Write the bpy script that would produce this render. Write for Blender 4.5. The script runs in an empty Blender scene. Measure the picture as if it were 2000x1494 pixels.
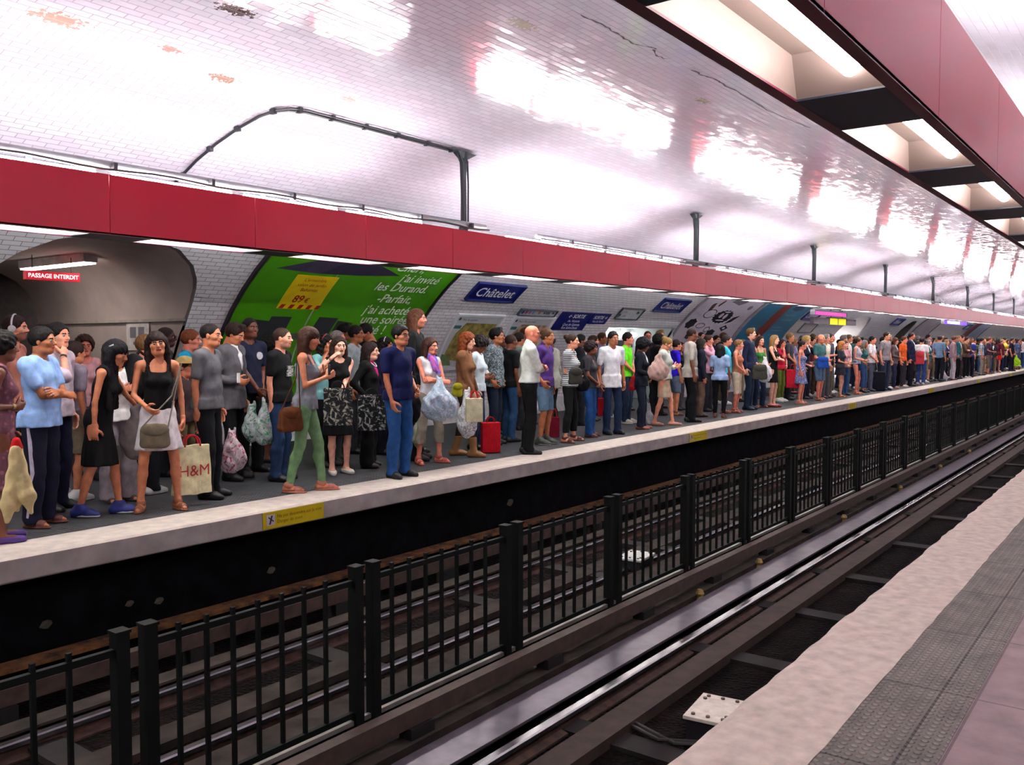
import bpy, bmesh, math, random
import numpy as np
from mathutils import Vector, Matrix

# ------------------------------------------------------------ camera, world, exposure
S = bpy.context.scene
C = S.collection
PI = math.pi
_f, _pitch = 1731.0, math.atan(79 / 1731)
_psi = math.atan(1298 / 1731 * math.cos(_pitch))
cd = bpy.data.cameras.new('camera'); cam = bpy.data.objects.new('camera', cd); C.objects.link(cam)
cd.sensor_width = 36; cd.lens = _f / 2000 * 36; cd.clip_start = .05; cd.clip_end = 400
cam.location = (0, 0, 1.57)
cam.rotation_euler = (PI / 2 - _pitch, 0, _psi - PI / 2)
S.camera = cam
w = bpy.data.worlds.new('world'); S.world = w; w.use_nodes = True
w.node_tree.nodes['Background'].inputs[0].default_value = (.02, .018, .02, 1)
w.node_tree.nodes['Background'].inputs[1].default_value = .3
S.view_settings.view_transform = 'Standard'; S.view_settings.look = 'None'
S.view_settings.gamma = 1; S.view_settings.use_curve_mapping = False
S.view_settings.exposure = 0.75
random.seed(7); rng = np.random.default_rng(7)
TUBE_DOWN, TUBE_UP = 54.0, 92.0          # strength of the lamp tubes under and on top of the beams
X0, X1 = -9.0, 104.0                       # the station from end to end
YC, ZC, RA, RB = 4.105, .4, 7.4, 3.92      # the elliptical vault
YN, YF = 1.48, 6.73                        # the two platform edges

# ------------------------------------------------------------ materials
def lin(c):
    if isinstance(c, str):
        c = [int(c[i:i + 2], 16) / 255 for i in (0, 2, 4)]
    return tuple((v / 12.92 if v <= .04045 else ((v + .055) / 1.055) ** 2.4) for v in c) + (1.,)
_M = {}
def base(name):
    m = bpy.data.materials.new(name); m.use_nodes = True
    return m, m.node_tree, m.node_tree.nodes, m.node_tree.links, m.node_tree.nodes['Principled BSDF']
def ramp(N, L, fac, stops):
    r = N.new('ShaderNodeValToRGB'); L.new(fac, r.inputs[0])
    e = r.color_ramp.elements
    while len(e) < len(stops): e.new(.5)
    for i, (p, c) in enumerate(stops):
        e[i].position = p; e[i].color = lin(c) if isinstance(c, str) else c
    return r.outputs[0]
def mathn(N, L, op, a, b=None, c=None):
    n = N.new('ShaderNodeMath'); n.operation = op
    for i, v in enumerate((a, b, c)):
        if v is None: continue
        if isinstance(v, (int, float)): n.inputs[i].default_value = v
        else: L.new(v, n.inputs[i])
    return n.outputs[0]
def mat(c, rough=.6, metal=0., noise=.12, scale=8., bump=.0, coat=0., name=None):
    """plain surface: a colour broken up by a little procedural noise"""
    key = ('m', c, rough, metal, noise, scale, bump, coat)
    if key in _M: return _M[key]
    m, T, N, L, B = base(name or 'surface_' + str(c))
    tc = N.new('ShaderNodeTexCoord'); nz = N.new('ShaderNodeTexNoise'); nz.inputs['Scale'].default_value = scale
    nz.inputs['Detail'].default_value = 5; L.new(tc.outputs['Object'], nz.inputs['Vector'])
    l = lin(c); a = tuple(max(0, v * (1 - noise * 2)) for v in l[:3]) + (1,); b = tuple(min(1, v * (1 + noise)) for v in l[:3]) + (1,)
    L.new(ramp(N, L, nz.outputs['Fac'], [(.3, a), (.7, b)]), B.inputs['Base Color'])
    B.inputs['Roughness'].default_value = rough; B.inputs['Metallic'].default_value = metal
    B.inputs['Coat Weight'].default_value = coat
    if bump:
        bp = N.new('ShaderNodeBump'); bp.inputs['Strength'].default_value = bump; bp.inputs['Distance'].default_value = .02
        L.new(nz.outputs['Fac'], bp.inputs['Height']); L.new(bp.outputs[0], B.inputs['Normal'])
    _M[key] = m
    return m
def glow(c, s):
    key = ('g', c, s)
    if key not in _M:
        m, T, N, L, B = base('lit_' + c)
        B.inputs['Base Color'].default_value = lin(c); B.inputs['Emission Color'].default_value = lin(c)
        B.inputs['Emission Strength'].default_value = s
        _M[key] = m
    return _M[key]
def cloth(c, pat=None, c2='ffffff', rough=.85):
    """woven cloth: fine noise, folds as bump, optional printed pattern"""
    key = ('c', c, pat, c2, rough)
    if key in _M: return _M[key]
    m, T, N, L, B = base('cloth_' + c + (pat or ''))
    tc = N.new('ShaderNodeTexCoord')
    nz = N.new('ShaderNodeTexNoise'); nz.inputs['Scale'].default_value = 14; nz.inputs['Detail'].default_value = 6
    L.new(tc.outputs['Object'], nz.inputs['Vector'])
    l = lin(c); a = tuple(v * .72 for v in l[:3]) + (1,); b = tuple(min(1, v * 1.15) for v in l[:3]) + (1,)
    col = ramp(N, L, nz.outputs['Fac'], [(.3, a), (.7, b)])
    if pat:
        mx = N.new('ShaderNodeMix'); mx.data_type = 'RGBA'
        if pat in ('stripes', 'widestripes'):
            wv = N.new('ShaderNodeTexWave'); wv.bands_direction = 'Z'; wv.inputs['Scale'].default_value = 11 if pat == 'stripes' else 4
            wv.inputs['Distortion'].default_value = .4
            L.new(tc.outputs['Object'], wv.inputs['Vector']); fac = ramp(N, L, wv.outputs['Fac'], [(.45, (0,) * 3 + (1,)), (.55, (1,) * 4)])
        elif pat == 'flecks':
            n2 = N.new('ShaderNodeTexNoise'); n2.inputs['Scale'].default_value = 38; n2.inputs['Detail'].default_value = 3
            n2.inputs['Distortion'].default_value = 1.5
            L.new(tc.outputs['Object'], n2.inputs['Vector']); fac = ramp(N, L, n2.outputs['Fac'], [(.48, (0,) * 3 + (1,)), (.56, (1,) * 4)])
        elif pat == 'blotches':
            n2 = N.new('ShaderNodeTexNoise'); n2.inputs['Scale'].default_value = 13; n2.inputs['Detail'].default_value = 4
            n2.inputs['Distortion'].default_value = 2
            L.new(tc.outputs['Object'], n2.inputs['Vector']); fac = ramp(N, L, n2.outputs['Fac'], [(.5, (0,) * 3 + (1,)), (.6, (1,) * 4)])
        else:   # flowers
            n2 = N.new('ShaderNodeTexVoronoi'); n2.inputs['Scale'].default_value = 24
            L.new(tc.outputs['Object'], n2.inputs['Vector']); fac = ramp(N, L, n2.outputs['Distance'], [(.3, (1,) * 4), (.42, (0,) * 3 + (1,))])
        L.new(fac, mx.inputs[0]); L.new(col, mx.inputs[6]); mx.inputs[7].default_value = lin(c2); col = mx.outputs[2]
    L.new(col, B.inputs['Base Color']); B.inputs['Roughness'].default_value = rough
    B.inputs['Specular IOR Level'].default_value = .25
    n3 = N.new('ShaderNodeTexNoise'); n3.inputs['Scale'].default_value = 9; n3.inputs['Detail'].default_value = 3; n3.inputs['Distortion'].default_value = 1.2
    mp = N.new('ShaderNodeMapping'); mp.inputs['Scale'].default_value = (1, 1, .45)
    L.new(tc.outputs['Object'], mp.inputs[0]); L.new(mp.outputs[0], n3.inputs['Vector'])
    bp = N.new('ShaderNodeBump'); bp.inputs['Strength'].default_value = .55; bp.inputs['Distance'].default_value = .02
    L.new(n3.outputs['Fac'], bp.inputs['Height']); L.new(bp.outputs[0], B.inputs['Normal'])
    _M[key] = m
    return m
def skinm(c):
    key = ('s', c)
    if key not in _M:
        m, T, N, L, B = base('skin_' + c)
        tc = N.new('ShaderNodeTexCoord'); nz = N.new('ShaderNodeTexNoise'); nz.inputs['Scale'].default_value = 18
        L.new(tc.outputs['Object'], nz.inputs['Vector']); l = lin(c)
        a = (l[0] * .85, l[1] * .74, l[2] * .7, 1); b = (min(1, l[0] * 1.1), l[1] * 1.08, l[2] * 1.08, 1)
        L.new(ramp(N, L, nz.outputs['Fac'], [(.3, a), (.7, b)]), B.inputs['Base Color'])
        B.inputs['Roughness'].default_value = .5; B.inputs['Subsurface Weight'].default_value = 0
        _M[key] = m
    return _M[key]
def hairm(c):
    key = ('h', c)
    if key not in _M:
        m, T, N, L, B = base('hair_' + c)
        tc = N.new('ShaderNodeTexCoord'); mp = N.new('ShaderNodeMapping'); mp.inputs['Scale'].default_value = (60, 60, 6)
        nz = N.new('ShaderNodeTexNoise'); nz.inputs['Scale'].default_value = 1.5; nz.inputs['Detail'].default_value = 4
        L.new(tc.outputs['Object'], mp.inputs[0]); L.new(mp.outputs[0], nz.inputs['Vector']); l = lin(c)
        a = tuple(v * .55 for v in l[:3]) + (1,); b = tuple(min(1, v * 1.2) for v in l[:3]) + (1,)
        L.new(ramp(N, L, nz.outputs['Fac'], [(.35, a), (.68, b)]), B.inputs['Base Color'])
        B.inputs['Roughness'].default_value = .6; B.inputs['Specular IOR Level'].default_value = .18
        bp = N.new('ShaderNodeBump'); bp.inputs['Strength'].default_value = .6; bp.inputs['Distance'].default_value = .01
        L.new(nz.outputs['Fac'], bp.inputs['Height']); L.new(bp.outputs[0], B.inputs['Normal'])
        _M[key] = m
    return _M[key]
def tiles(bw, bh, c, gap_c, rough, tilt, bumpd, mortar=.004, squash=.5, stains=()):
    """glazed wall tiles laid in running bond: every tile sits at its own slight angle"""
    m, T, N, L, B = base('glazed_tiles')
    uv = N.new('ShaderNodeUVMap'); uv.uv_map = 'UVMap'
    br = N.new('ShaderNodeTexBrick'); L.new(uv.outputs[0], br.inputs['Vector'])
    br.inputs['Scale'].default_value = 1; br.inputs['Brick Width'].default_value = bw; br.inputs['Row Height'].default_value = bh
    br.inputs['Mortar Size'].default_value = mortar; br.inputs['Mortar Smooth'].default_value = .3; br.offset = squash
    br.inputs['Color1'].default_value = (0, 0, 0, 1); br.inputs['Color2'].default_value = (1, 1, 1, 1); br.inputs['Mortar'].default_value = (.5, .5, .5, 1)
    rnd = N.new('ShaderNodeSeparateColor'); L.new(br.outputs['Color'], rnd.inputs[0]); r = rnd.outputs[0]
    col = ramp(N, L, r, [(0., c), (1., tuple(min(1, v * 1.12) for v in lin(c)[:3]) + (1,))])
    mx = N.new('ShaderNodeMix'); mx.data_type = 'RGBA'; L.new(br.outputs['Fac'], mx.inputs[0]); L.new(col, mx.inputs[6]); mx.inputs[7].default_value = lin(gap_c)
    out = mx.outputs[2]
    geo = N.new('ShaderNodeNewGeometry')
    nd = N.new('ShaderNodeTexNoise'); nd.inputs['Scale'].default_value = 26; L.new(geo.outputs['Position'], nd.inputs['Vector'])
    for (x, y, z, rad, sc) in stains:      # places where the glaze has come off or water has run
        vm = N.new('ShaderNodeVectorMath'); vm.operation = 'SUBTRACT'; L.new(geo.outputs['Position'], vm.inputs[0]); vm.inputs[1].default_value = (x, y, z)
        ml = N.new('ShaderNodeVectorMath'); ml.operation = 'MULTIPLY'; L.new(vm.outputs[0], ml.inputs[0]); ml.inputs[1].default_value = (.45, 1, 1)
        ln = N.new('ShaderNodeVectorMath'); ln.operation = 'LENGTH'; L.new(ml.outputs[0], ln.inputs[0])
        d = mathn(N, L, 'ADD', ln.outputs['Value'], mathn(N, L, 'MULTIPLY', mathn(N, L, 'SUBTRACT', nd.outputs['Fac'], .5), rad * 3))
        k = mathn(N, L, 'LESS_THAN', d, rad)
        m2 = N.new('ShaderNodeMix'); m2.data_type = 'RGBA'; L.new(k, m2.inputs[0]); L.new(out, m2.inputs[6]); m2.inputs[7].default_value = lin(sc); out = m2.outputs[2]
    L.new(out, B.inputs['Base Color'])
    # normal: own tilt of the tile + mortar groove
    wn = N.new('ShaderNodeTexWhiteNoise'); wn.noise_dimensions = '1D'; L.new(r, wn.inputs['W'])
    sb = N.new('ShaderNodeVectorMath'); sb.operation = 'SUBTRACT'; L.new(wn.outputs['Color'], sb.inputs[0]); sb.inputs[1].default_value = (.5, .5, .5)
    sc_ = N.new('ShaderNodeVectorMath'); sc_.operation = 'SCALE'; L.new(sb.outputs[0], sc_.inputs[0]); sc_.inputs['Scale'].default_value = tilt
    n2 = N.new('ShaderNodeTexNoise'); n2.inputs['Scale'].default_value = 2.2; n2.inputs['Detail'].default_value = 2; L.new(geo.outputs['Position'], n2.inputs['Vector'])
    b2 = N.new('ShaderNodeBump'); b2.inputs['Strength'].default_value = .12; b2.inputs['Distance'].default_value = .02; L.new(n2.outputs['Fac'], b2.inputs['Height'])
    ad = N.new('ShaderNodeVectorMath'); ad.operation = 'ADD'; L.new(b2.outputs[0], ad.inputs[0]); L.new(sc_.outputs[0], ad.inputs[1])
    nn = N.new('ShaderNodeVectorMath'); nn.operation = 'NORMALIZE'; L.new(ad.outputs[0], nn.inputs[0])
    bp = N.new('ShaderNodeBump'); bp.inputs['Strength'].default_value = .6; bp.inputs['Distance'].default_value = bumpd; bp.invert = True
    L.new(br.outputs['Fac'], bp.inputs['Height']); L.new(nn.outputs[0], bp.inputs['Normal']); L.new(bp.outputs[0], B.inputs['Normal'])
    L.new(ramp(N, L, br.outputs['Fac'], [(0., (rough,) * 3 + (1,)), (1., (.8,) * 3 + (1,))]), B.inputs['Roughness'])
    B.inputs['Specular IOR Level'].default_value = .6
    return m

# ------------------------------------------------------------ mesh building
class MB:
    def __init__(s): s.v = []; s.f = []; s.m = []
    def add(s, vs, fs, mi=0):
        n = len(s.v); s.v += [tuple(map(float, v)) for v in vs]; s.f += [tuple(n + i for i in f) for f in fs]; s.m += [mi] * len(fs); return s
    def box(s, x0, x1, y0, y1, z0, z1, mi=0):
        v = [(x, y, z) for x in (x0, x1) for y in (y0, y1) for z in (z0, z1)]
        return s.add(v, [(0, 1, 3, 2), (4, 6, 7, 5), (0, 4, 5, 1), (2, 3, 7, 6), (0, 2, 6, 4), (1, 5, 7, 3)], mi)
    def prism(s, prof, x0, x1, mi=0):      # a (y, z) profile swept along the tunnel
        n = len(prof); v = [(x0, y, z) for y, z in prof] + [(x1, y, z) for y, z in prof]
        f = [(i, (i + 1) % n, n + (i + 1) % n, n + i) for i in range(n)] + [tuple(range(n))[::-1], tuple(range(n, 2 * n))]
        return s.add(v, f, mi)
    def tube(s, pts, r, n=8, mi=0, cap=True):
        P = [Vector(p) for p in pts]; R = r if isinstance(r, (list, tuple)) else [r] * len(P); vs = []; prev = None
        for i, p in enumerate(P):
            d = (P[min(i + 1, len(P) - 1)] - P[max(i - 1, 0)]).normalized()
            a = prev if prev is not None else (Vector((0, 0, 1)) if abs(d.z) < .9 else Vector((1, 0, 0)))
            u = (a - d * a.dot(d)).normalized(); prev = u; q = d.cross(u)
            for k in range(n):
                t = 2 * PI * k / n; vs.append(p + (u * math.cos(t) + q * math.sin(t)) * R[i])
        f = [(i * n + k, i * n + (k + 1) % n, (i + 1) * n + (k + 1) % n, (i + 1) * n + k) for i in range(len(P) - 1) for k in range(n)]
        if cap: f += [tuple(range(n))[::-1], tuple((len(P) - 1) * n + k for k in range(n))]
        return s.add(vs, f, mi)
    def obj(s, name, mats, parent=None, smooth=False, loc=None, bevel=0):
        me = bpy.data.meshes.new(name); me.from_pydata(s.v, [], s.f); me.validate()
        for m in (mats if isinstance(mats, (list, tuple)) else [mats]): me.materials.append(m)
        if len(me.polygons) == len(s.m): me.polygons.foreach_set('material_index', s.m)
        bm = bmesh.new(); bm.from_mesh(me); bmesh.ops.recalc_face_normals(bm, faces=bm.faces); bm.to_mesh(me); bm.free()
        if smooth: me.polygons.foreach_set('use_smooth', [True] * len(me.polygons))
        o = bpy.data.objects.new(name, me); C.objects.link(o)
        if parent: o.parent = parent
        if loc: o.location = loc
        if bevel:
            b = o.modifiers.new('bevel', 'BEVEL'); b.width = bevel; b.segments = 2; b.limit_method = 'ANGLE'
        return o
def tag(o, label, cat, group=None, kind=None):
    o['label'] = label; o['category'] = cat
    if group: o['group'] = group
    if kind: o['kind'] = kind
    return o
def empty(name, loc=(0, 0, 0), rz=0):
    o = bpy.data.objects.new(name, None); C.objects.link(o); o.location = loc; o.rotation_euler = (0, 0, rz); o.empty_display_size = .1
    return o
def struct(o): o['kind'] = 'structure'; return o
def kids(o): return [c for c in bpy.data.objects if c.parent == o]
def copy_tree(o, parent=None, _k=None):
    c = o.copy(); C.objects.link(c)
    if parent: c.parent = parent
    for ch in _k[o.name] if _k else kids(o): copy_tree(ch, c)
    return c

# arc length along the far wall, measured from the platform upwards
_T = np.linspace(-math.asin(ZC / RB), PI / 2, 2000)
_Y, _Z = YC + RA * np.cos(_T), ZC + RB * np.sin(_T)
_SS = np.concatenate([[0], np.cumsum(np.hypot(np.diff(_Y), np.diff(_Z)))])
def s_of_z(z): return float(np.interp(z, _Z, _SS))
def wallp(x, s, off=0.):
    y = np.interp(s, _SS, _Y); z = np.interp(s, _SS, _Z); t = np.interp(s, _SS, _T)
    ny, nz = -np.cos(t) / RA, -np.sin(t) / RB; n = np.hypot(ny, nz)
    return (x, y + ny / n * off, z + nz / n * off)
def wpanel(x0, x1, s0, s1, m, name, parent=None, off=.0, th=.02, n=10):
    """a sheet that follows the curve of the wall"""
    b = MB(); vs = []
    for i in range(n + 1):
        s = s0 + (s1 - s0) * i / n
        vs += [wallp(x0, s, off), wallp(x1, s, off), wallp(x1, s, off + th), wallp(x0, s, off + th)]
    f = [(i * 4 + k, i * 4 + (k + 1) % 4, (i + 1) * 4 + (k + 1) % 4, (i + 1) * 4 + k) for i in range(n) for k in range(4)]
    f += [(3, 2, 1, 0), (n * 4, n * 4 + 1, n * 4 + 2, n * 4 + 3)]
    b.add(vs, f); return b.obj(name, m, parent)
def wshape(polys, m, name, parent, off=.022):
    """flat printed shapes, given as (x, s) outlines, laid on the curved wall"""
    b = MB()
    for k, p in enumerate(polys):
        bm = bmesh.new(); bm.faces.new([bm.verts.new((x, s, 0)) for x, s in p]); s_ = math.floor(min(q[1] for q in p) / .12) * .12 + .12
        while s_ < max(q[1] for q in p) - .004:      # cut into narrow bands so that the print follows the curve
            bmesh.ops.bisect_plane(bm, geom=bm.verts[:] + bm.edges[:] + bm.faces[:], plane_co=(0, s_, 0), plane_no=(0, 1, 0)); s_ += .12
        bm.verts.index_update(); o_ = off + .0004 * (k % 3)
        b.add([wallp(v.co.x, v.co.y, o_) for v in bm.verts], [[v.index for v in f.verts] for f in bm.faces]); bm.free()
    return b.obj(name, m, parent)
def oval(cx, cs, rx, rs, n=18, wob=0., rot=0.):
    out = []
    for i in range(n):
        t = 2 * PI * i / n; k = 1 + wob * (1 if i % 2 else -1)
        a, b = rx * k * math.cos(t), rs * k * math.sin(t)
        out.append((cx + a * math.cos(rot) - b * math.sin(rot), cs + a * math.sin(rot) + b * math.cos(rot)))
    return out
def text_pts(body, size, align='LEFT', bold=0.):
    cu = bpy.data.curves.new('t', 'FONT'); cu.body = body; cu.size = size; cu.align_x = align; cu.offset = bold; cu.resolution_u = 3
    o = bpy.data.objects.new('t', cu); C.objects.link(o); dg = bpy.context.evaluated_depsgraph_get()
    me = o.evaluated_get(dg).to_mesh(); v = [tuple(q.co) for q in me.vertices]; f = [tuple(p.vertices) for p in me.polygons]
    o.to_mesh_clear(); bpy.data.objects.remove(o); bpy.data.curves.remove(cu)
    return v, f
def wtext(body, x, s, size, m, parent, align='LEFT', off=.024, shear=0., bold=0., sx=1., name='lettering'):
    v, f = text_pts(body, size, align, bold)
    b = MB(); b.add([wallp(x + (p[0] + shear * p[1]) * sx, s + p[1], off) for p in v], f); return b.obj(name, m, parent)
def ptext(body, M, size, m, parent, align='CENTER', bold=0., name='lettering'):
    v, f = text_pts(body, size, align, bold)
    b = MB(); b.add([tuple(M @ Vector((p[0], p[1], 0))) for p in v], f); return b.obj(name, m, parent)

# ------------------------------------------------------------ the shell of the station
STAINS = [(4.39, 6.02, 4.19, .07, '3a2420'), (3.45, 6.89, 4.03, .08, '8d7468'), (5.02, 7.08, 3.99, .06, '7a6154'), (4.36, 6.86, 4.04, .04, '8d6c62'),
          (6.33, 6.83, 4.04, .04, '9a8a80'), (6.3, 4.6, 4.3, .07, '8b8878'), (9.5, 4.4, 4.3, .06, '8a8a78')]
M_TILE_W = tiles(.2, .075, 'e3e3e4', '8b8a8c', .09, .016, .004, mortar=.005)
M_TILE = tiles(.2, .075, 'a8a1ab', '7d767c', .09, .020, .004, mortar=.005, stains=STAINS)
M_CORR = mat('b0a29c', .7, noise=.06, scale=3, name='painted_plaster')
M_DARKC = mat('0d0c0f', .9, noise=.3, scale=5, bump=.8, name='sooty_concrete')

def shell(name, s0, s1, near=False, side=1):
    """strip of the vault between two arc lengths; one facet for each row of tiles"""
    n = max(2, round((s1 - s0) / .075)); th = .06; vs = []; uv = []
    for i in range(n + 1):
        s = s0 + (s1 - s0) * i / n
        if s <= _SS[-1]: p, q = wallp(0, s, 0), wallp(0, s, -th)
        else:
            p, q = wallp(0, 2 * _SS[-1] - s, 0), wallp(0, 2 * _SS[-1] - s, -th)
            p = (0, 2 * YC - p[1], p[2]); q = (0, 2 * YC - q[1], q[2])
        vs.append((p, q, s))
    v = []; 
    for x in (X0, X1):
        for p, q, s in vs: v += [(x, p[1], p[2]), (x, q[1], q[2])]
    m = 2 * (n + 1); f = []
    for i in range(n):
        a = 2 * i
        f += [(a, a + 2, m + a + 2, m + a), (a + 1, m + a + 1, m + a + 3, a + 3)]
        f += [(a, a + 1, a + 3, a + 2), (m + a, m + a + 2, m + a + 3, m + a + 1)]
    f += [(0, m, m + 1, 1), (2 * n, 2 * n + 1, m + 2 * n + 1, m + 2 * n)]
    me = bpy.data.meshes.new(name); me.from_pydata(v, [], f); bm = bmesh.new(); bm.from_mesh(me)
    bmesh.ops.recalc_face_normals(bm, faces=bm.faces); bm.to_mesh(me); bm.free()
    ul = me.uv_layers.new(name='UVMap'); sv = [t[2] for t in vs]
    for l in me.loops:
        vi = l.vertex_index; c = me.vertices[vi].co; ul.data[l.index].uv = (c.x, sv[(vi % m) // 2])
    me.materials.append(M_TILE); o = bpy.data.objects.new(name, me); C.objects.link(o); return struct(o)
S3 = s_of_z(3.08); STOP = 2 * _SS[-1]
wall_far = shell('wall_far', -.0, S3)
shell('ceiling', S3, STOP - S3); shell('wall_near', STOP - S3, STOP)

def arch(xc, hw, zs, zt):                  # flattened arch outline, (dx, z)
    k = [(0, 1), (.35, .985), (.53, .935), (.757, .77), (.87, .62), (.924, .5), (.965, .33), (.98, .22), (1, 0)]
    right = [(xc + hw * a, zs + (zt - zs) * b) for a, b in k]; left = [(2 * xc - x, z) for x, z in right[1:]]
    return [(xc + hw, -.05)] + right[::-1] + left + [(xc - hw, -.05)]
P1 = arch(5.71, 1.44, 1.80, 2.79)
P2 = arch(37.9, 1.7, 1.85, 2.62)
P3 = arch(46.6, .9, 1.8, 2.6)
NI = [(21.95, -.05), (21.95, 1.94), (18.46, 1.94), (18.46, -.05)]
for P in (P1, P2, P3, NI):
    b = MB(); n = len(P); b.add([(x, 9.2, z) for x, z in P] + [(x, 12.4, z) for x, z in P],
        [(i, (i + 1) % n, n + (i + 1) % n, n + i) for i in range(n)] + [tuple(range(n))[::-1], tuple(range(n, 2 * n))])
    cut = b.obj('cutter', M_CORR)
    md = wall_far.modifiers.new('opening', 'BOOLEAN'); md.object = cut; md.operation = 'DIFFERENCE'; md.solver = 'EXACT'
    dg = bpy.context.evaluated_depsgraph_get(); new = bpy.data.meshes.new_from_object(wall_far.evaluated_get(dg))
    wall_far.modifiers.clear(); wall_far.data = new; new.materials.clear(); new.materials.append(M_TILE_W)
    bpy.data.objects.remove(cut)

def wy(z): return float(wallp(0, s_of_z(max(z, 0)), 0)[1])
def corridor(name, P, y1, m, closed=True, ledge=True):
    """lining of a passage: the outline of its opening carried back from the curved wall"""
    b = MB(); n = len(P); v = [(x, wy(z) + .012, z) for x, z in P] + [(x, y1, z) for x, z in P]
    b.add(v, [(i, i + 1, n + i + 1, n + i) for i in range(n - 1)])
    o = b.obj(name, m, smooth=True)
    return struct(o)
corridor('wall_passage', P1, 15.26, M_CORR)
tb = MB(); tb.box(7.10, 7.152, 11.0, 15.26, 1.86, 1.90); struct(tb.obj('trim_passage', mat('a39a90', .7)))
# wider lobby behind the first passage
lob = MB(); lob.box(1.0, 12.0, 18.4, 18.5, 0, 2.9); lob.box(1.0, 12, 15.26, 18.5, 2.9, 3.0); lob.box(11.9, 12, 15.3, 18.5, 0, 2.9); lob.box(.9, 1.0, 15.3, 18.5, 0, 2.9)
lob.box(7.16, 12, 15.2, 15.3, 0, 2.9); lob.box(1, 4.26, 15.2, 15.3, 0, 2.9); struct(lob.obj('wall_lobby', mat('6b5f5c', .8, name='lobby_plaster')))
M_WHITEC = mat('d9d5d6', .6, noise=.04)
corridor('wall_passage_bright', P2, 15.0, M_WHITEC)
eb = MB(); eb.box(36.2, 39.6, 15.0, 15.1, 0, 2.7); struct(eb.obj('wall_passage_end', M_WHITEC))
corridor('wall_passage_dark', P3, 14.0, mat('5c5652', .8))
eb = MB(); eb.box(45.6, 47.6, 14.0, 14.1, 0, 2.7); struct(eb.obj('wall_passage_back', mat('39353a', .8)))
# recess with a lit counter in the wall
ni = MB(); ni.box(18.46, 21.95, 12.3, 12.36, 0, 1.98); ni.box(18.46, 21.95, 10.92, 12.3, 1.94, 1.98)
ni.box(18.42, 18.46, 11.0, 12.3, 0, 1.94); ni.box(21.95, 21.99, 11.0, 12.3, 0, 1.94)
struct(ni.obj('wall_recess', mat('a7adab', .5, noise=.05)))
cn = empty('counter_window', (20.4, 12.25, 0)); tag(cn, 'dark counter window with bright round lamps in the grey wall recess', 'counter')
b = MB(); b.box(-1.35, 1.5, -.06, .04, .55, 1.62); b.obj('window_pane', mat('15171c', .15, noise=.02), cn)
b = MB(); b.box(-1.42, 1.56, -.09, .05, .45, .55); b.box(-1.42, -1.35, -.08, .04, .55, 1.66); b.box(1.5, 1.56, -.08, .04, .55, 1.66); b.box(-1.42, 1.56, -.08, .04, 1.62, 1.66); b.obj('window_frame', mat('a8aeb0', .4, .6), cn)
for i, x in enumerate((-.95, -.2, .55, 1.2)):
    b = MB(); b.tube([(x, -.22, 1.83), (x, -.22, 1.74), (x, -.22, 1.70)], [.10, .14, .05], 14); b.obj('round_lamp', glow('ffffff', 9), cn)
    b = MB(); b.tube([(x, -.22, 1.94), (x, -.22, 1.83)], .02, 8); b.obj('lamp_stem', mat('777777', .5), cn)

# floors
def slabmat(c1, c2, tw, th, gap, rough=.75, dots=0, x0=0.):
    m, T, N, L, B = base('paving'); geo = N.new('ShaderNodeNewGeometry'); br = N.new('ShaderNodeTexBrick')
    mp = N.new('ShaderNodeMapping'); mp.inputs['Location'].default_value = (-x0, 0, 0); L.new(geo.outputs['Position'], mp.inputs[0])
    L.new(mp.outputs[0], br.inputs['Vector']); br.inputs['Scale'].default_value = 1
    br.inputs['Brick Width'].default_value = tw; br.inputs['Row Height'].default_value = th; br.offset = 0
    br.inputs['Mortar Size'].default_value = .006; br.inputs['Color1'].default_value = lin(c1); br.inputs['Color2'].default_value = lin(c2); br.inputs['Mortar'].default_value = lin(gap)
    nz = N.new('ShaderNodeTexNoise'); nz.inputs['Scale'].default_value = 6; nz.inputs['Detail'].default_value = 8; L.new(geo.outputs['Position'], nz.inputs['Vector'])
    mx = N.new('ShaderNodeMix'); mx.data_type = 'RGBA'; mx.blend_type = 'MULTIPLY'; mx.inputs[0].default_value = .8
    L.new(br.outputs['Color'], mx.inputs[6]); L.new(ramp(N, L, nz.outputs['Fac'], [(.25, '9a9a9a'), (.7, 'ffffff')]), mx.inputs[7])
    L.new(mx.outputs[2], B.inputs['Base Color']); B.inputs['Roughness'].default_value = rough
    bp = N.new('ShaderNodeBump'); bp.inputs['Strength'].default_value = .5; bp.inputs['Distance'].default_value = .01
    h = nz.outputs['Fac']
    if dots:
        vo = N.new('ShaderNodeTexVoronoi'); vo.inputs['Randomness'].default_value = 0; vo.inputs['Scale'].default_value = dots; L.new(geo.outputs['Position'], vo.inputs['Vector'])
        h = ramp(N, L, vo.outputs['Distance'], [(.25, (1,) * 4), (.4, (0,) * 3 + (1,))]); bp.inputs['Strength'].default_value = .9
        m3 = N.new('ShaderNodeMix'); m3.data_type = 'RGBA'; m3.blend_type = 'MULTIPLY'; m3.inputs[0].default_value = .35; L.new(mx.outputs[2], m3.inputs[6]); L.new(h, m3.inputs[7]); L.new(m3.outputs[2], B.inputs['Base Color'])
    L.new(h, bp.inputs['Height']); L.new(bp.outputs[0], B.inputs['Normal'])
    return m
M_ASPH = slabmat('3a3c40', '404246', 60, 60, '303030', .7)
M_TACT_F = slabmat('55575a', '5b5d60', .42, .4, '3a3a3a', .7, 22)
M_TACT_N = slabmat('857c74', '8d847c', .92, .4, '4b413d', .7, 24, 5.21 - .92 * 8)
M_PINK = slabmat('876c6f', '8f7477', .92, .66, '5a4044', .55, 0, 5.21 - .92 * 8)
M_NOSE = mat('c9bfb4', .8, noise=.09, scale=9, bump=.5, name='nosing_stone')
b = MB(); b.box(X0, X1, 7.62, 11.5, -.3, 0); struct(b.obj('floor_far_platform', M_ASPH))
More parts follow.
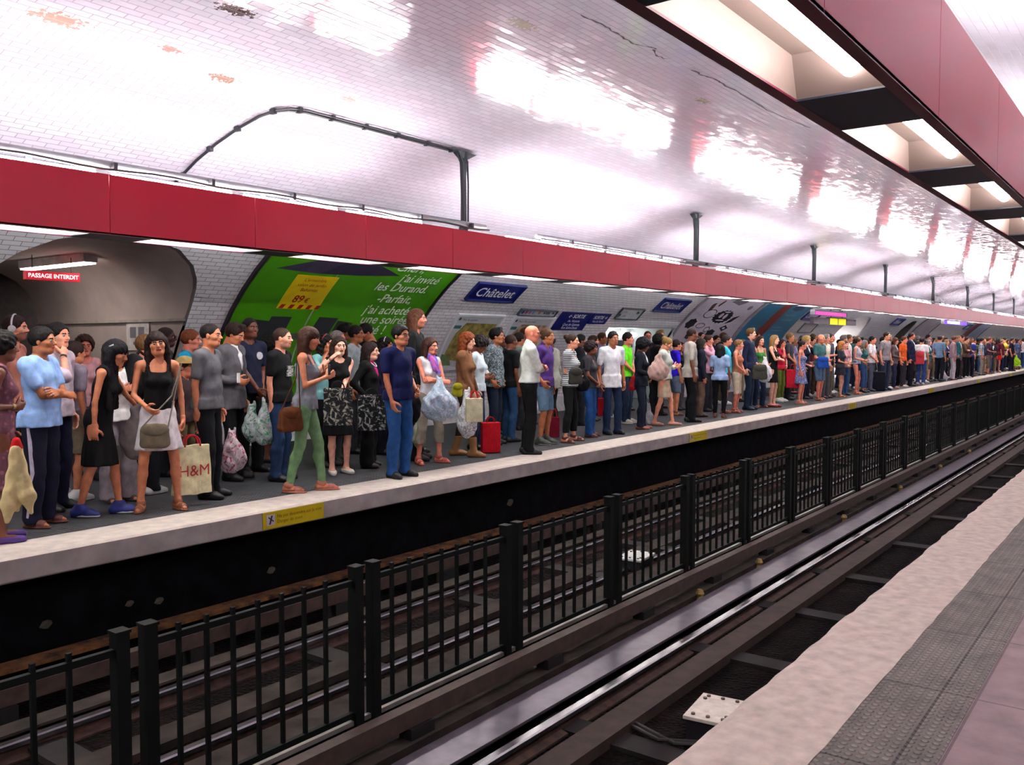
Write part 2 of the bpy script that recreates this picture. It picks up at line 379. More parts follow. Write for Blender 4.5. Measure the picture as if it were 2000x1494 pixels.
b = MB(); b.box(X0, X1, 7.25, 7.62, -.3, .002); struct(b.obj('trim_far_tactile', M_TACT_F))
b = MB(); b.prism([(7.25, -.2), (7.25, .004), (6.75, .004), (YF, -.012), (YF, -.172), (6.745, -.185)], X0, X1); b.m = [1 if i == 3 else 0 for i in range(len(b.m))]; struct(b.obj('trim_far_edge', [M_NOSE, mat('a29a96', .85, noise=.12, scale=5, bump=.4, name='fascia_grey')]))  # only the front face is greyer and darker than the nosing top
b = MB(); b.prism([(.67, -.3), (.67, 0), (-3.2, 0), (-3.2, -.3)], X0, X1); struct(b.obj('floor_near_platform', M_PINK))
b = MB(); b.prism([(1.05, -.3), (1.05, .003), (.67, .003), (.67, -.3)], X0, X1); struct(b.obj('trim_near_tactile', M_TACT_N))
# near edge stones, slightly irregular
def edge_stones():
    r = random.Random(3); v = []; n = 900; prof = [(1.05, -.2), (1.05, .006), (1.2, .008), (1.44, .006), (YN, -.01), (YN, -.17), (1.40, -.19)]
    for i in range(n + 1):
        x = X0 + (X1 - X0) * i / n; e = (r.random() - .5) * .016
        for k, (y, z) in enumerate(prof): v.append((x, y + (e if k >= 3 else (r.random() - .5) * .008 if k == 1 else 0), z + ((r.random() - .5) * .004 if k in (1, 2, 3) else 0)))
    m = len(prof); f = [(i * m + k, i * m + (k + 1) % m, (i + 1) * m + (k + 1) % m, (i + 1) * m + k) for i in range(n) for k in range(m)]
    bb = MB(); bb.add(v, f); return bb.obj('trim_near_edge', mat('c2b3a7', .85, noise=.12, scale=12, bump=.6, name='near_nosing_stone'), smooth=False)
struct(edge_stones())
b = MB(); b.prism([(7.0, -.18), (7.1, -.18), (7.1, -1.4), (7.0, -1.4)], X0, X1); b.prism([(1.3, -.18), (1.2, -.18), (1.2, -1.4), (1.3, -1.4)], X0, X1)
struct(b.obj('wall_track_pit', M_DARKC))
b = MB(); b.prism([(11.2, .0), (11.5, .0), (11.5, .3), (11.36, .3)], 7.2, 18.4); b.prism([(11.2, .0), (11.5, .0), (11.5, .3), (11.36, .3)], 22.0, 36.0)
struct(b.obj('trim_far_plinth', mat('c4c7c6', .5)))
b = MB(); b.box(3.2, 8.2, 11.5, 18.5, -.3, -.002); b.box(18, 22.5, 11.5, 12.4, -.3, -.002); b.box(36, 40, 11.5, 15.1, -.3, -.002); b.box(45, 48, 11.5, 14.2, -.3, -.002); struct(b.obj('floor_passages', M_ASPH))
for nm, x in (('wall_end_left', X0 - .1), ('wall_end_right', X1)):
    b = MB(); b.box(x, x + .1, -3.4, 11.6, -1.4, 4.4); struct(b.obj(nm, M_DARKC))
# track bed
def ballast():
    m, T, N, L, B = base('trackbed'); geo = N.new('ShaderNodeNewGeometry')
    nz = N.new('ShaderNodeTexNoise'); nz.inputs['Scale'].default_value = 3; nz.inputs['Detail'].default_value = 9; L.new(geo.outputs['Position'], nz.inputs['Vector'])
    vo = N.new('ShaderNodeTexVoronoi'); vo.inputs['Scale'].default_value = 28; L.new(geo.outputs['Position'], vo.inputs['Vector'])
    L.new(ramp(N, L, nz.outputs['Fac'], [(.3, '060404'), (.55, '120d0b'), (.75, '221916')]), B.inputs['Base Color'])
    bp = N.new('ShaderNodeBump'); bp.inputs['Strength'].default_value = 1; bp.inputs['Distance'].default_value = .03; L.new(vo.outputs['Distance'], bp.inputs['Height'])
    L.new(bp.outputs[0], B.inputs['Normal']); B.inputs['Roughness'].default_value = .85
    return m
b = MB(); b.box(X0, X1, 1.25, 7.05, -1.4, -1.12); M_BED = ballast(); struct(b.obj('floor_track_bed', M_BED))
for m_ in (M_BED, M_DARKC): m_.node_tree.nodes['Principled BSDF'].inputs['Specular IOR Level'].default_value = .06

# ------------------------------------------------------------ tracks
M_STRIP = mat('7d7580', .34, .7, noise=.15, scale=6, name='rolling_steel')
M_RAIL = mat('8f8c90', .2, .9, noise=.1, scale=10, name='rail_head')
M_RUST = mat('4a352b', .7, .1, noise=.25, scale=12, bump=.3, name='rusty_steel')
M_GUIDE = mat('4a3b33', .6, .15, noise=.2, scale=10, name='guide_bar_steel')
M_CONC = mat('3a342f', .85, noise=.25, scale=5, bump=.5, name='track_concrete')
M_CONC.node_tree.nodes['Principled BSDF'].inputs['Specular IOR Level'].default_value = .12
M_INS = mat('14110f', .6, noise=.1); M_CREAM = mat('a58a4c', .4, noise=.3, scale=20)
def bar(name, label, prof, m, cat='rail', x0=X0, x1=X1):
    b = MB(); b.prism(prof, x0, x1); return tag(b.obj(name, m), label, cat)
def rail(y, label):
    t = empty('running_rail', (0, y, -1.12)); tag(t, label, 'rail')
    b = MB(); b.prism([(-.07, 0), (.07, 0), (.07, .015), (.012, .03), (.012, .09), (-.012, .09), (-.012, .03), (-.07, .015)], X0, X1); b.obj('rail_foot', M_RUST, t)
    b = MB(); b.prism([(-.035, .085), (.035, .085), (.035, .115), (.025, .125), (-.025, .125), (-.035, .115)], X0, X1); b.obj('rail_head', M_RAIL, t)
rail(3.33, 'polished steel running rail on the near track beside its wide rolling strip')
rail(1.90, 'steel running rail of the near track closest to the near platform')
rail(4.95, 'steel running rail of the far track just behind the fence')
rail(5.93, 'steel running rail of the far track nearest the far platform')
for y0, y1, lb in ((3.47, 3.76, 'wide grey steel rolling strip between the bright rail and the fence'), (1.5, 1.74, 'steel rolling strip tucked under the near platform edge'),
                   (4.42, 4.78, 'pale rolling strip of the far track just behind the fence'), (6.06, 6.24, 'rolling strip of the far track under the far platform')):
    b = MB(); b.prism([(y0, -1.02), (y0, -1.0), (y1, -1.0), (y1, -1.02), ((y0 + y1) / 2 + .02, -1.03), ((y0 + y1) / 2 + .02, -1.12), ((y0 + y1) / 2 - .02, -1.12), ((y0 + y1) / 2 - .02, -1.03)], X0, X1)
    tag(b.obj('rolling_strip', M_STRIP if y0 < 4 else M_CONC), lb, 'track strip')
for yb, sg, lb in ((3.98, -1, 'brown steel guide bar along the foot of the fence'), (6.42, -1, 'guide bar of the far track below the far platform')):
    t = empty('guide_bar', (0, yb, -.80)); tag(t, lb, 'guide bar', None)
    b = MB(); b.prism([(0, 0), (0, -.02), (-.075, -.02), (-.075, -.12), (-.09, -.12), (-.09, 0)], X0, X1); b.obj('angle_bar', M_GUIDE, t)
    n = 0
    for i in range(56):
        x = 1.1 + 1.55 * i
        if x > 90: break
        bb = MB(); bb.box(x - .11, x + .11, -.11, .0, -.32, -.125); bb.obj('support_block', M_INS, t)
    for x in ((8.3, 9.9, 13.2, 16.5, 19.8, 23) if yb < 5 else ()):
        bb = MB(); bb.tube([(x, -.16, -.32), (x, -.16, -.28), (x, -.16, -.25), (x, -.16, -.22), (x, -.16, -.19), (x, -.16, -.15)], [.05, .032, .048, .03, .045, .025], 10); bb.obj('insulator', M_CREAM, t)
bar('cable_pipe', 'thin pale pipe running under the fence', [(4.09, -.85), (4.12, -.85), (4.12, -.82), (4.09, -.82)], mat('8a8580', .4, .4), 'pipe')
for (x0, x1, y0, y1, z0, z1, nm, lb) in ((X0, X1, 2.93, 3.14, -1.2, -1.04, 'floor_track_sill', ''), (X0, X1, 5.25, 5.5, -1.2, -1.06, 'floor_track_walkway', ''), (X0, X1, 3.84, 4.22, -1.2, -1.0, 'floor_fence_sill', '')):
    b = MB(); b.box(x0, x1, y0, y1, z0, z1); struct(b.obj(nm, M_CONC if nm != 'floor_track_sill' else mat('3a2b24', .8, noise=.2, scale=7, bump=.4)))
for i in range(34):
    x = -1 + 1.9 * i + .3 * math.sin(i * 5)
    b = MB(); b.box(x, x + .22, 4.5, 6.4, -1.13, -1.07)
    tag(b.obj('sleeper', mat('1b1512', .9, noise=.3)), 'dark tie lying across the far track behind the fence', 'sleeper', 'sleepers under the far track')
    b = MB(); b.box(x + .1, x + .32, 1.8, 3.5, -1.13, -1.09)
    tag(b.obj('sleeper', mat('1b1512', .9, noise=.3)), 'dark tie lying across the near track in front of the fence', 'sleeper', 'sleepers under the near track')
def beacon(x, y, rz, lb, c):
    t = empty('track_beacon', (x, y, -1.12), rz); tag(t, lb, 'box')
    b = MB(); b.box(-.2, .2, -.14, .14, 0, .2); b.obj('housing', mat('17151c', .5), t)
    b = MB(); b.box(-.22, .22, -.155, .155, .2, .225)
    b.obj('lid', mat(c, .5, noise=.1, scale=20), t, bevel=.004)
    for q in ((-.17, -.1), (-.17, .1), (.17, -.1), (.17, .1), (-.12, -.11), (.12, .11), (-.17, 0), (.17, .0)):
        b = MB(); b.tube([(q[0], q[1], .225), (q[0], q[1], .236)], .014, 8); b.obj('bolt', mat('6b5c50', .5, .5), t)
    for yy in (-.06, .05):
        b = MB(); b.tube([(-.2, yy, .06), (-.28, .25 + yy, .05), (-.1, .62 + yy, .05)], .014, 8); b.obj('cable', mat('2a2422', .6), t)
beacon(5.52, 2.42, .12, 'cream bolted plate on a dark box between the near rails', 'd8cfc0')
beacon(9.0, 4.95, .1, 'pale bolted plate on a box on the far track behind the fence', 'c9d0c8')

# ------------------------------------------------------------ fence between the tracks
M_FENCE = mat('060a08', .7, 0, noise=.2, name='fence_paint'); M_FENCE.node_tree.nodes['Principled BSDF'].inputs['Specular IOR Level'].default_value = .2
def fpost(x): b = MB(); b.box(x - .034, x + .034, 4.065, 4.135, -1.0, .15); b.box(x - .04, x + .04, 4.06, 4.14, .15, .165); return b
NUMW = ['first', 'second', 'third', 'fourth', 'fifth', 'sixth', 'seventh', 'eighth', 'ninth', 'tenth', 'eleventh', 'twelfth', 'thirteenth', 'fourteenth', 'fifteenth', 'sixteenth', 'seventeenth', 'eighteenth', 'nineteenth', 'twentieth']
for k in range(-2, 58):
    xa = 2.27 + 1.56 * k + .15; xb = xa + 1.41
    t = empty('fence_panel', (0, 0, 0))
    lb = ('dark green barred fence panel, %s from the left' % NUMW[k + 1]) if 0 <= k + 1 < 20 else 'dark green barred fence panel far down the track'
    tag(t, lb, 'fence', 'barred fence panels between the tracks')
    pk = [xa + .17 + .165 * i for i in range(7)]
    if k < 15:
        fpost(xa).obj('post', M_FENCE, t); fpost(xb).obj('post', M_FENCE, t)
        for z in (-.78, .06): b = MB(); b.box(xa, xb, 4.085, 4.115, z - .018, z + .018); b.obj('crossbar', M_FENCE, t)
        for x in pk: b = MB(); b.box(x - .011, x + .011, 4.089, 4.111, -.76, .12); b.obj('picket', M_FENCE, t)
    else:
        b = fpost(xa); c = fpost(xb); b.add(c.v, c.f)
        for z in (-.78, .06): b.box(xa, xb, 4.085, 4.115, z - .018, z + .018)
        for x in pk: b.box(x - .011, x + .011, 4.089, 4.111, -.76, .12)
        b.obj('panel', M_FENCE, t)

# ------------------------------------------------------------ red light beams over the platform edges
M_RED = mat('b3052a', .33, 0, noise=.05, scale=1.5, name='red_enamel'); M_RED.node_tree.nodes['Principled BSDF'].inputs['Specular IOR Level'].default_value = .16
M_REDD = mat('5d0c28', .4, 0, noise=.1, name='red_enamel_lip')
M_BLK = mat('14162e', .5, noise=.2, name='blanking_plate')
M_REFL = mat('b0a09b', .5, noise=.02, name='reflector')
G_D, G_U = glow('fcfff9', TUBE_DOWN), glow('f7fbff', TUBE_UP)
def light_beam(y0, y1, inner, lb, ph, G_D, M_REFL):
    """inner: +1 when the platform lies on the larger-y side"""
    t = empty('light_beam', (0, (y0 + y1) / 2, 2.45)); tag(t, lb, 'light beam'); ym = (y0 + y1) / 2; hw = (y1 - y0) / 2
    for sgn in (-1, 1):
        b = MB(); x = X0
        while x < X1:
            b.box(x, min(x + 1.425, X1), sgn * hw - (.02 if sgn > 0 else 0), sgn * hw + (0 if sgn > 0 else .02), 0, .485); x += 1.43
        b.obj('side_plate', M_RED, t, bevel=0)
        b = MB(); b.prism([(sgn * hw, -.004), (sgn * (hw - .045), -.004), (sgn * (hw - .045), .012), (sgn * hw, .012)], X0, X1); b.obj('bottom_lip', M_REDD, t)
    b = MB(); b.box(X0, X1, -hw + .02, hw - .02, .25, .27); b.obj('inner_tray', M_REFL, t)
    w_ = hw - .045; proto = None
    def bay_mesh():
        b = MB(); L_ = 1.15; v = [(0, -w_, .004), (L_, -w_, .004), (L_, w_, .004), (0, w_, .004), (.12, -w_ * .86, .13), (L_ - .12, -w_ * .86, .13), (L_ - .12, w_ * .92, .13), (.12, w_ * .92, .13)]
        if inner < 0: v = [(a, -c, d) for a, c, d in v]
        return b.add(v, [(0, 1, 5, 4), (1, 2, 6, 5), (2, 3, 7, 6), (3, 0, 4, 7), (4, 5, 6, 7)])
    def tube_mesh(): b = MB(); return b.tube([(.06, inner * w_ * .38, .062), (.075, inner * w_ * .38, .062), (.08, inner * w_ * .38, .062), (1.07, inner * w_ * .38, .062), (1.075, inner * w_ * .38, .062), (1.09, inner * w_ * .38, .062)], [.012, .014, .032, .032, .014, .012], 10)
    def plate_mesh(): b = MB(); return b.box(1.15, 1.70, -w_, w_, -.003, .01)
    def up_mesh(): b = MB(); b.tube([(0, -.1, .50), (1.15, -.1, .50)], .022, 8); return b.tube([(0, .1, .50), (1.15, .1, .50)], .022, 8)
    pr = {}
    def put(name, mk, m, x, parent, once=None):
        if name not in pr: pr[name] = mk().obj(name, m, parent); o = pr[name]
        else: o = pr[name].copy(); C.objects.link(o); o.parent = parent
        o.location.x = x; return o
    x = ph
    while x < X1 - 3:
        r_ = put('reflector_bay', bay_mesh, M_REFL, x, t)
        tb = put('lamp_tube', tube_mesh, G_D, x, t)
        put('blanking_plate', plate_mesh, M_BLK, x, t)
        x += 1.70
    # lamps on top, left out around the hanger poles
    x = 8.6 - 6.7 * 2 + .75
    while x < X1 - 6:
        for q in range(4): put('top_lamp', up_mesh, G_U, x + q * 1.3, t)
        x += 6.7
    return t
light_beam(7.0, 7.4, 1, 'long red light beam above the far platform edge', -7.63, G_D, M_REFL)
light_beam(.78, 1.18, -1, 'long red light beam overhead above the near platform edge', -6.40, glow('fff9f6', 19.), mat('7a6963', .5, noise=.02))

# hanger poles, conduits, cable tray
M_GREY = mat('3c4244', .4, .5, noise=.15, name='grey_metal'); M_CABLE = mat('1c1d22', .5, noise=.1)
M_PIPE = mat('7c7a7e', .35, .5, noise=.1)
for k in range(-1, 13):
    x = 8.6 + 6.7 * k
    t = empty('hanger_pole', (x, 7.2, 2.93))
    lb = 'grey pole hanging the far red beam, %s from the left' % NUMW[k] if 0 <= k < 9 else ('grey pole hanging the far red beam, far down the station' if k > 0 else 'grey pole hanging the far red beam, outside the picture')
    tag(t, lb, 'pole', 'hanger poles of the far beam')
    b = MB()
    if k in (4, 5):
        b.tube([(0, 0, 0), (0, 0, .5), (-.02, 0, .75), (-.25, 0, .9), (-.4, 0, 1.0)], [.07, .05, .04, .035, .03], 10); b.tube([(-.02, 0, .7), (0, 0, 1.0)], .03, 8)
    else: b.tube([(0, 0, 0), (0, 0, .08), (0, 0, .1), (0, 0, .72), (0, 0, .85), (0, 0, 1.01)], [.07, .06, .04, .035, .05, .06], 12)
    b.obj('pole_shaft', M_GREY, t, True)
    b = MB(); b.add([(-.16, -.05, 1.0), (.2, -.05, 1.0), (.2, .05, 1.0), (-.16, .05, 1.0), (-.06, -.04, .93), (.06, -.04, .93), (.06, .04, .93), (-.06, .04, .93)],
                    [(0, 1, 2, 3), (4, 5, 6, 7), (0, 1, 5, 4), (1, 2, 6, 5), (2, 3, 7, 6), (3, 0, 4, 7)]); b.obj('ceiling_bracket', M_GREY, t)
    b = MB(); b.box(-.14, .14, -.05, .05, -.02, .03); b.obj('beam_clamp', M_GREY, t)
    b = MB(); b.tube([(.05, -.03, .05), (.055, -.03, .6), (.03, -.04, .9)], .011, 6); b.obj('conduit', M_CABLE, t)
for k in range(-1, 13):
    x = 8.6 + 6.7 * k; t = empty('hanger_pole', (x, .98, 2.93)); tag(t, 'grey pole hanging the near red beam', 'pole', 'hanger poles of the near beam')
    b = MB(); b.tube([(0, 0, 0), (0, 0, 1.02)], .035, 10); b.obj('pole_shaft', M_GREY, t, True)
for x0, x1, lb in ((X0 + 1, 8.95, 'grey cable pipe on top of the far beam, ending just past the nearest pole'), (10.1, 95, 'grey cable pipe on top of the far beam, starting after the gap')):
    t = empty('cable_tray', (0, 7.14, 3.04)); tag(t, lb, 'pipe')
    b = MB(); b.tube([(x0, 0, 0), (x1, 0, 0)], .035, 10); b.obj('pipe_body', M_PIPE, t, True)
    b = MB(); n = 80; b.tube([(x0 + (x1 - x0) * i / n, -.07, -.045 + .012 * math.sin(i * 1.1)) for i in range(n + 1)], .013, 6); b.obj('cable', M_CABLE, t)
    x = x0 + .8; i = 0
    while x < min(x1, 40): b = MB(); b.box(x - .016, x + .016, -.085, -.02, -.06, .01); b.obj('clip', M_CABLE, t); x += .93
    for k in range(12):
        xx = x0 + .3 + k * 2.2
        if xx < x1: b = MB(); b.box(xx - .015, xx + .015, -.02, .02, -.06, 0); b.obj('bracket', M_GREY, t)
def ceil_z(y): return ZC + RB * math.sqrt(1 - ((y - YC) / RA) ** 2)
t = empty('ceiling_cable', (0, 0, 0)); tag(t, 'black conduit curving over the bright ceiling to the nearest hanger pole', 'cable')
cp = [(5.72, 9.2), (5.70, 8.9), (5.68, 8.5), (5.68, 8.15), (5.70, 7.8), (5.74, 7.5), (5.80, 7.36), (5.92, 7.26), (6.1, 7.22), (6.5, 7.22), (7, 7.22), (7.5, 7.22), (8, 7.22), (8.35, 7.22), (8.48, 7.21)]
b = MB(); b.tube([(x, y, ceil_z(y) - .03) for x, y in cp] + [(8.55, 7.2, 3.8), (8.57, 7.2, 3.4), (8.56, 7.18, 3.0)], .016, 8); b.obj('conduit', M_CABLE, t)
b = MB(); b.tube([(x + .0, y - .045, ceil_z(y) - .02) for x, y in cp[6:]] + [(8.54, 7.16, 3.8), (8.55, 7.15, 3.1)], .009, 6); b.obj('thin_cable', M_CABLE, t)
for x, y in [(5.70, 8.8), (5.68, 8.27), (5.70, 7.82), (5.8, 7.37), (6.02, 7.23), (6.45, 7.22), (6.93, 7.22), (7.43, 7.22), (7.93, 7.22), (8.38, 7.22)]:
    b = MB(); b.box(x - .02, x + .02, y - .05, y + .02, ceil_z(y) - .052, ceil_z(y)); b.obj('clamp', M_CABLE, t)

# ------------------------------------------------------------ posters and signs on the far wall
M_BLUE = mat('0c1470', .3, noise=.05, name='enamel_blue'); M_W = mat('eeeef2', .45, noise=.02, name='white_print'); M_WF = mat('e3e6ea', .4, noise=.03, name='white_frame')
M_INK = mat('1d2238', .5, noise=.05)
z2s = s_of_z
def frame(x0, x1, s0, s1, m, parent, w_=.05, off=.0, th=.05, name='frame'):
    b = MB()
    for a0, a1, c0, c1 in ((x0 - w_, x0, s0 - w_, s1 + w_), (x1, x1 + w_, s0 - w_, s1 + w_), (x0, x1, s0 - w_, s0), (x0, x1, s1, s1 + w_)):
        n = 8; vs = []
        for i in range(n + 1):
            s = c0 + (c1 - c0) * i / n; vs += [wallp(a0, s, off), wallp(a1, s, off), wallp(a1, s, off + th), wallp(a0, s, off + th)]
        b.add(vs, [(i * 4 + k, i * 4 + (k + 1) % 4, (i + 1) * 4 + (k + 1) % 4, (i + 1) * 4 + k) for i in range(n) for k in range(4)] + [(3, 2, 1, 0), (n * 4, n * 4 + 1, n * 4 + 2, n * 4 + 3)])
    return b.obj(name, m, parent)
def board(name, x0, x1, z0, z1, m, label, cat, fm=None, fw=.04):
    t = empty(name, wallp((x0 + x1) / 2, z2s(z0))); tag(t, label, cat); t.location = (0, 0, 0)
    wpanel(x0, x1, z2s(z0), z2s(z1), m, 'board', t, 0, .02, 14)
    if fm: frame(x0, x1, z2s(z0), z2s(z1), fm, t, fw)
    return t
POSTGRP = 'large advertising posters on the far wall'
# green poster
t = board('poster', 7.78, 11.79, .62, 3.02, mat('4ea30b', .35, noise=.05, scale=1), 'big green garden furniture poster priced 89 euros', 'poster', mat('2b2230', .4), .045)
t['group'] = POSTGRP
s = z2s
M_YEL = mat('f2d30c', .4, noise=.04); M_RT = mat('b41a14', .4, noise=.04)
tg = wpanel(8.5, 9.3, s(2.09), s(2.57), M_YEL, 'price_tag', t, .021, .004, 8)
wshape([[(8.5 + .17 * k + .03, s(2.095)), (8.5 + .17 * k + .11, s(2.095)), (8.5 + .17 * k + .14, s(2.155)), (8.5 + .17 * k + .06, s(2.155))] for k in range(5)], M_RT, 'red_stripes', t, .027)
wtext("L'ensemble", 8.9, s(2.49), .095, M_RT, t, 'CENTER', .027); wtext('salon de jardin', 8.9, s(2.42), .095, M_RT, t, 'CENTER', .027); wtext('Bahamas', 8.9, s(2.35), .095, M_RT, t, 'CENTER', .027)
wtext('89', 8.7, s(2.19), .20, M_RT, t, 'LEFT', .027, .1, .004); wtext('€', 8.93, s(2.19), .13, M_RT, t, 'LEFT', .027, .1, .002)
M_WT = mat('e9f3e2', .4, noise=.02)
for body, x, z in (('Chéri,', 10.95, 2.73), ("j'ai invité", 11.5, 2.58), ('les Durand.', 11.4, 2.43), ('-Parfait,', 11.22, 2.25), ("j'ai acheté", 11.33, 2.06), ('une soirée', 11.45, 1.90), ("d'été !", 11.0, 1.72)):
    wtext(body, x, s(z), .265, M_WT, t, 'RIGHT', .023, .12, .003)
M_PAR, M_PAR2 = mat('2c2440', .6), mat('453a55', .6)
wshape([[(8.05, s(2.63)), (8.7, s(2.78)), (9.3, s(2.82)), (8.85, s(2.60))]], M_PAR2, 'parasol_canopy', t, .023)
wshape([[(8.85, s(2.60)), (9.3, s(2.82)), (9.8, s(2.80)), (10.5, s(2.66)), (9.7, s(2.62))]], M_PAR, 'parasol_canopy', t, .0235)
wshape([[(9.19, s(.9)), (9.22, s(.9)), (9.24, s(2.62)), (9.21, s(2.62))]], mat('a9b7a4', .5), 'parasol_pole', t, .0225)
M_CH, M_CH2 = mat('33363a', .6, noise=.1), mat('5a5f58', .6)
for q in ([(8.22, s(1.35)), (8.5, s(1.35)), (8.5, s(1.90)), (8.2, s(1.92))], [(8.45, s(1.45)), (8.85, s(1.45)), (8.88, s(1.97)), (8.5, s(1.97))], [(9.35, s(1.6)), (9.75, s(1.6)), (9.82, s(1.97)), (9.42, s(1.98))], [(9.8, s(1.6)), (10.1, s(1.6)), (10.18, s(1.9)), (9.84, s(1.93))]): wshape([q], M_CH, 'printed_chair_back', t, .024)
wshape([[(8.6, s(1.62)), (10.3, s(1.62)), (10.2, s(1.72)), (8.7, s(1.72))], [(8.7, s(1.0)), (8.78, s(1.0)), (8.78, s(1.62)), (8.7, s(1.62))], [(10.1, s(1.0)), (10.18, s(1.0)), (10.18, s(1.62)), (10.1, s(1.62))]], M_CH2, 'garden_table', t, .0235)
# white poster with black drawings
t = board('poster', 22.05, 26.1, .62, 3.02, mat('c9c3cf', .4, noise=.04), 'white poster covered in black drawings and badges', 'poster', mat('8a8690', .4), .05); t['group'] = POSTGRP
K = mat('1b1a22', .5, noise=.1); GR = mat('6e6a74', .5, noise=.15); BR = mat('6a4238', .5)
wshape([oval(24.25, s(2.32), .62, .26, 32, .07), oval(25.0, s(2.0), .3, .12, 4), oval(24.3, s(1.86), .28, .12, 12, .12), oval(22.6, s(2.1), .3, .18, 14, .1), oval(23.6, s(2.88), .55, .14, 10, .2), oval(23.0, s(1.75), .2, .1, 12, .1), oval(25.2, s(1.45), .5, .16, 14, .12), oval(23.6, s(1.3), .5, .2, 20, .1), oval(25.1, s(2.25), .38, .11, 4, 0, .5)], K, 'black_drawings', t, .023)
wshape([oval(23.25, s(2.38), .38, .18, 20), oval(23.3, s(2.05), .3, .1, 16), oval(23.9, s(1.95), .22, .12, 5), oval(24.4, s(2.75), .55, .16, 9, .15), oval(25.5, s(2.6), .16, .1, 8)], GR, 'grey_drawings', t, .0225)
wshape([oval(23.25, s(2.38), .32, .15, 20), oval(23.3, s(2.05), .24, .07, 16), oval(23.9, s(1.95), .16, .08, 5)], mat('c9c3cf', .4, noise=.04), 'drawing_fill', t, .0238)
wshape([oval(22.95, s(2.55), .12, .2, 8, .1, .4), oval(23.3, s(2.66), .08, .16, 8, .1, -.4)], BR, 'brown_drawings', t, .023)
wshape([oval(24.08, s(2.35), .12, .1, 14), oval(24.4, s(2.33), .12, .12, 6), oval(24.25, s(2.22), .3, .03, 8), oval(25.0, s(2.0), .1, .04, 8), oval(24.3, s(2.45), .22, .03, 8)], mat('c4c0cc', .5), 'badge_lettering', t, .0245)
# blue poster
t = board('poster', 26.35, 30.45, .62, 3.02, mat('2b7ba0', .35, noise=.08, scale=1.2), 'blue poster crossed by a brick red stripe', 'poster', mat('9a98a0', .4), .05); t['group'] = POSTGRP
wshape([[(27.4, s(1.0)), (28.2, s(1.0)), (28.7, s(2.2)), (28.5, s(3.0)), (27.85, s(3.0)), (27.9, s(2.2))]], mat('8a3a2f', .5, noise=.15), 'red_stripe', t, .023)
wshape([oval(29.4, s(2.7), .5, .14, 12, .1)], mat('3a4a70', .5), 'emblem', t, .023)
for z_, b_ in ((2.45, .0), (2.3, .1), (2.05, -.1), (1.95, 0), (1.8, .1)):
    wshape([[(28.9 + b_ + .14 * q, s(z_)), (29.0 + b_ + .14 * q, s(z_)), (29.0 + b_ + .14 * q, s(z_ + .05)), (28.9 + b_ + .14 * q, s(z_ + .05))] for q in range(7)], mat('79aac4', .5), 'pale_lettering', t, .023)
# further posters down the wall
for x0, x1, c, lb in ((48.2, 52.2, 'a8a0a6', 'grey poster far down the wall past the dark passage'), (62.0, 63.4, '7c2f3c', 'narrow dark red poster far down the wall'), (63.6, 67.6, '8a97ac', 'pale blue poster far down the wall')):
    t = board('poster', x0, x1, .62, 3.0, mat(c, .4, noise=.15, scale=1.5), lb, 'poster', mat('6a6670', .4), .05); t['group'] = POSTGRP
# station name plates
for i, (x0, lb) in enumerate(((12.55, 'blue station name plate between the green poster and the maps'), (19.87, 'blue station name plate above the wall recess'), (30.75, 'blue station name plate right of the blue poster'), (42.75, 'blue station name plate beyond the bright passage'), (59.9, 'blue station name plate, farthest down the wall'))):
    t = board('station_name_plate', x0, x0 + 1.46, 2.375, 2.66, M_BLUE, lb, 'sign', mat('22307a', .4), .012); t['group'] = 'blue station name plates'
    wtext('Châtelet', x0 + .74, s(2.44), .33, M_W, t, 'CENTER', .023, 0, .003)
# framed maps
for x0, c, c2, lb, hd in ((12.74, 'a3944a', '6f8c5a', 'framed street map with olive ground behind the red-haired woman', 'Plan de quartier'), (14.52, 'b79a7c', '7f9aa0', 'framed transport map with pinkish ground behind the bald man', 'Métro Plan du réseau')):
    t = board('wall_map', x0, x0 + 1.35, 1.08, 2.08, mat('c9cdd0', .3, noise=.03), lb, 'map', M_WF, .05)
    wshape([[(x0 + .12, s(1.25)), (x0 + 1.3, s(1.12)), (x0 + 1.3, s(1.94)), (x0 + .35, s(1.95)), (x0 + .2, s(1.75))]], mat(c, .5, noise=.35, scale=9), 'map_ground', t, .022)
    wshape([[(x0 + .05, s(1.12)), (x0 + .4, s(1.12)), (x0 + .3, s(1.3)), (x0 + .05, s(1.35))]], mat(c2, .5, noise=.2, scale=12), 'map_legend', t, .0225)
    wshape([[(x0 + .05, s(1.84)), (x0 + .25, s(1.84)), (x0 + .25, s(1.9)), (x0 + .05, s(1.9))]], mat('2f6f70', .5), 'map_key', t, .0235)
    wshape([oval(x0 + .09, s(2.02), .035, .035, 12)], M_INK, 'round_mark', t, .023)
    wtext(hd, x0 + .18, s(1.99), .07, M_INK, t)
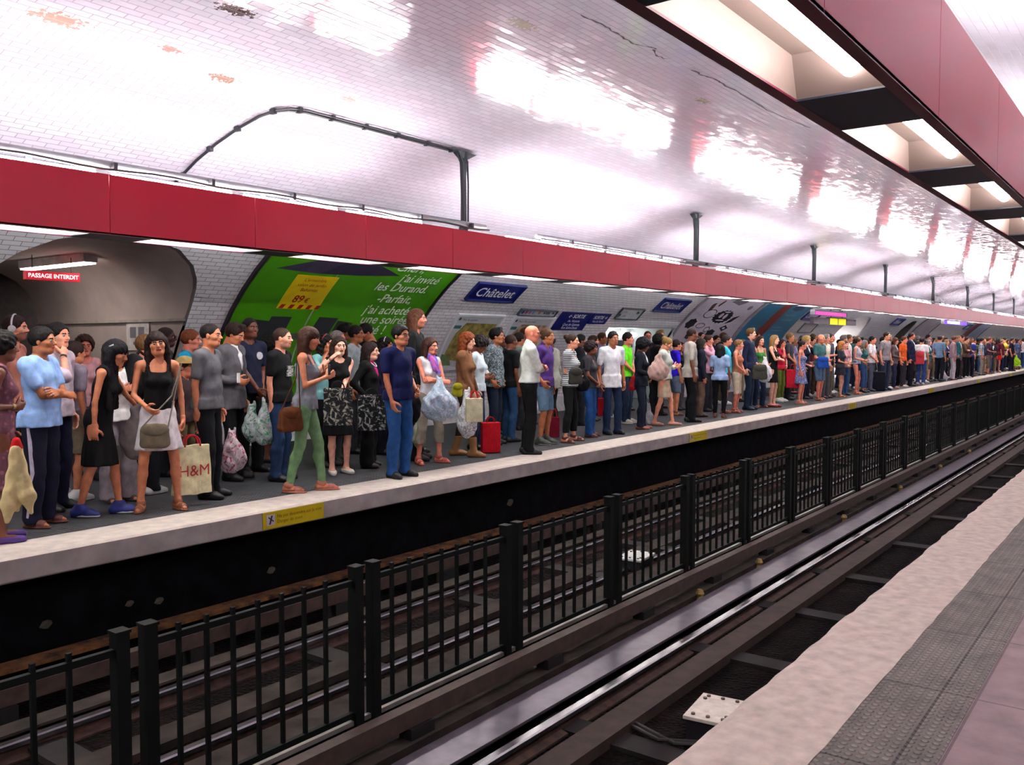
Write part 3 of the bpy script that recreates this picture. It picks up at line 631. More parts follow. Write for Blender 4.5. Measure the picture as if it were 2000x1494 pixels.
# line strip over the maps
t = board('line_strip', 14.5, 15.8, 2.14, 2.25, mat('cfd6dc', .35), 'narrow white strip sign with coloured line badges', 'sign', mat('4b5564', .4), .012)
for i, c in enumerate(('2d3a8a', 'c85a90', 'c070a0', '7fb0d8', 'b98a3a')): wshape([oval(14.62 + .12 * i + (.1 if i == 4 else 0), s(2.19), .045, .045, 14)], mat(c, .5), 'line_badge', t)
wtext('M RER', 15.35, s(2.17), .085, M_INK, t, bold=.003); wshape([[(15.68, s(2.17)), (15.76, s(2.19)), (15.68, s(2.22))]], M_INK, 'arrow', t)
t = board('direction_sign', 18.37, 19.43, 2.15, 2.38, mat('d3dad8', .35), 'white framed direction sign right of the blue exit signs', 'sign', mat('3f4a50', .4), .014)
wtext('M', 18.42, s(2.2), .13, M_INK, t, bold=.004); wtext('RER', 18.62, s(2.28), .08, mat('b06a70', .5), t); wtext('Lignes', 18.62, s(2.2), .07, M_INK, t); wshape([[(19.2, s(2.26)), (19.34, s(2.29)), (19.2, s(2.34))]], M_INK, 'arrow', t)
t = board('exit_sign', 16.05, 17.33, 1.85, 2.23, M_BLUE, 'large blue exit sign with white lines of text', 'sign'); 
wtext('← SORTIE', 16.72, s(2.12), .15, M_W, t, 'CENTER', bold=.003); wtext('Av. Victoria', 16.72, s(2.03), .1, M_W, t, 'CENTER'); wtext('Quai de Gesvres', 16.72, s(1.95), .1, M_W, t, 'CENTER'); wtext('Rue Saint-Denis', 16.72, s(1.88), .1, M_W, t, 'CENTER')
t = board('exit_sign', 17.36, 18.12, 2.0, 2.23, M_BLUE, 'small blue exit sign joined to the right of the large one', 'sign')
wtext('SORTIE →', 17.74, s(2.12), .13, M_W, t, 'CENTER', bold=.003); wtext('Rue de Rivoli', 17.74, s(2.04), .09, M_W, t, 'CENTER')
for x0, z0, c, lb in ((31.6, 1.95, 'bfbcc0', 'small white notice on the wall right of the blue poster'), (32.3, 1.5, '8f8a92', 'grey framed notice low on the wall right of the blue poster')):
    board('wall_notice', x0, x0 + 1.4, z0, z0 + .3, mat(c, .5, noise=.1), lb, 'notice', mat('77757c', .5), .02)
# hanging lit signs
def hung(name, x, y, z, L_, h, c, st, lb, cat='sign', rz=0, up=.16):
    t = empty(name, (x, y, z), rz); tag(t, lb, cat)
    b = MB(); b.box(0, L_, -.05, .05, 0, h); b.obj('lit_panel', glow(c, st), t)
    b = MB(); b.box(-.02, L_ + .02, -.06, .06, h, h + .03); b.box(-.03, 0, -.06, .06, 0, h); b.box(L_, L_ + .03, -.06, .06, 0, h); b.obj('sign_housing', mat('3a3640', .5), t)
    b = MB()
    for q in (.15, .85): b.tube([(L_ * q, 0, h + .02), (L_ * q, 0, h + up)], .012, 6)
    b.obj('hanger', M_GREY, t); return t
hung('line_sign', 22.0, 7.2, 2.25, 2.6, .09, 'c0309a', .6, 'thin magenta lit sign hanging under the far beam')
hung('line_sign', 37.2, 7.2, 2.27, 4.6, .14, '5a30e0', 1.2, 'blue and white lit train sign under the far beam')
b = MB(); b.box(.6, 3.0, -.055, .055, .03, .12); o = b.obj('bright_display', glow('ffffff', 4), [q for q in bpy.data.objects if q.get('label', '').startswith('blue and white lit')][0])
t = hung('exit_light', 29.0, 9.0, 2.14, 1.75, .2, 'd6d000', .6, 'yellow lit exit sign hanging before the bright passage', up=1.24)
b = MB(); b.box(.84, .92, -.056, .056, 0, .2); b.obj('divider', mat('8a8400', .5), t)
b = MB(); b.box(-1.6, -.03, -.06, .06, .0, .2); b.box(1.78, 2.9, -.06, .06, .0, .2); b.obj('grey_panel', mat('77717a', .5), t)
hung('line_sign', 60, 7.2, 2.27, 6, .12, 'a85a90', 1.0, 'faint pink lit sign far down under the far beam')
# things inside the first passage
t = empty('hanging_lamp_box', (6.29, 11.9, 2.64)); tag(t, 'white fluorescent lamp box hanging inside the passage at left', 'ceiling lamp')
b = MB(); b.box(-.1, .1, 0, 1.9, .02, .2); b.obj('housing', mat('e8e2e2', .4), t, bevel=.006)
b = MB(); b.box(-.085, .085, .03, 1.87, 0, .02); b.obj('diffuser', glow('fff6ee', 10), t)
b = MB(); b.tube([(0, .4, .2), (0, .4, .34)], .012, 6); b.tube([(0, 1.6, .2), (0, 1.6, .34)], .012, 6); b.obj('hanger', M_GREY, t)
t = empty('hanging_lamp_box', (5.0, 12.6, 2.62)); tag(t, 'second lamp box, mostly cut off by the left picture edge', 'ceiling lamp')
b = MB(); b.box(-.1, .1, 0, 1.5, .02, .18); b.obj('housing', mat('c9c2c2', .4), t); b = MB(); b.box(-.085, .085, .03, 1.47, 0, .02); b.obj('diffuser', glow('fff6ee', 5), t)
t = empty('no_entry_sign', (5.55, 12.2, 2.40)); tag(t, 'red lit sign with white capitals hanging in the passage', 'sign')
b = MB(); b.box(0, .72, -.04, .04, 0, .115); b.obj('sign_box', glow('d0122a', .3), t)
Mx = Matrix.Translation((.36, -.045, .03)) @ Matrix.Rotation(PI / 2, 4, 'X'); ptext('PASSAGE INTERDIT', Mx, .078, glow('ffffff', .6), t, bold=.0015)
b = MB(); b.tube([(.1, 0, .115), (.1, 0, .33)], .006, 6); b.tube([(.62, 0, .115), (.62, 0, .33)], .006, 6); b.obj('hanger', M_GREY, t)
t = empty('wall_notice', (7.13, 12.2, 1.45)); tag(t, 'white paper notice with grey print on the passage wall', 'notice')
b = MB(); b.box(-.005, .0, -.3, .3, 0, .42); b.obj('sheet', mat('cfc9c6', .6), t); b = MB(); b.box(-.007, -.005, -.18, -.02, .18, .34); b.box(-.007, -.005, .04, .2, .18, .34); b.box(-.007, -.005, -.1, .12, .08, .12); b.obj('print', mat('77727a', .6), t)
# warning plates on the far platform edge
for k, x in enumerate((5.13, 14.11, 23.37, 32.7, 41.9, 51.1, 60.3)):
    t = empty('warning_plate', (x, 6.722, -.17)); tag(t, 'yellow warning plate on the far platform edge, %s from the left' % NUMW[k], 'sign', 'yellow warning plates along the platform edge')
    b = MB(); b.box(0, .73, 0, .006, 0, .155); b.obj('plate', mat('c9b208', .45, noise=.06), t)
    if k < 3:
        b = MB(); b.box(.04, .135, -.002, 0, .03, .13); b.obj('pictogram_panel', mat('c9bfc4', .5), t)
        b = MB(); b.add([(.065, -.003, .04), (.085, -.003, .04), (.11, -.003, .12), (.09, -.003, .12)], [(0, 1, 2, 3)]); b.add([(.06, -.003, .10), (.12, -.003, .055), (.12, -.003, .07), (.06, -.003, .115)], [(0, 1, 2, 3)]); b.obj('pictogram', mat('3a2a3a', .5), t)
        for body, z in (('Ne pas descendre sur la voie', .09), ('Danger de mort', .04)):
            Mx = Matrix.Translation((.16, -.002, z)) @ Matrix.Rotation(PI / 2, 4, 'X'); ptext(body, Mx, .046, mat('5c5210', .5), t, 'LEFT')
# litter and dirt
for x, y, z, r_, c, lb in ((7.9, 2.35, -1.1, .06, 'd8d8dc', 'white paper scrap on the near track bed'), (6.7, 2.2, -1.1, .03, 'a01818', 'tiny red scrap on the near track bed'), (5.4, 6.9, -1.1, .09, '9a8f7a', 'pale crumpled paper under the far platform'), (4.2, 6.9, -1.1, .08, '8d8270', 'pale litter below the far platform at left')):
    b = MB(); rr = random.Random(x); n = 7
    b.add([(x, y, z + .05)] + [(x + r_ * math.cos(i * .9) * (.7 + .5 * rr.random()), y + r_ * math.sin(i * .9) * (.7 + .5 * rr.random()), z + .03 * rr.random()) for i in range(n)], [(0, 1 + i, 1 + (i + 1) % n) for i in range(n)])
    tag(b.obj('paper_scrap', mat(c, .8)), lb, 'litter', 'litter on the track')
# lamps inside the passages
def area(name, loc, sx, sy, e, rot=(0, 0, 0), c=(1, .95, .93)):
    l = bpy.data.lights.new(name, 'AREA'); l.shape = 'RECTANGLE'; l.size = sx; l.size_y = sy; l.energy = e; l.color = c
    o = bpy.data.objects.new(name, l); C.objects.link(o); o.location = loc; o.rotation_euler = rot; return o
area('passage_ceiling_light', (37.9, 13.2, 2.5), 1.5, 2.5, 160)
area('lobby_ceiling_light', (9.5, 16.8, 2.85), 1.5, 1.0, 12)

# cracks along the crown of the vault
b = MB(); rr = random.Random(5)
for line in ([(6.414, 4.079), (6.634, 4.063), (6.84, 4.058), (7.101, 4.079), (7.328, 4.074), (7.453, 4.024), (7.623, 3.964)], [(7.557, 4.004), (7.755, 4.065), (7.885, 4.044), (7.92, 3.996)], [(8.367, 3.992), (8.589, 3.983), (8.826, 3.93), (9.022, 3.947), (9.37, 3.932), (9.909, 3.94), (10.347, 3.955), (10.76, 3.919), (11.172, 3.872), (11.606, 3.821)]):
    fine = []
    for (x0_, y0_), (x1_, y1_) in zip(line, line[1:]):
        for q in range(4): fine.append((x0_ + (x1_ - x0_) * q / 4 + rr.uniform(-.012, .012), y0_ + (y1_ - y0_) * q / 4 + rr.uniform(-.012, .012)))
    b.add([p for x, y in fine for w_ in [rr.uniform(.004, .013)] for p in ((x, y - w_, ceil_z(y - w_) - .004), (x, y + w_, ceil_z(y + w_) - .004))], [(2 * i, 2 * i + 1, 2 * i + 3, 2 * i + 2) for i in range(len(fine) - 1)])
struct(b.obj('ceiling_crack', mat('4a3a38', .9, noise=.3)))

b = MB(); b.prism([(6.84, -.88), (6.84, -.85), (7.0, -.84), (7.0, -.9)], X0, X1); struct(b.obj('trim_pit_ledge', mat('6a4420', .9, noise=.45, scale=9, bump=.6)))
b = MB()
for x, z, r_ in ((5.43, -.65, .05), (4.24, -.67, .045), (3.97, -.63, .04), (3.28, -.63, .05), (9.3, -.55, .07)):
    n = 9; b.add([(x, 6.992, z)] + [(x + r_ * math.cos(i * .7) * (1 + .3 * math.sin(i * 3)), 6.996, z + r_ * .7 * math.sin(i * .7)) for i in range(n)], [(0, 1 + i, 1 + (i + 1) % n) for i in range(n)])
struct(b.obj('trim_wall_patches', mat('4c4438', .9, noise=.2)))

# ------------------------------------------------------------ bodies and clothes: blended rounded volumes turned into one surface
F4 = np.float32
class Fld:
    def __init__(s, lo, hi, h):
        s.lo = np.array(lo, float); s.h = h; n = np.ceil((np.array(hi) - s.lo) / h).astype(int) + 2; s.n = n
        s.ax = [(s.lo[i] + h * np.arange(n[i])).astype(F4) for i in range(3)]; s.D = np.full(n, .3, F4)
    def _sl(s, a, b, m):
        out = []
        for i in range(3):
            i0 = max(0, int((a[i] - m - s.lo[i]) / s.h)); i1 = min(s.n[i], int((b[i] + m - s.lo[i]) / s.h) + 2)
            if i1 <= i0: return None
            out.append(slice(i0, i1))
        return tuple(out)
    def _xyz(s, sl): return s.ax[0][sl[0]][:, None, None], s.ax[1][sl[1]][None, :, None], s.ax[2][sl[2]][None, None, :]
    def _mix(s, sl, d, k, op):
        D = s.D[sl]
        if op == 'u':
            if k > 0: hh = np.maximum(k - np.abs(D - d), 0) / k; s.D[sl] = np.minimum(D, d) - hh * hh * k * .25
            else: s.D[sl] = np.minimum(D, d)
        else:
            d = -d
            if k > 0: hh = np.maximum(k - np.abs(D - d), 0) / k; s.D[sl] = np.maximum(D, d) + hh * hh * k * .25
            else: s.D[sl] = np.maximum(D, d)
    def cone(s, a, b, ra, rb, k=.02, op='u', flat=1.):
        a = np.array(a, float); b = np.array(b, float); m = max(ra, rb) * max(1, flat) + k + 2.5 * s.h
        sl = s._sl(np.minimum(a, b), np.maximum(a, b), m)
        if sl is None: return s
        X, Y, Z = s._xyz(sl); v = b - a; L2 = float(v @ v) + 1e-9
        t = np.clip(((X - a[0]) * v[0] + (Y - a[1]) * v[1] + (Z - a[2]) * v[2]) / L2, 0, 1)
        d = np.sqrt((X - a[0] - t * v[0]) ** 2 + ((Y - a[1] - t * v[1]) / flat) ** 2 + (Z - a[2] - t * v[2]) ** 2) - (ra + (rb - ra) * t)
        s._mix(sl, d, k, op); return s
    def ell(s, c, r, M=None, k=.02, op='u'):
        c = np.array(c, float); r = np.array(r, float); m = k + 2.5 * s.h; R = r if M is None else np.full(3, r.max())
        sl = s._sl(c - R, c + R, m)
        if sl is None: return s
        X, Y, Z = s._xyz(sl); X = X - c[0]; Y = Y - c[1]; Z = Z - c[2]
        if M is not None: X, Y, Z = (M[0, i] * X + M[1, i] * Y + M[2, i] * Z for i in range(3))
        k0 = np.sqrt((X / r[0]) ** 2 + (Y / r[1]) ** 2 + (Z / r[2]) ** 2); k1 = np.sqrt((X / r[0] ** 2) ** 2 + (Y / r[1] ** 2) ** 2 + (Z / r[2] ** 2) ** 2) + 1e-6
        s._mix(sl, (k0 * (k0 - 1) / k1).astype(F4), k, op); return s
    def skirt(s, z0, z1, r0, r1, c0, c1, k=.03, wav=0.):
        """elliptical frustum from the waist z0 down to the hem z1"""
        m = max(r0 + r1) + k + .03; sl = s._sl((min(c0[0], c1[0]), min(c0[1], c1[1]), z1), (max(c0[0], c1[0]), max(c0[1], c1[1]), z0), m)
        X, Y, Z = s._xyz(sl); t = np.clip((z0 - Z) / (z0 - z1), 0, 1)
        ax = r0[0] + (r1[0] - r0[0]) * t; ay = r0[1] + (r1[1] - r0[1]) * t; x = X - (c0[0] + (c1[0] - c0[0]) * t); y = Y - (c0[1] + (c1[1] - c0[1]) * t)
        q = np.sqrt((x / ax) ** 2 + (y / ay) ** 2)
        if wav: q = q * (1 - wav * t * np.cos(9 * np.arctan2(y, x)))
        d = np.maximum((q - 1) * np.minimum(ax, ay), np.maximum(Z - z0, z1 - Z)); s._mix(sl, d.astype(F4), k, 'u'); return s
    def plane(s, nrm, p):            # keep the side the normal points away from
        X, Y, Z = s._xyz((slice(None),) * 3); s.D = np.maximum(s.D, ((X - p[0]) * nrm[0] + (Y - p[1]) * nrm[1] + (Z - p[2]) * nrm[2]).astype(F4)); return s
    def ripple(s, a, f, ph=0.):
        X, Y, Z = s._xyz((slice(None),) * 3)
        s.D = s.D + (a * (np.sin(f * Z + 2.1 * np.sin(f * .7 * X + ph) + ph) * np.cos(f * .6 * Y + ph * 2) + .6 * np.sin(f * 1.7 * (Y + .6 * Z) + ph * 3))).astype(F4); return s
    def mesh(s):
        D = s.D; ins = D < 0; n = np.array(D.shape) - 1; cnt = np.zeros(n, np.int8)
        offs = [(i, j, k) for i in (0, 1) for j in (0, 1) for k in (0, 1)]
        for o in offs: cnt += ins[o[0]:o[0] + n[0], o[1]:o[1] + n[1], o[2]:o[2] + n[2]]
        idx = np.argwhere((cnt > 0) & (cnt < 8))
        if not len(idx): return np.zeros((0, 3)), np.zeros((0, 4), int)
        vid = np.full(n, -1, np.int32); vid[tuple(idx.T)] = np.arange(len(idx)); P = np.zeros((len(idx), 3)); W = np.zeros(len(idx))
        for ax in range(3):
            o1, o2 = [i for i in range(3) if i != ax]
            for u in (0, 1):
                for v in (0, 1):
                    p = idx.copy(); p[:, o1] += u; p[:, o2] += v; q = p.copy(); q[:, ax] += 1
                    a = D[tuple(p.T)]; b = D[tuple(q.T)]; c = (a < 0) != (b < 0); t = np.where(c, a / np.where(c, a - b, 1), 0)
                    pp = p.astype(float); pp[:, ax] += t; P += pp * c[:, None]; W += c
        P = s.lo + s.h * P / W[:, None]; Q = []
        for ax in range(3):
            o1, o2 = [(1, 2), (2, 0), (0, 1)][ax]; sl0 = [slice(1, n[i]) for i in range(3)]; sl0[ax] = slice(0, n[ax]); sl1 = list(sl0); sl1[ax] = slice(1, n[ax] + 1)
            a = ins[tuple(sl0)]; b = ins[tuple(sl1)]; st = np.array([sl0[i].start for i in range(3)])
            for sgn in (0, 1):
                e = np.argwhere((a & ~b) if sgn == 0 else (~a & b)) + st
                if not len(e): continue
                def g(du, dv): r = e.copy(); r[:, o1] -= du; r[:, o2] -= dv; return vid[tuple(r.T)]
                q = np.stack([g(1, 1), g(0, 1), g(0, 0), g(1, 0)], 1); Q.append(q if sgn == 0 else q[:, ::-1])
        Q = np.concatenate(Q); Q = Q[(Q >= 0).all(1)]
        return P, Q
def link_mesh(name, parts, mats, parent):
    """parts: (verts, faces, material index or array)"""
    V, Fc, MI = [], [], []; n = 0
    for v, f, m in parts:
        if len(v) == 0: continue
        V.append(np.asarray(v, float)); Fc.append([np.asarray(f) + n] if isinstance(f, np.ndarray) else [np.asarray([g]) + n for g in f]); MI.append(np.broadcast_to(m, (len(f),))); n += len(v)
    V = np.concatenate(V); fl = [a for q in Fc for a in q]
    me = bpy.data.meshes.new(name); me.vertices.add(len(V)); me.vertices.foreach_set('co', V.astype(F4).ravel())
    tot = np.concatenate([np.full(len(a), a.shape[1]) for a in fl]); li = np.concatenate([a.ravel() for a in fl])
    me.loops.add(len(li)); me.loops.foreach_set('vertex_index', li.astype(np.int32)); me.polygons.add(len(tot))
    me.polygons.foreach_set('loop_start', np.concatenate([[0], np.cumsum(tot)[:-1]]).astype(np.int32)); me.polygons.foreach_set('loop_total', tot.astype(np.int32))
    me.polygons.foreach_set('material_index', np.concatenate(MI).astype(np.int32)); me.polygons.foreach_set('use_smooth', np.ones(len(tot), bool))
    me.update(calc_edges=True)
    for m in mats: me.materials.append(m)
    o = bpy.data.objects.new(name, me); C.objects.link(o); o.parent = parent; return o
def rotm(z=0., y=0., x=0.):
    cz, sz, cy, sy, cx, sx = math.cos(z), math.sin(z), math.cos(y), math.sin(y), math.cos(x), math.sin(x)
    return np.array([[cz, -sz, 0], [sz, cz, 0], [0, 0, 1]]) @ np.array([[cy, 0, sy], [0, 1, 0], [-sy, 0, cy]]) @ np.array([[1, 0, 0], [0, cx, -sx], [0, sx, cx]])
def ball(c, r, n=8, m=6):
    v = [(c[0], c[1], c[2] + r)]
    for i in range(1, m):
        for k in range(n): v.append((c[0] + r * math.sin(PI * i / m) * math.cos(2 * PI * k / n), c[1] + r * math.sin(PI * i / m) * math.sin(2 * PI * k / n), c[2] + r * math.cos(PI * i / m)))
    v.append((c[0], c[1], c[2] - r)); f = []
    for k in range(n): f.append((0, 1 + k, 1 + (k + 1) % n, 1 + (k + 1) % n)); 
    for i in range(m - 2):
        for k in range(n): f.append((1 + i * n + k, 1 + (i + 1) * n + k, 1 + (i + 1) * n + (k + 1) % n, 1 + i * n + (k + 1) % n))
    f = [g if g[2] != g[3] else None for g in f]; f = [g for g in f if g]
    return np.array(v), np.array(f)
def ik(a, t, l1, l2, hint):
    a = np.array(a, float); t = np.array(t, float); d = t - a; L = np.linalg.norm(d); mx = (l1 + l2) * .995
    if L > mx: d = d / L * mx; t = a + d; L = mx
    if L < abs(l1 - l2) + .02: L = abs(l1 - l2) + .02
    u = d / (np.linalg.norm(d) + 1e-9); c = (l1 * l1 + L * L - l2 * l2) / (2 * l1 * L); c = max(-1, min(1, c)); h = np.array(hint, float); h = h - u * (h @ u)
    h /= np.linalg.norm(h) + 1e-9; return a + u * l1 * c + h * l1 * math.sqrt(1 - c * c), t
def unit(v): v = np.array(v, float); return v / (np.linalg.norm(v) + 1e-9)

def hand(wr, d, n, side, h, sc, curl):
    """palm, four unequal fingers with three bones each, thumb from the side of the palm"""
    d = unit(d); n = np.array(n, float); n = unit(n - d * (n @ d)); t = np.cross(d, n) * (1 if side < 0 else -1); wr = np.array(wr)
    f = Fld(wr - .17 * sc, wr + .17 * sc, h); f.lo = f.lo
    palm = wr + d * .045 * sc; M = np.stack([d, t, n], 1)
    f.cone(wr - d * .03 * sc, wr + d * .02 * sc, .026 * sc, .024 * sc, .01)
    f.ell(palm, (.052 * sc, .040 * sc, .0165 * sc), M, .015)
    for i, (lat, ln, st) in enumerate(((.029, .92, .085), (.010, 1.0, .09), (-.009, .94, .087), (-.027, .74, .08))):
        p = wr + d * st * sc + t * lat * sc; a = curl * (1 + .12 * i); ang = .15 + a * .5
        for L_, r0, r1, da in ((.042, .0105, .0095, a * 1.0), (.026, .0095, .0088, a * .9), (.021, .0088, .0072, 0)):
            q = p + (d * math.cos(ang) + n * math.sin(ang) + t * (.05 - .04 * i)) * L_ * ln * sc; f.cone(p, q, r0 * sc, r1 * sc, .004); p = q; ang += da
    p = wr + d * .018 * sc + t * .026 * sc + n * .006 * sc
    for v, L_, r0, r1 in ((d * .55 + t * .75 + n * .35, .040, .015, .012), (d * .8 + t * .35 + n * .5, .03, .012, .0105), (d * .9 + t * .0 + n * .55, .023, .0105, .008)):
        q = p + unit(v) * L_ * sc; f.cone(p, q, r0 * sc, r1 * sc, .008); p = q
    return f.mesh()

def head_field(h, f, hair_only=None):
    pass
def build_head(h, sex, beard, detail):
    m_ = .96 if sex == 'f' else 1.
    f = Fld((-.15, -.13, -.22), (.15, .13, .15), h)
    f.ell((-.012, 0, .028), (.097, .076, .088), k=.02); f.ell((.020, 0, -.028), (.070, .061 * m_, .084), k=.03)
    f.ell((.046, 0, -.084), (.036, .034 * m_, .028), k=.03); f.cone((.0, .035, -.07), (.05, .02, -.085), .03, .025, .02); f.cone((.0, -.035, -.07), (.05, -.02, -.085), .03, .025, .02)
    f.cone((-.03, 0, -.06), (-.035, 0, -.21), .055 * m_, .057 * m_, .03)
    f.ell((.076, 0, .022), (.018, .05, .010), k=.015)
    for y in (-1, 1):
        f.ell((.05, y * .045, -.02), (.028, .02, .022), k=.02)
        if detail: f.ell((.098, y * .031, .004), (.017, .018, .011), k=.01, op='s')
        f.ell((-.002, y * .077, -.008), (.018, .010, .030), k=.006)
    f.cone((.086, 0, .008), (.108, 0, -.024), .0075, .012, .008); f.ell((.098, 0, -.029), (.011, .018, .008), k=.006)
    if detail:
        f.ell((.086, 0, -.050), (.011, .024, .0065), k=.006); f.ell((.083, 0, -.060), (.011, .020, .0065), k=.005); f.ell((.100, 0, -.055), (.008, .022, .0016), k=.004, op='s')
    v, q = f.mesh(); c = v[q].mean(1); mi = np.zeros(len(q), int)
    ay = np.abs(c[:, 1])
    brow = (c[:, 0] > .06) & (c[:, 2] > .016) & (c[:, 2] < .027) & (ay > .013) & (ay < .047); mi[brow] = 1
    lip = (c[:, 0] > .078) & (c[:, 2] > -.066) & (c[:, 2] < -.044) & (ay < .024); mi[lip] = 2
    if beard: mi[(c[:, 2] < -.030 - .35 * np.clip(.1 - c[:, 0], 0, .1)) & (c[:, 2] > -.13) & (c[:, 0] > -.005) & ~lip & ~((c[:, 2] > -.05) & (ay > .05) & (c[:, 0] < .02))] = 3
    parts = [(v, q, mi)]
    if detail:
        for y in (-1, 1):
            bv, bf = ball((.078, y * .030, .003), .0135, 10, 8); bc = bv[bf].mean(1); e = np.where((bc[:, 0] > .0885), 5, 4); parts.append((bv, bf, e))
    return parts

def build_hair(style, h, ln, down):
    """head frame; down = straight down seen from the head"""
    if style in ('bald', None): return None
    lo, hi = np.array((-.22, -.2, -.2)), np.array((.18, .2, .2))
    dn = np.array(down, float)
    if style in ('long', 'wavy', 'pony', 'bob'): lo = np.minimum(lo, dn * (ln + .08) - .2); hi = np.maximum(hi, dn * (ln + .08) + .2)
    f = Fld(lo, hi, h); g = {'buzz': .004, 'short': .014, 'long': .014, 'wavy': .02, 'pony': .010, 'bob': .018, 'bun': .010, 'afro': .05, 'curly': .035, 'quiff': .018, 'fringe': .016}[style]
    f.ell((-.016, 0, .030), (.097 + g, .077 + g, .086 + g), k=.0)
    if style == 'quiff': f.cone((.04, -.03, .11), (.05, .03, .115), .03, .025, .02)
    # open the face
    if style in ('fringe',) or style == 'long' and ln > .42: f.ell((.10, 0, -.075), (.085, .068, .10), k=.01, op='s')
    else: f.ell((.105, 0, -.045), (.095, .082, .115), k=.012, op='s')
    f.cone((.06, 0, -.2), (.06, 0, -.06), .1, .09, .01, 's')
    if style in ('buzz', 'short', 'quiff', 'bald'):
        for y in (-1, 1): f.ell((.015, y * .1, -.04), (.045, .04, .05), k=.008, op='s')
        f.plane((0, 0, -1), (0, 0, -.06))
    elif style in ('bun', 'pony'):
        f.plane((0, 0, -1), (0, 0, -.075))
        for y in (-1, 1): f.ell((.02, y * .1, -.04), (.04, .035, .045), k=.008, op='s')
    if style == 'bun': f.ell((-.11, 0, .07), (.045, .05, .045), k=.01)
    if style == 'pony': p = np.array((-.11, 0, .03)); f.cone(p, p + dn * ln + np.array((-.03, 0, 0)), .035, .02, .02)
    if style in ('long', 'wavy', 'bob'):
        L_ = ln if style != 'bob' else .14; w_ = .03 if style != 'wavy' else .038
        p = np.array((-.055, 0, .0)); f.cone(p, p + dn * L_ + np.array((-.045, 0, 0)), .085, .06, .03)
        for y in (-1, 1):
            a = np.array((-.01, y * .078, .03)); b_ = np.array((-.02, y * .088, -.09)); f.cone(a, b_, .03, w_, .02); e = b_ + dn * max(.02, L_ - .1) + np.array((.015, y * .02, 0)); f.cone(b_, e, w_, w_ * .6, .02)
            f.cone(np.array((-.05, y * .06, -.02)), np.array((-.07, y * .08, 0)) + dn * L_, .05, .035, .03)
    if style in ('afro', 'curly', 'wavy'): f.ripple(.006, 90, 1.3)
    elif style in ('short', 'quiff', 'long', 'bob', 'fringe'): f.ripple(.0022, 120, .6)
    return f.mesh()

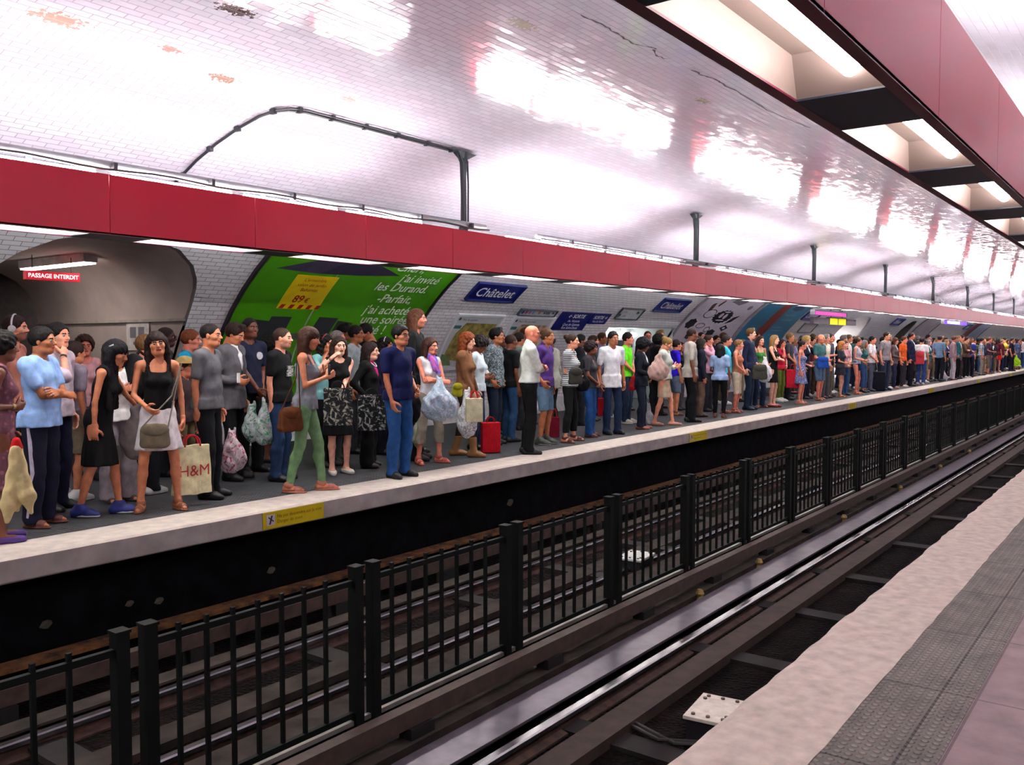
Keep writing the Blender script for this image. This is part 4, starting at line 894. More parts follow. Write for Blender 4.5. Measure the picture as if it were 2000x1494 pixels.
TOPS = {}
def person(P):
    """P: plain dictionary of one waiting passenger, positions in the station's own metres"""
    H = P['h']; s = H / 1.75; sex = P['s']; wd = P.get('w', 1.); dist = math.hypot(P['x'], P['y'])
    lod = 0 if dist < 19 else 1 if dist < 33 else 2
    hb, hc, hh, hd, hr = ((.015, .014, .0068, .0060, .010), (.021, .020, .012, .010, .015), (.030, .027, .019, .013, .022))[lod]
    root = empty('person', (P['x'], P['y'], .004), P['a']); tag(root, P['label'], 'person', 'passengers waiting on the far platform')
    if P.get('kid'): root['category'] = 'child'
    fem = sex == 'f'; rs = random.Random(P['label']); lean = P.get('lean', .03)
    hipw = (.088 if not fem else .092) * s; shw = (.185 if not fem else .160) * s * (1 + (wd - 1) * .5)
    pel = np.array((0, 0, .95 * s)); Ml = rotm(0, lean)
    def L(p): return pel + Ml @ (np.array(p, float) * s - pel)
    neck = L((-.01, 0, 1.47)); chest = L((.0, 0, 1.29)); belly = L((.01, 0, 1.10)); shz = 1.425
    sh = {sd: L((-.012, sd * shw / s, shz)) for sd in (-1, 1)}; hsc = s ** .45 * (.97 if fem else 1.)
    hy, hp = P.get('hy', 0.), P.get('hp', 0.)
    Rh = rotm(hy, hp + lean * .3, P.get('hr', 0.)); hc_ = np.array(L((.022, 0, 1.0)) * 0) + np.array([L((.02, 0, 1.635))[0], 0, 0])
    hc_ = L((.018, 0, 1.60)) + Rh @ np.array((0.012, 0, .036)) * s; hc_[2] += (H - .118 * hsc - hc_[2]) * (1 if abs(lean) < .1 and hp < .25 else 0)
    # legs
    st = P.get('legs', 'stand'); fo = {}
    j = lambda a: (rs.random() - .5) * a
    if st == 'stand': fo = {1: (j(.08), .105 + j(.03), .15 + j(.2)), -1: (j(.08), -.105 + j(.03), -.15 + j(.2))}
    elif st == 'wide': fo = {1: (.02, .17, .3), -1: (-.02, -.17, -.3)}
    elif st == 'close': fo = {1: (.02, .06, .1), -1: (-.02, -.06, -.1)}
    elif st == 'step': fo = {1: (.16, .08, .1), -1: (-.16, -.08, -.2)}
    elif st == 'stepr': fo = {1: (-.16, .08, .2), -1: (.16, -.08, -.1)}
    elif st == 'cross': fo = {1: (.06, .0, .2), -1: (-.05, -.05, -.4)}
    hips, knees, ank, fdir = {}, {}, {}, {}
    for sd in (-1, 1):
        x, y, an = fo[sd]; hips[sd] = np.array((0, sd * hipw, .90 * s)); a = np.array((x * s, y * s, .085 * s)); fdir[sd] = np.array((math.cos(an), math.sin(an), 0))
        knees[sd], ank[sd] = ik(hips[sd], a, .415 * s, .405 * s, (1, sd * .25, 0))
    bare = P['bot'][0] in ('skirt', 'shorts', 'dress', 'mini', 'capri', 'crop'); k_ = s * (wd ** .7)
    def legprims(f, inf, calf=0., thick=1., upto=None):
        for sd in (-1, 1):
            a, b_, c = hips[sd], knees[sd], ank[sd]
            f.cone(a + np.array((0, 0, .0)), b_, (.080 if not fem else .083) * k_ * thick + inf, .050 * k_ * thick + inf, .03)
            cm = b_ + (c - b_) * .32 + np.array((-.012, 0, 0)) * s
            f.cone(b_, cm, .050 * k_ * thick + inf, .052 * k_ * thick + inf + calf * .5, .02); f.cone(cm, c, .052 * k_ * thick + inf + calf * .5, .034 * s + inf + calf, .02)
    def torso(f, inf, low=True):
        fz = 1.
        if low: f.ell((-.005 * s, 0, .95 * s), (.108 * s * wd + inf, (.158 if fem else .150) * s * wd + inf, .115 * s + inf), k=.04)
        f.ell(belly + np.array(((wd - 1) * .10, 0, 0)), (.098 * s * wd + inf, (.118 if fem else .132) * s * wd + inf, .15 * s + inf), Ml, .06)
        f.ell(chest, (.105 * s + (wd - 1) * .05 + inf, (.135 if fem else .155) * s * (1 + (wd - 1) * .5) + inf, .165 * s + inf), Ml, .05)
        if fem:
            for y in (-1, 1): f.ell(L((.085, y * .062, 1.27)), (.055 * s + inf * .7, .056 * s + inf * .5, .052 * s + inf * .5), Ml, .03)
        f.cone(sh[1] * .92 + neck * .08, sh[-1] * .92 + neck * .08, .053 * s + inf, .053 * s + inf, .05)
        f.cone(neck + np.array((-.01, 0, .0)), L((-.01, .09, 1.455)), .05 * s + inf * .6, .042 * s + inf * .6, .03); f.cone(neck + np.array((-.01, 0, .0)), L((-.01, -.09, 1.455)), .05 * s + inf * .6, .042 * s + inf * .6, .03)
    # arms
    am = {}; l1, l2 = .285 * s, .25 * s
    for sd in (-1, 1):
        A = P['arms'][0 if sd < 0 else 1]; S_ = sh[sd] + np.array((0, sd * .01, -.01)); n = None; curl = .45; hint = (-.6, sd * .5, -.6)
        if not isinstance(A, str): T = np.array(A[:3]); n = (0, -sd, .2); curl = A[3] if len(A) > 3 else .8
        elif A == 'down': T = S_ + np.array((.03 + j(.05), sd * .05, -.525)) * s; hint = (-1, sd * .4, 0)
        elif A == 'cross': T = L((.19, -sd * .075, 1.17 + sd * .015)); hint = (0, sd, -.7); n = (-.8, 0, -.5); curl = .35
        elif A == 'phone': T = L((.25, sd * .05, 1.17)); hint = (-.3, sd * .5, -1); n = (-.5, -sd * .5, .8); curl = .75
        elif A == 'clasp': T = L((.17, sd * .045, 1.0)); hint = (-.3, sd, -.3); n = (-1, -sd * .4, 0); curl = .7
        elif A == 'face': T = L((.13, sd * .07, 1.46)); hint = (.3, sd * .6, -1); n = (-1, -sd * .3, 0); curl = .9
        elif A == 'pocket': T = L((.04, sd * .20, .96)); hint = (-1, sd * .6, 0); curl = .6
        elif A == 'bag': T = L((.10, sd * .19, 1.0)); hint = (-1, sd * .5, -.2); curl = 1.1
        elif A == 'strap': T = L((.12, sd * .10, 1.33)); hint = (.2, sd * .5, -1); n = (-1, 0, 0); curl = 1.1
        elif A == 'bent': T = L((.22, sd * .10, 1.07)); hint = (-.6, sd * .5, -.6); curl = .6
        elif A == 'back': T = L((-.14, sd * .03, 1.0)); hint = (-.4, sd, 0); n = (-1, 0, 0); curl = .6
        else: T = S_ + np.array((.03, sd * .05, -.52)) * s
        E, T = ik(S_, T, l1, l2, hint); d = unit(T - E)
        if n is None: n = (0, -sd, 0) if abs(d[2]) > .6 else (0, -sd * .4, 1)
        if A == 'face': d = unit(d + np.array((-.1, -sd * .5, .3)))
        am[sd] = (S_, E, T, d, n, curl)
    ar = (.041 if not fem else .035) * s * wd ** .5; er = (.032 if not fem else .027) * s * wd ** .4; wr_ = (.024 if not fem else .0205) * s
    # ---- body: one surface
    lo = np.array((-.5, -.62, -.02)); hi = np.array((.75, .62, H + .02))
    ext = np.array([p for sd in (-1, 1) for p in (am[sd][1], am[sd][2], ank[sd], am[sd][0])]); lo = np.minimum(ext.min(0), (-.2 * wd, -.24 * wd, 0)) - .17; hi = np.maximum(ext.max(0), (.2 * wd, .24 * wd, 1.5 * s)) + .17
    lo[0] = min(lo[0], -.26); lo[2] = -.03; hi[2] = max(hi[2], neck[2] + .1)
    f = Fld(lo, hi, hb); torso(f, -.006)
    f.cone(neck - np.array((0, 0, .02)), hc_ + Rh @ np.array((-.03, 0, -.08)) * hsc, .056 * s * (.88 if fem else 1), .05 * s * (.88 if fem else 1), .03)
    legprims(f, -.004)
    for sd in (-1, 1):
        S_, E, T, d, n, cu = am[sd]; f.cone(S_, E, ar * 1.08, er, .03); f.cone(E, E + (T - E) * .3, er, er * 1.04, .015); f.cone(E + (T - E) * .3, T, er * 1.04, wr_, .01)
        a = ank[sd]; fd = fdir[sd]; g = np.array((0, 0, 1.)); z_ = lambda v: np.array((0, 0, v)) * s
        hl = a * (1, 1, 0) - fd * .04 * s; f.cone(a, hl + z_(.038), .036 * s, .034 * s, .02); f.cone(hl + z_(.038), a * (1, 1, 0) + fd * .09 * s + z_(.030), .034 * s, .034 * s, .03); f.cone(a * (1, 1, 0) + fd * .09 * s + z_(.03), a * (1, 1, 0) + fd * .155 * s + z_(.022), .036 * s, .022 * s, .02)
    f.plane((0, 0, -1), (0, 0, .012))
    v, q = f.mesh(); parts = [(v, q, 0)]
    for sd in (-1, 1):
        S_, E, T, d, n, cu = am[sd]; v, q = hand(T, d, n, sd, hd, (1.02 if not fem else .93) * s ** .6, cu); parts.append((v, q, 0))
    for v, q, mi in build_head(hh, sex, P.get('beard'), lod < 2): parts.append((hc_ + (v * hsc) @ Rh.T, q, mi))
    hs, hcol, hl = (P['hair'] + (.3,))[:3]; sk = P['skin']; brow = hairm(hcol if hs != 'bald' else '5a4030')
    body = link_mesh('body', parts, [skinm(sk), brow, mat(P.get('lip', 'a04a45'), .4), mat(P.get('beardc', '7a4e3c'), .8), mat('9c8c84', .35), mat('120c0a', .3)], root)
    # ---- hair
    hm = build_hair(hs, hr, hl, Rh.T @ np.array((0, 0, -1.)))
    if hm is not None and len(hm[0]): link_mesh('hair', [(hc_ + (hm[0] * hsc * 1.01) @ Rh.T, hm[1], 0)], [hairm(hcol)], root)
    # ---- top
    tt, tc, tp = (P['top'] + (None,) * 3)[:3]; tc2 = P['top'][3] if len(P['top']) > 3 else 'ffffff'
    inf = {'tee': .016, 'polo': .016, 'shirt': .022, 'tank': .010, 'strap': .009, 'jacket': .032, 'dress': .011, 'loose': .030, 'tube': .009, 'cardi': .022}[tt]
    slv = {'tee': .62, 'polo': .6, 'shirt': 1.95, 'tank': 0, 'strap': 0, 'jacket': 1.98, 'dress': P.get('slv', 0), 'loose': 1.6, 'tube': 0, 'cardi': 1.9}[tt]; slv = P.get('slv', slv)
    hem = P.get('hem', {'tee': .90, 'polo': .90, 'shirt': .88, 'tank': .93, 'strap': .93, 'jacket': .80, 'dress': .55, 'loose': .92, 'tube': .6, 'cardi': .84}[tt]) * s
    f = Fld(lo, hi, hc); torso(f, inf)
    if tt in ('dress', 'tube'): f.skirt(1.05 * s, hem, (.10 * s * wd, .13 * s * wd), (.17 * s * wd, .20 * s * wd), (.0, 0), (.01, 0), .04, .05)
    elif hem < .93 * s: f.skirt(1.0 * s, hem, (.112 * s * wd + inf, .155 * s * wd + inf), (.125 * s * wd + inf, .17 * s * wd + inf), (0, 0), (0, 0), .04, .03)
    for sd in (-1, 1):
        S_, E, T, d, n, cu = am[sd]; si = inf * .6 + .003
        if slv > 0:
            t1 = min(slv, 1.); f.cone(S_, S_ + (E - S_) * t1, ar * 1.1 + si, (ar + (er - ar) * t1) * 1.03 + si * (1.25 if slv < 1 else 1), .03)
            if slv > 1: f.cone(E, E + (T - E) * (slv - 1), er * 1.05 + si, (er + (wr_ - er) * (slv - 1)) + si * .9, .02)
            if slv < 1: f.plane_cut = None
        else: f.ell(S_ + np.array((0, sd * .03, -.01)), (.085 * s, .055 * s, .085 * s), k=.01, op='s')
    if tt in ('strap', 'tube'):
        zc = 1.36 if tt == 'strap' else 1.33; f.plane(tuple(Ml @ np.array((.0, 0, 1.))), L((0, 0, zc)))
        if tt == 'strap':
            for y in (-1, 1): f.cone(L((.10, y * .085, 1.33)), L((.02, y * .095, 1.475)), .012, .012, .01); f.cone(L((.02, y * .095, 1.475)), L((-.10, y * .085, 1.34)), .012, .012, .01)
    else:
        nr = {'tee': .066, 'polo': .058, 'shirt': .056, 'tank': .085, 'jacket': .06, 'dress': .08, 'loose': .085, 'cardi': .075}[tt] * s
        f.cone(L((.0, 0, 1.475)), L((.03, 0, 1.62)), nr, nr * 1.6, .008, 's')
        if tt in ('polo', 'shirt', 'jacket', 'cardi') or P.get('vneck'):
            dv = 1.30 if tt in ('jacket', 'cardi') else 1.39; f.cone(L((.17, 0, dv)), L((.09, 0, 1.52)), .012, nr * .8, .01, 's')
        elif P.get('scoop'): f.ell(L((.12, 0, 1.42)), (.06 * s, .085 * s, .075 * s), k=.01, op='s')
    f.plane((0, 0, -1), (0, 0, hem)); f.ripple(.0035 if tt in ('loose', 'shirt', 'jacket', 'cardi') else .002, 26, rs.random() * 6)
    v, q = f.mesh(); nm = {'tee': 't_shirt', 'polo': 'polo_shirt', 'shirt': 'shirt', 'tank': 'tank_top', 'strap': 'strap_top', 'jacket': 'jacket', 'dress': 'dress', 'loose': 'sweater', 'tube': 'dress', 'cardi': 'cardigan'}[tt]
    top = link_mesh(nm, [(v, q, 0)], [cloth(tc, tp, tc2)], root)
    if tt in ('polo', 'shirt') and lod < 2:
        col = Fld(neck - .16, neck + .16, hr * .8); col.cone(L((-.02, 0, 1.475)), L((-.005, 0, 1.515)), .072 * s, .068 * s, .0); col.cone(L((.0, 0, 1.40)), L((.03, 0, 1.65)), .056 * s, .062 * s, .004, 's'); col.cone(L((.16, 0, 1.42)), L((.07, 0, 1.54)), .01, .035, .0, 's'); v, q = col.mesh()
        if len(v): link_mesh('collar', [(v, q, 0)], [cloth(tc, tp, tc2)], top)
    if tt == 'jacket' or tt == 'cardi' or P.get('inner'):
        ic = P.get('inner', 'e8e8ec'); g = Fld(L((0, 0, 1.28)) - (.22, .12, .22), L((0, 0, 1.28)) + (.24, .12, .26), hc * .8)
        g.ell(chest + (.007, 0, 0), (.105 * s + inf + (wd - 1) * .05, .13 * s, .165 * s + inf), Ml, .02); g.cone(L((.0, 0, 1.42)), L((.01, 0, 1.50)), .068 * s, .060 * s, .02)
        g.plane((-1, 0, 0), (chest[0] + .02, 0, 0)); g.ell(L((0.03, 0, 1.60)), (.15, .12, .09), op='s', k=.01)
        # keep only a wedge widening to the collar
        X, Y, Z = g._xyz((slice(None),) * 3); zz = L((0, 0, 1.08))[2]; wdg = np.abs(Y) - np.clip((Z - zz) / (.42 * s), 0, 1) * .075 * s; g.D = np.maximum(g.D, wdg.astype(F4)); v, q = g.mesh()
        if len(v): link_mesh('inner_shirt', [(v, q, 0)], [cloth(ic)], root)
        if P.get('tie'):
            b = MB(); b.tube([tuple(L((.145, 0, 1.40))), tuple(L((.165, 0, 1.3))), tuple(L((.16, 0, 1.1)))], [.014, .02, .028], 6); b.obj('tie', cloth(P['tie']), root)
    if P.get('badge'):
        b = MB(); c0 = L((.125, P['badge'][1], 1.33)); n = 16; b.add([tuple(c0 + np.array((.0, .045 * math.cos(i * PI / 8), .045 * math.sin(i * PI / 8)))) for i in range(n)] + [tuple(c0 + np.array((-.03, .045 * math.cos(i * PI / 8), .045 * math.sin(i * PI / 8)))) for i in range(n)], [tuple(range(n))] + [(i, (i + 1) % n, n + (i + 1) % n, n + i) for i in range(n)])
        b.obj('chest_print', cloth(P['badge'][0]), top)
    # ---- bottoms
    bt, bc = P['bot'][:2]; bp_ = P['bot'][2] if len(P['bot']) > 2 else None; bc2 = P['bot'][3] if len(P['bot']) > 3 else 'ffffff'
    if bt not in ('dress',):
        f = Fld((lo[0], lo[1], -.02), (hi[0], hi[1], 1.15 * s), hc)
        if bt in ('skirt', 'mini'):
            hz = (.52 if bt == 'skirt' else .66) * s; hz = P.get('hz', hz / s) * s; fl = P.get('flare', .05)
            f.ell((-.005 * s, 0, .95 * s), (.112 * s * wd, .162 * s * wd, .115 * s), k=.04); f.skirt(1.04 * s, hz, (.105 * s * wd, .145 * s * wd), ((.13 + fl) * s * wd, (.165 + fl) * s * wd), (0, 0), (.01, 0), .03, .06); f.plane((0, 0, -1), (0, 0, hz)); f.plane((0, 0, 1), (0, 0, 1.05 * s)); nm = 'skirt'
        else:
            th = {'jeans': (.011, .014, 1.0), 'trousers': (.014, .022, 1.0), 'slim': (.006, .0, 1.), 'capri': (.012, .018, 1.), 'crop': (.008, .01, 1.), 'shorts': (.022, .03, 1.), 'wide': (.02, .04, 1.)}[bt]
            f.ell((-.005 * s, 0, .95 * s), (.112 * s * wd, (.164 if fem else .156) * s * wd, .12 * s), k=.04); legprims(f, th[0], th[1]); hz = {'shorts': .52, 'capri': .28, 'crop': .16}.get(bt, .035) * s; hz = P.get('hz', hz / s) * s
            if bt == 'jeans' or bt == 'trousers' or bt == 'wide':
                for sd in (-1, 1): f.cone(ank[sd], ank[sd] * (1, 1, 0) + fdir[sd] * .02 + np.array((0, 0, .05)), .046 * s + th[1], .050 * s + th[1], .02)
            f.plane((0, 0, -1), (0, 0, hz)); f.plane((0, 0, 1), (0, 0, 1.06 * s)); f.ripple(.0028, 30, rs.random() * 6); nm = {'shorts': 'shorts', 'jeans': 'jeans', 'slim': 'slim_trousers', 'capri': 'capri_trousers', 'crop': 'cropped_trousers'}.get(bt, 'trousers')
        v, q = f.mesh(); link_mesh(nm, [(v, q, 0)], [cloth(bc, bp_, bc2)], root)
    if P.get('stripe'):
        for sd in (-1, 1):
            b = MB(); r_ = .08 * k_ + .018; b.tube([tuple(hips[sd] + np.array((.0, sd * (.075 * k_ + .012), .05))), tuple(knees[sd] + np.array((0, sd * (.052 * k_ + .012), 0))), tuple(ank[sd] + np.array((0, sd * .055, 0)))], .018, 6); b.obj('side_stripe', cloth(P['stripe']), root)
    # ---- footwear
    sht, shc = P['shoe'][:2]
    for sd in (-1, 1):
        a = ank[sd]; fd = fdir[sd]; g0 = a * (1, 1, 0); z_ = lambda v: np.array((0, 0, v)) * s; hl = g0 - fd * .045 * s; tl = g0 + fd * .16 * s
        b0, b1 = np.minimum(hl, tl), np.maximum(hl, tl); top_z = {'boot': .28, 'trainer': .13}.get(sht, .1) * s
        f = Fld((b0[0] - .07, b0[1] - .07, -.012), (b1[0] + .07, b1[1] + .07, top_z + .05), hr * .8)
        if sht in ('shoe', 'trainer', 'boot', 'flat'):
            i_ = .010 if sht != 'trainer' else .014; f.cone(hl + z_(.036), g0 + fd * .09 * s + z_(.032), .037 * s + i_, .035 * s + i_ * .8, .03); f.cone(g0 + fd * .09 * s + z_(.032), tl + z_(.022), .038 * s + i_, .026 * s + i_ * .6, .02)
            if sht != 'flat': f.cone(a, hl + z_(.04), .040 * s + i_, .036 * s + i_, .03)
            if sht == 'boot': f.cone(a, a + (knees[sd] - a) * .45, .046 * s, .062 * s, .02)
            f.plane((0, 0, 1), (0, 0, top_z if sht != 'flat' else .055 * s))
            if sht == 'flat': f.cone(a + z_(.03), g0 + fd * .06 * s + z_(.10), .05 * s, .04 * s, .01, 's')
        else:     # sandal: sole and two straps over the bare foot
            f.cone(hl + z_(.006), g0 + fd * .09 * s + z_(.006), .040 * s, .046 * s, .02); f.cone(g0 + fd * .09 * s + z_(.006), tl + z_(.006), .046 * s, .03 * s, .02); f.plane((0, 0, 1), (0, 0, .016))
            f.cone(g0 + fd * .085 * s + z_(.03), g0 + fd * .108 * s + z_(.028), .0425 * s, .040 * s, 0); f.cone(g0 - fd * .02 * s + z_(.075), g0 + fd * .005 * s + z_(.07), .044 * s, .043 * s, 0)
        f.plane((0, 0, -1), (0, 0, .0)); v, q = f.mesh()
        if len(v): link_mesh({'shoe': 'shoe', 'trainer': 'sneaker', 'boot': 'boot', 'flat': 'flat_shoe'}.get(sht, 'sandal'), [(v, q, 0)], [mat(shc, .5, noise=.1)], root)
        if sht == 'trainer' and lod < 2:
            b = Fld((b0[0] - .07, b0[1] - .07, -.012), (b1[0] + .07, b1[1] + .07, .06), hr); b.cone(hl + z_(.01), g0 + fd * .09 * s + z_(.01), .048 * s, .050 * s, .02); b.cone(g0 + fd * .09 * s + z_(.01), tl + z_(.01), .05 * s, .036 * s, .02); b.plane((0, 0, -1), (0, 0, -.001)); b.plane((0, 0, 1), (0, 0, .026)); v, q = b.mesh(); link_mesh('rubber_sole', [(v, q, 0)], [mat(P['shoe'][2] if len(P['shoe']) > 2 else 'dcdcdc', .6)], root)
    # ---- accessories
    def hl_(p): return tuple(hc_ + Rh @ (np.array(p) * hsc))
    for ac in P.get('acc', ()):
        b = MB(); k = ac[0]; c = ac[1] if len(ac) > 1 else '111111'
        if k in ('glasses', 'sunglasses'):
            up = .085 if len(ac) > 2 else .004; xo = .035 if len(ac) > 2 else .1
            for y in (-1, 1):
                b.tube([hl_((xo + .0, y * .032 + .022 * math.cos(t * PI / 5), up + .016 * math.sin(t * PI / 5))) for t in range(11)], .0022, 5, cap=False); b.tube([hl_((xo, y * .054, up + .004)), hl_((xo - .09, y * .083, up))], .0022, 5)
                if k == 'sunglasses': n = 10; b.add([hl_((xo, y * .032 + .02 * math.cos(t * PI / 5), up + .015 * math.sin(t * PI / 5))) for t in range(n)] + [hl_((xo - .004, y * .032 + .02 * math.cos(t * PI / 5), up + .015 * math.sin(t * PI / 5))) for t in range(n)], [tuple(range(n)), tuple(range(n, 2 * n))[::-1]] + [(i, (i + 1) % n, n + (i + 1) % n, n + i) for i in range(n)])
            b.tube([hl_((xo + .004, -.012, up)), hl_((xo + .004, .012, up))], .002, 5); b.obj(k, mat(c, .25), root)
        elif k == 'headphones':
            b.tube([hl_((-.01, .092 * math.cos(t), .03 + .105 * math.sin(t))) for t in np.linspace(0, PI, 13)], .009, 6)
            for y in (-1, 1): b.tube([hl_((-.005, y * .078, -.005)), hl_((-.005, y * .105, -.005))], .034, 12)
            b.obj('headphones', mat(c, .4), root)
        elif k == 'band': b.tube([hl_((.0, .093 * math.cos(t), .03 + .10 * math.sin(t))) for t in np.linspace(.3, PI - .3, 13)], .008, 6); b.obj('headband', mat(c, .4), root)
        elif k == 'clip': b.tube([hl_((-.03, -.085, .07)), hl_((-.07, -.08, .03))], .008, 6); b.obj('hair_clip', mat(c, .3), root)
        elif k == 'watch': S_, E, T, d, n, cu = am[ac[2]]; q0 = T - d * .035; b.tube([tuple(q0), tuple(q0 + d * .022)], wr_ * 1.22, 12); b.obj('watch', mat(c, .3, .4), root)
        elif k == 'cuff': S_, E, T, d, n, cu = am[ac[2]]; p0 = E + (T - E) * .18; b.tube([tuple(p0), tuple(p0 + unit(T - E) * .07)], er * 1.5, 14); b.obj('rolled_cuff', cloth(c), root)
        elif k == 'cap':
            g = Fld((-.16, -.14, -.0), (.24, .14, .18), hr); g.ell((-.014, 0, .035), (.116, .097, .10)); g.plane((0, 0, -1), (0, 0, .045)); v, q = g.mesh(); b2, q2 = v, q
            link_mesh('cap', [(hc_ + (v * hsc) @ Rh.T, q, 0)], [cloth(c)], root); g = Fld((-.2, -.2, .0), (.24, .2, .1), hr); g.ell((.02 if len(ac) > 2 else .07, 0, .05), (.15 if len(ac) > 2 else .12, .14 if len(ac) > 2 else .085, .012)); v, q = g.mesh(); link_mesh('brim', [(hc_ + (v * hsc) @ Rh.T, q, 0)], [cloth(c)], root)
        elif k == 'scarf':
            g = Fld(neck - .2, neck + .22, hr); g.cone(L((.0, 0, 1.475)), L((.02, 0, 1.52)), .088 * s, .075 * s, .02); g.cone(L((.09, .02, 1.46)), L((.15, .05, 1.26)), .035, .03, .03); g.cone(L((.10, -.03, 1.46)), L((.155, -.02, 1.32)), .03, .03, .03); g.ripple(.004, 60, 2); v, q = g.mesh(); link_mesh('scarf', [(v, q, 0)], [cloth(c, 'blotches', ac[2])], root)
        elif k == 'tied':
            g = Fld((-.3, -.3, .75 * s), (.3, .3, 1.15 * s), hr); g.ell((0, 0, .98 * s), (.135 * s, .178 * s, .06 * s)); g.cone((-.1, .06, .97 * s), (-.14, .1, .8 * s), .07, .06, .04); g.cone((-.1, -.06, .97 * s), (-.14, -.1, .8 * s), .07, .06, .04); g.ripple(.004, 40, 1); v, q = g.mesh(); link_mesh('tied_jacket', [(v, q, 0)], [cloth(c)], root)
        elif k == 'necklace':
            b.tube([tuple(L((.05 + .06 * math.sin(t), .075 * math.cos(t), 1.475 - .055 * math.sin(t)))) for t in np.linspace(0, PI, 12)], .006, 5); b.obj('necklace', mat(c, .3), root)
        elif k == 'bracelet': S_, E, T, d, n, cu = am[ac[2]]; q0 = T - d * .05; b.tube([tuple(q0), tuple(q0 + d * .02)], wr_ * 1.25, 12); b.obj('bracelet', mat(c, .3), root)
        elif k == 'belt':
            g = Fld((-.25, -.25, .98 * s), (.25, .25, 1.08 * s), hr); g.skirt(1.05 * s, 1.02 * s, (.118 * s * wd, .145 * s * wd), (.12 * s * wd, .148 * s * wd), (0, 0), (0, 0)); v, q = g.mesh(); link_mesh('belt', [(v, q, 0)], [mat(c, .5)], root)
        elif k == 'tshirtprint':
            b.add([tuple(L((.13, y, z))) for y, z in ((-.07, 1.2), (.07, 1.2), (.07, 1.32), (-.07, 1.32))] + [tuple(L((.10, y, z))) for y, z in ((-.07, 1.2), (.07, 1.2), (.07, 1.32), (-.07, 1.32))], [(0, 1, 2, 3), (0, 4, 5, 1), (1, 5, 6, 2), (2, 6, 7, 3), (3, 7, 4, 0)]); b.obj('shirt_print', cloth(c, 'flecks', '111111'), top)
    return root

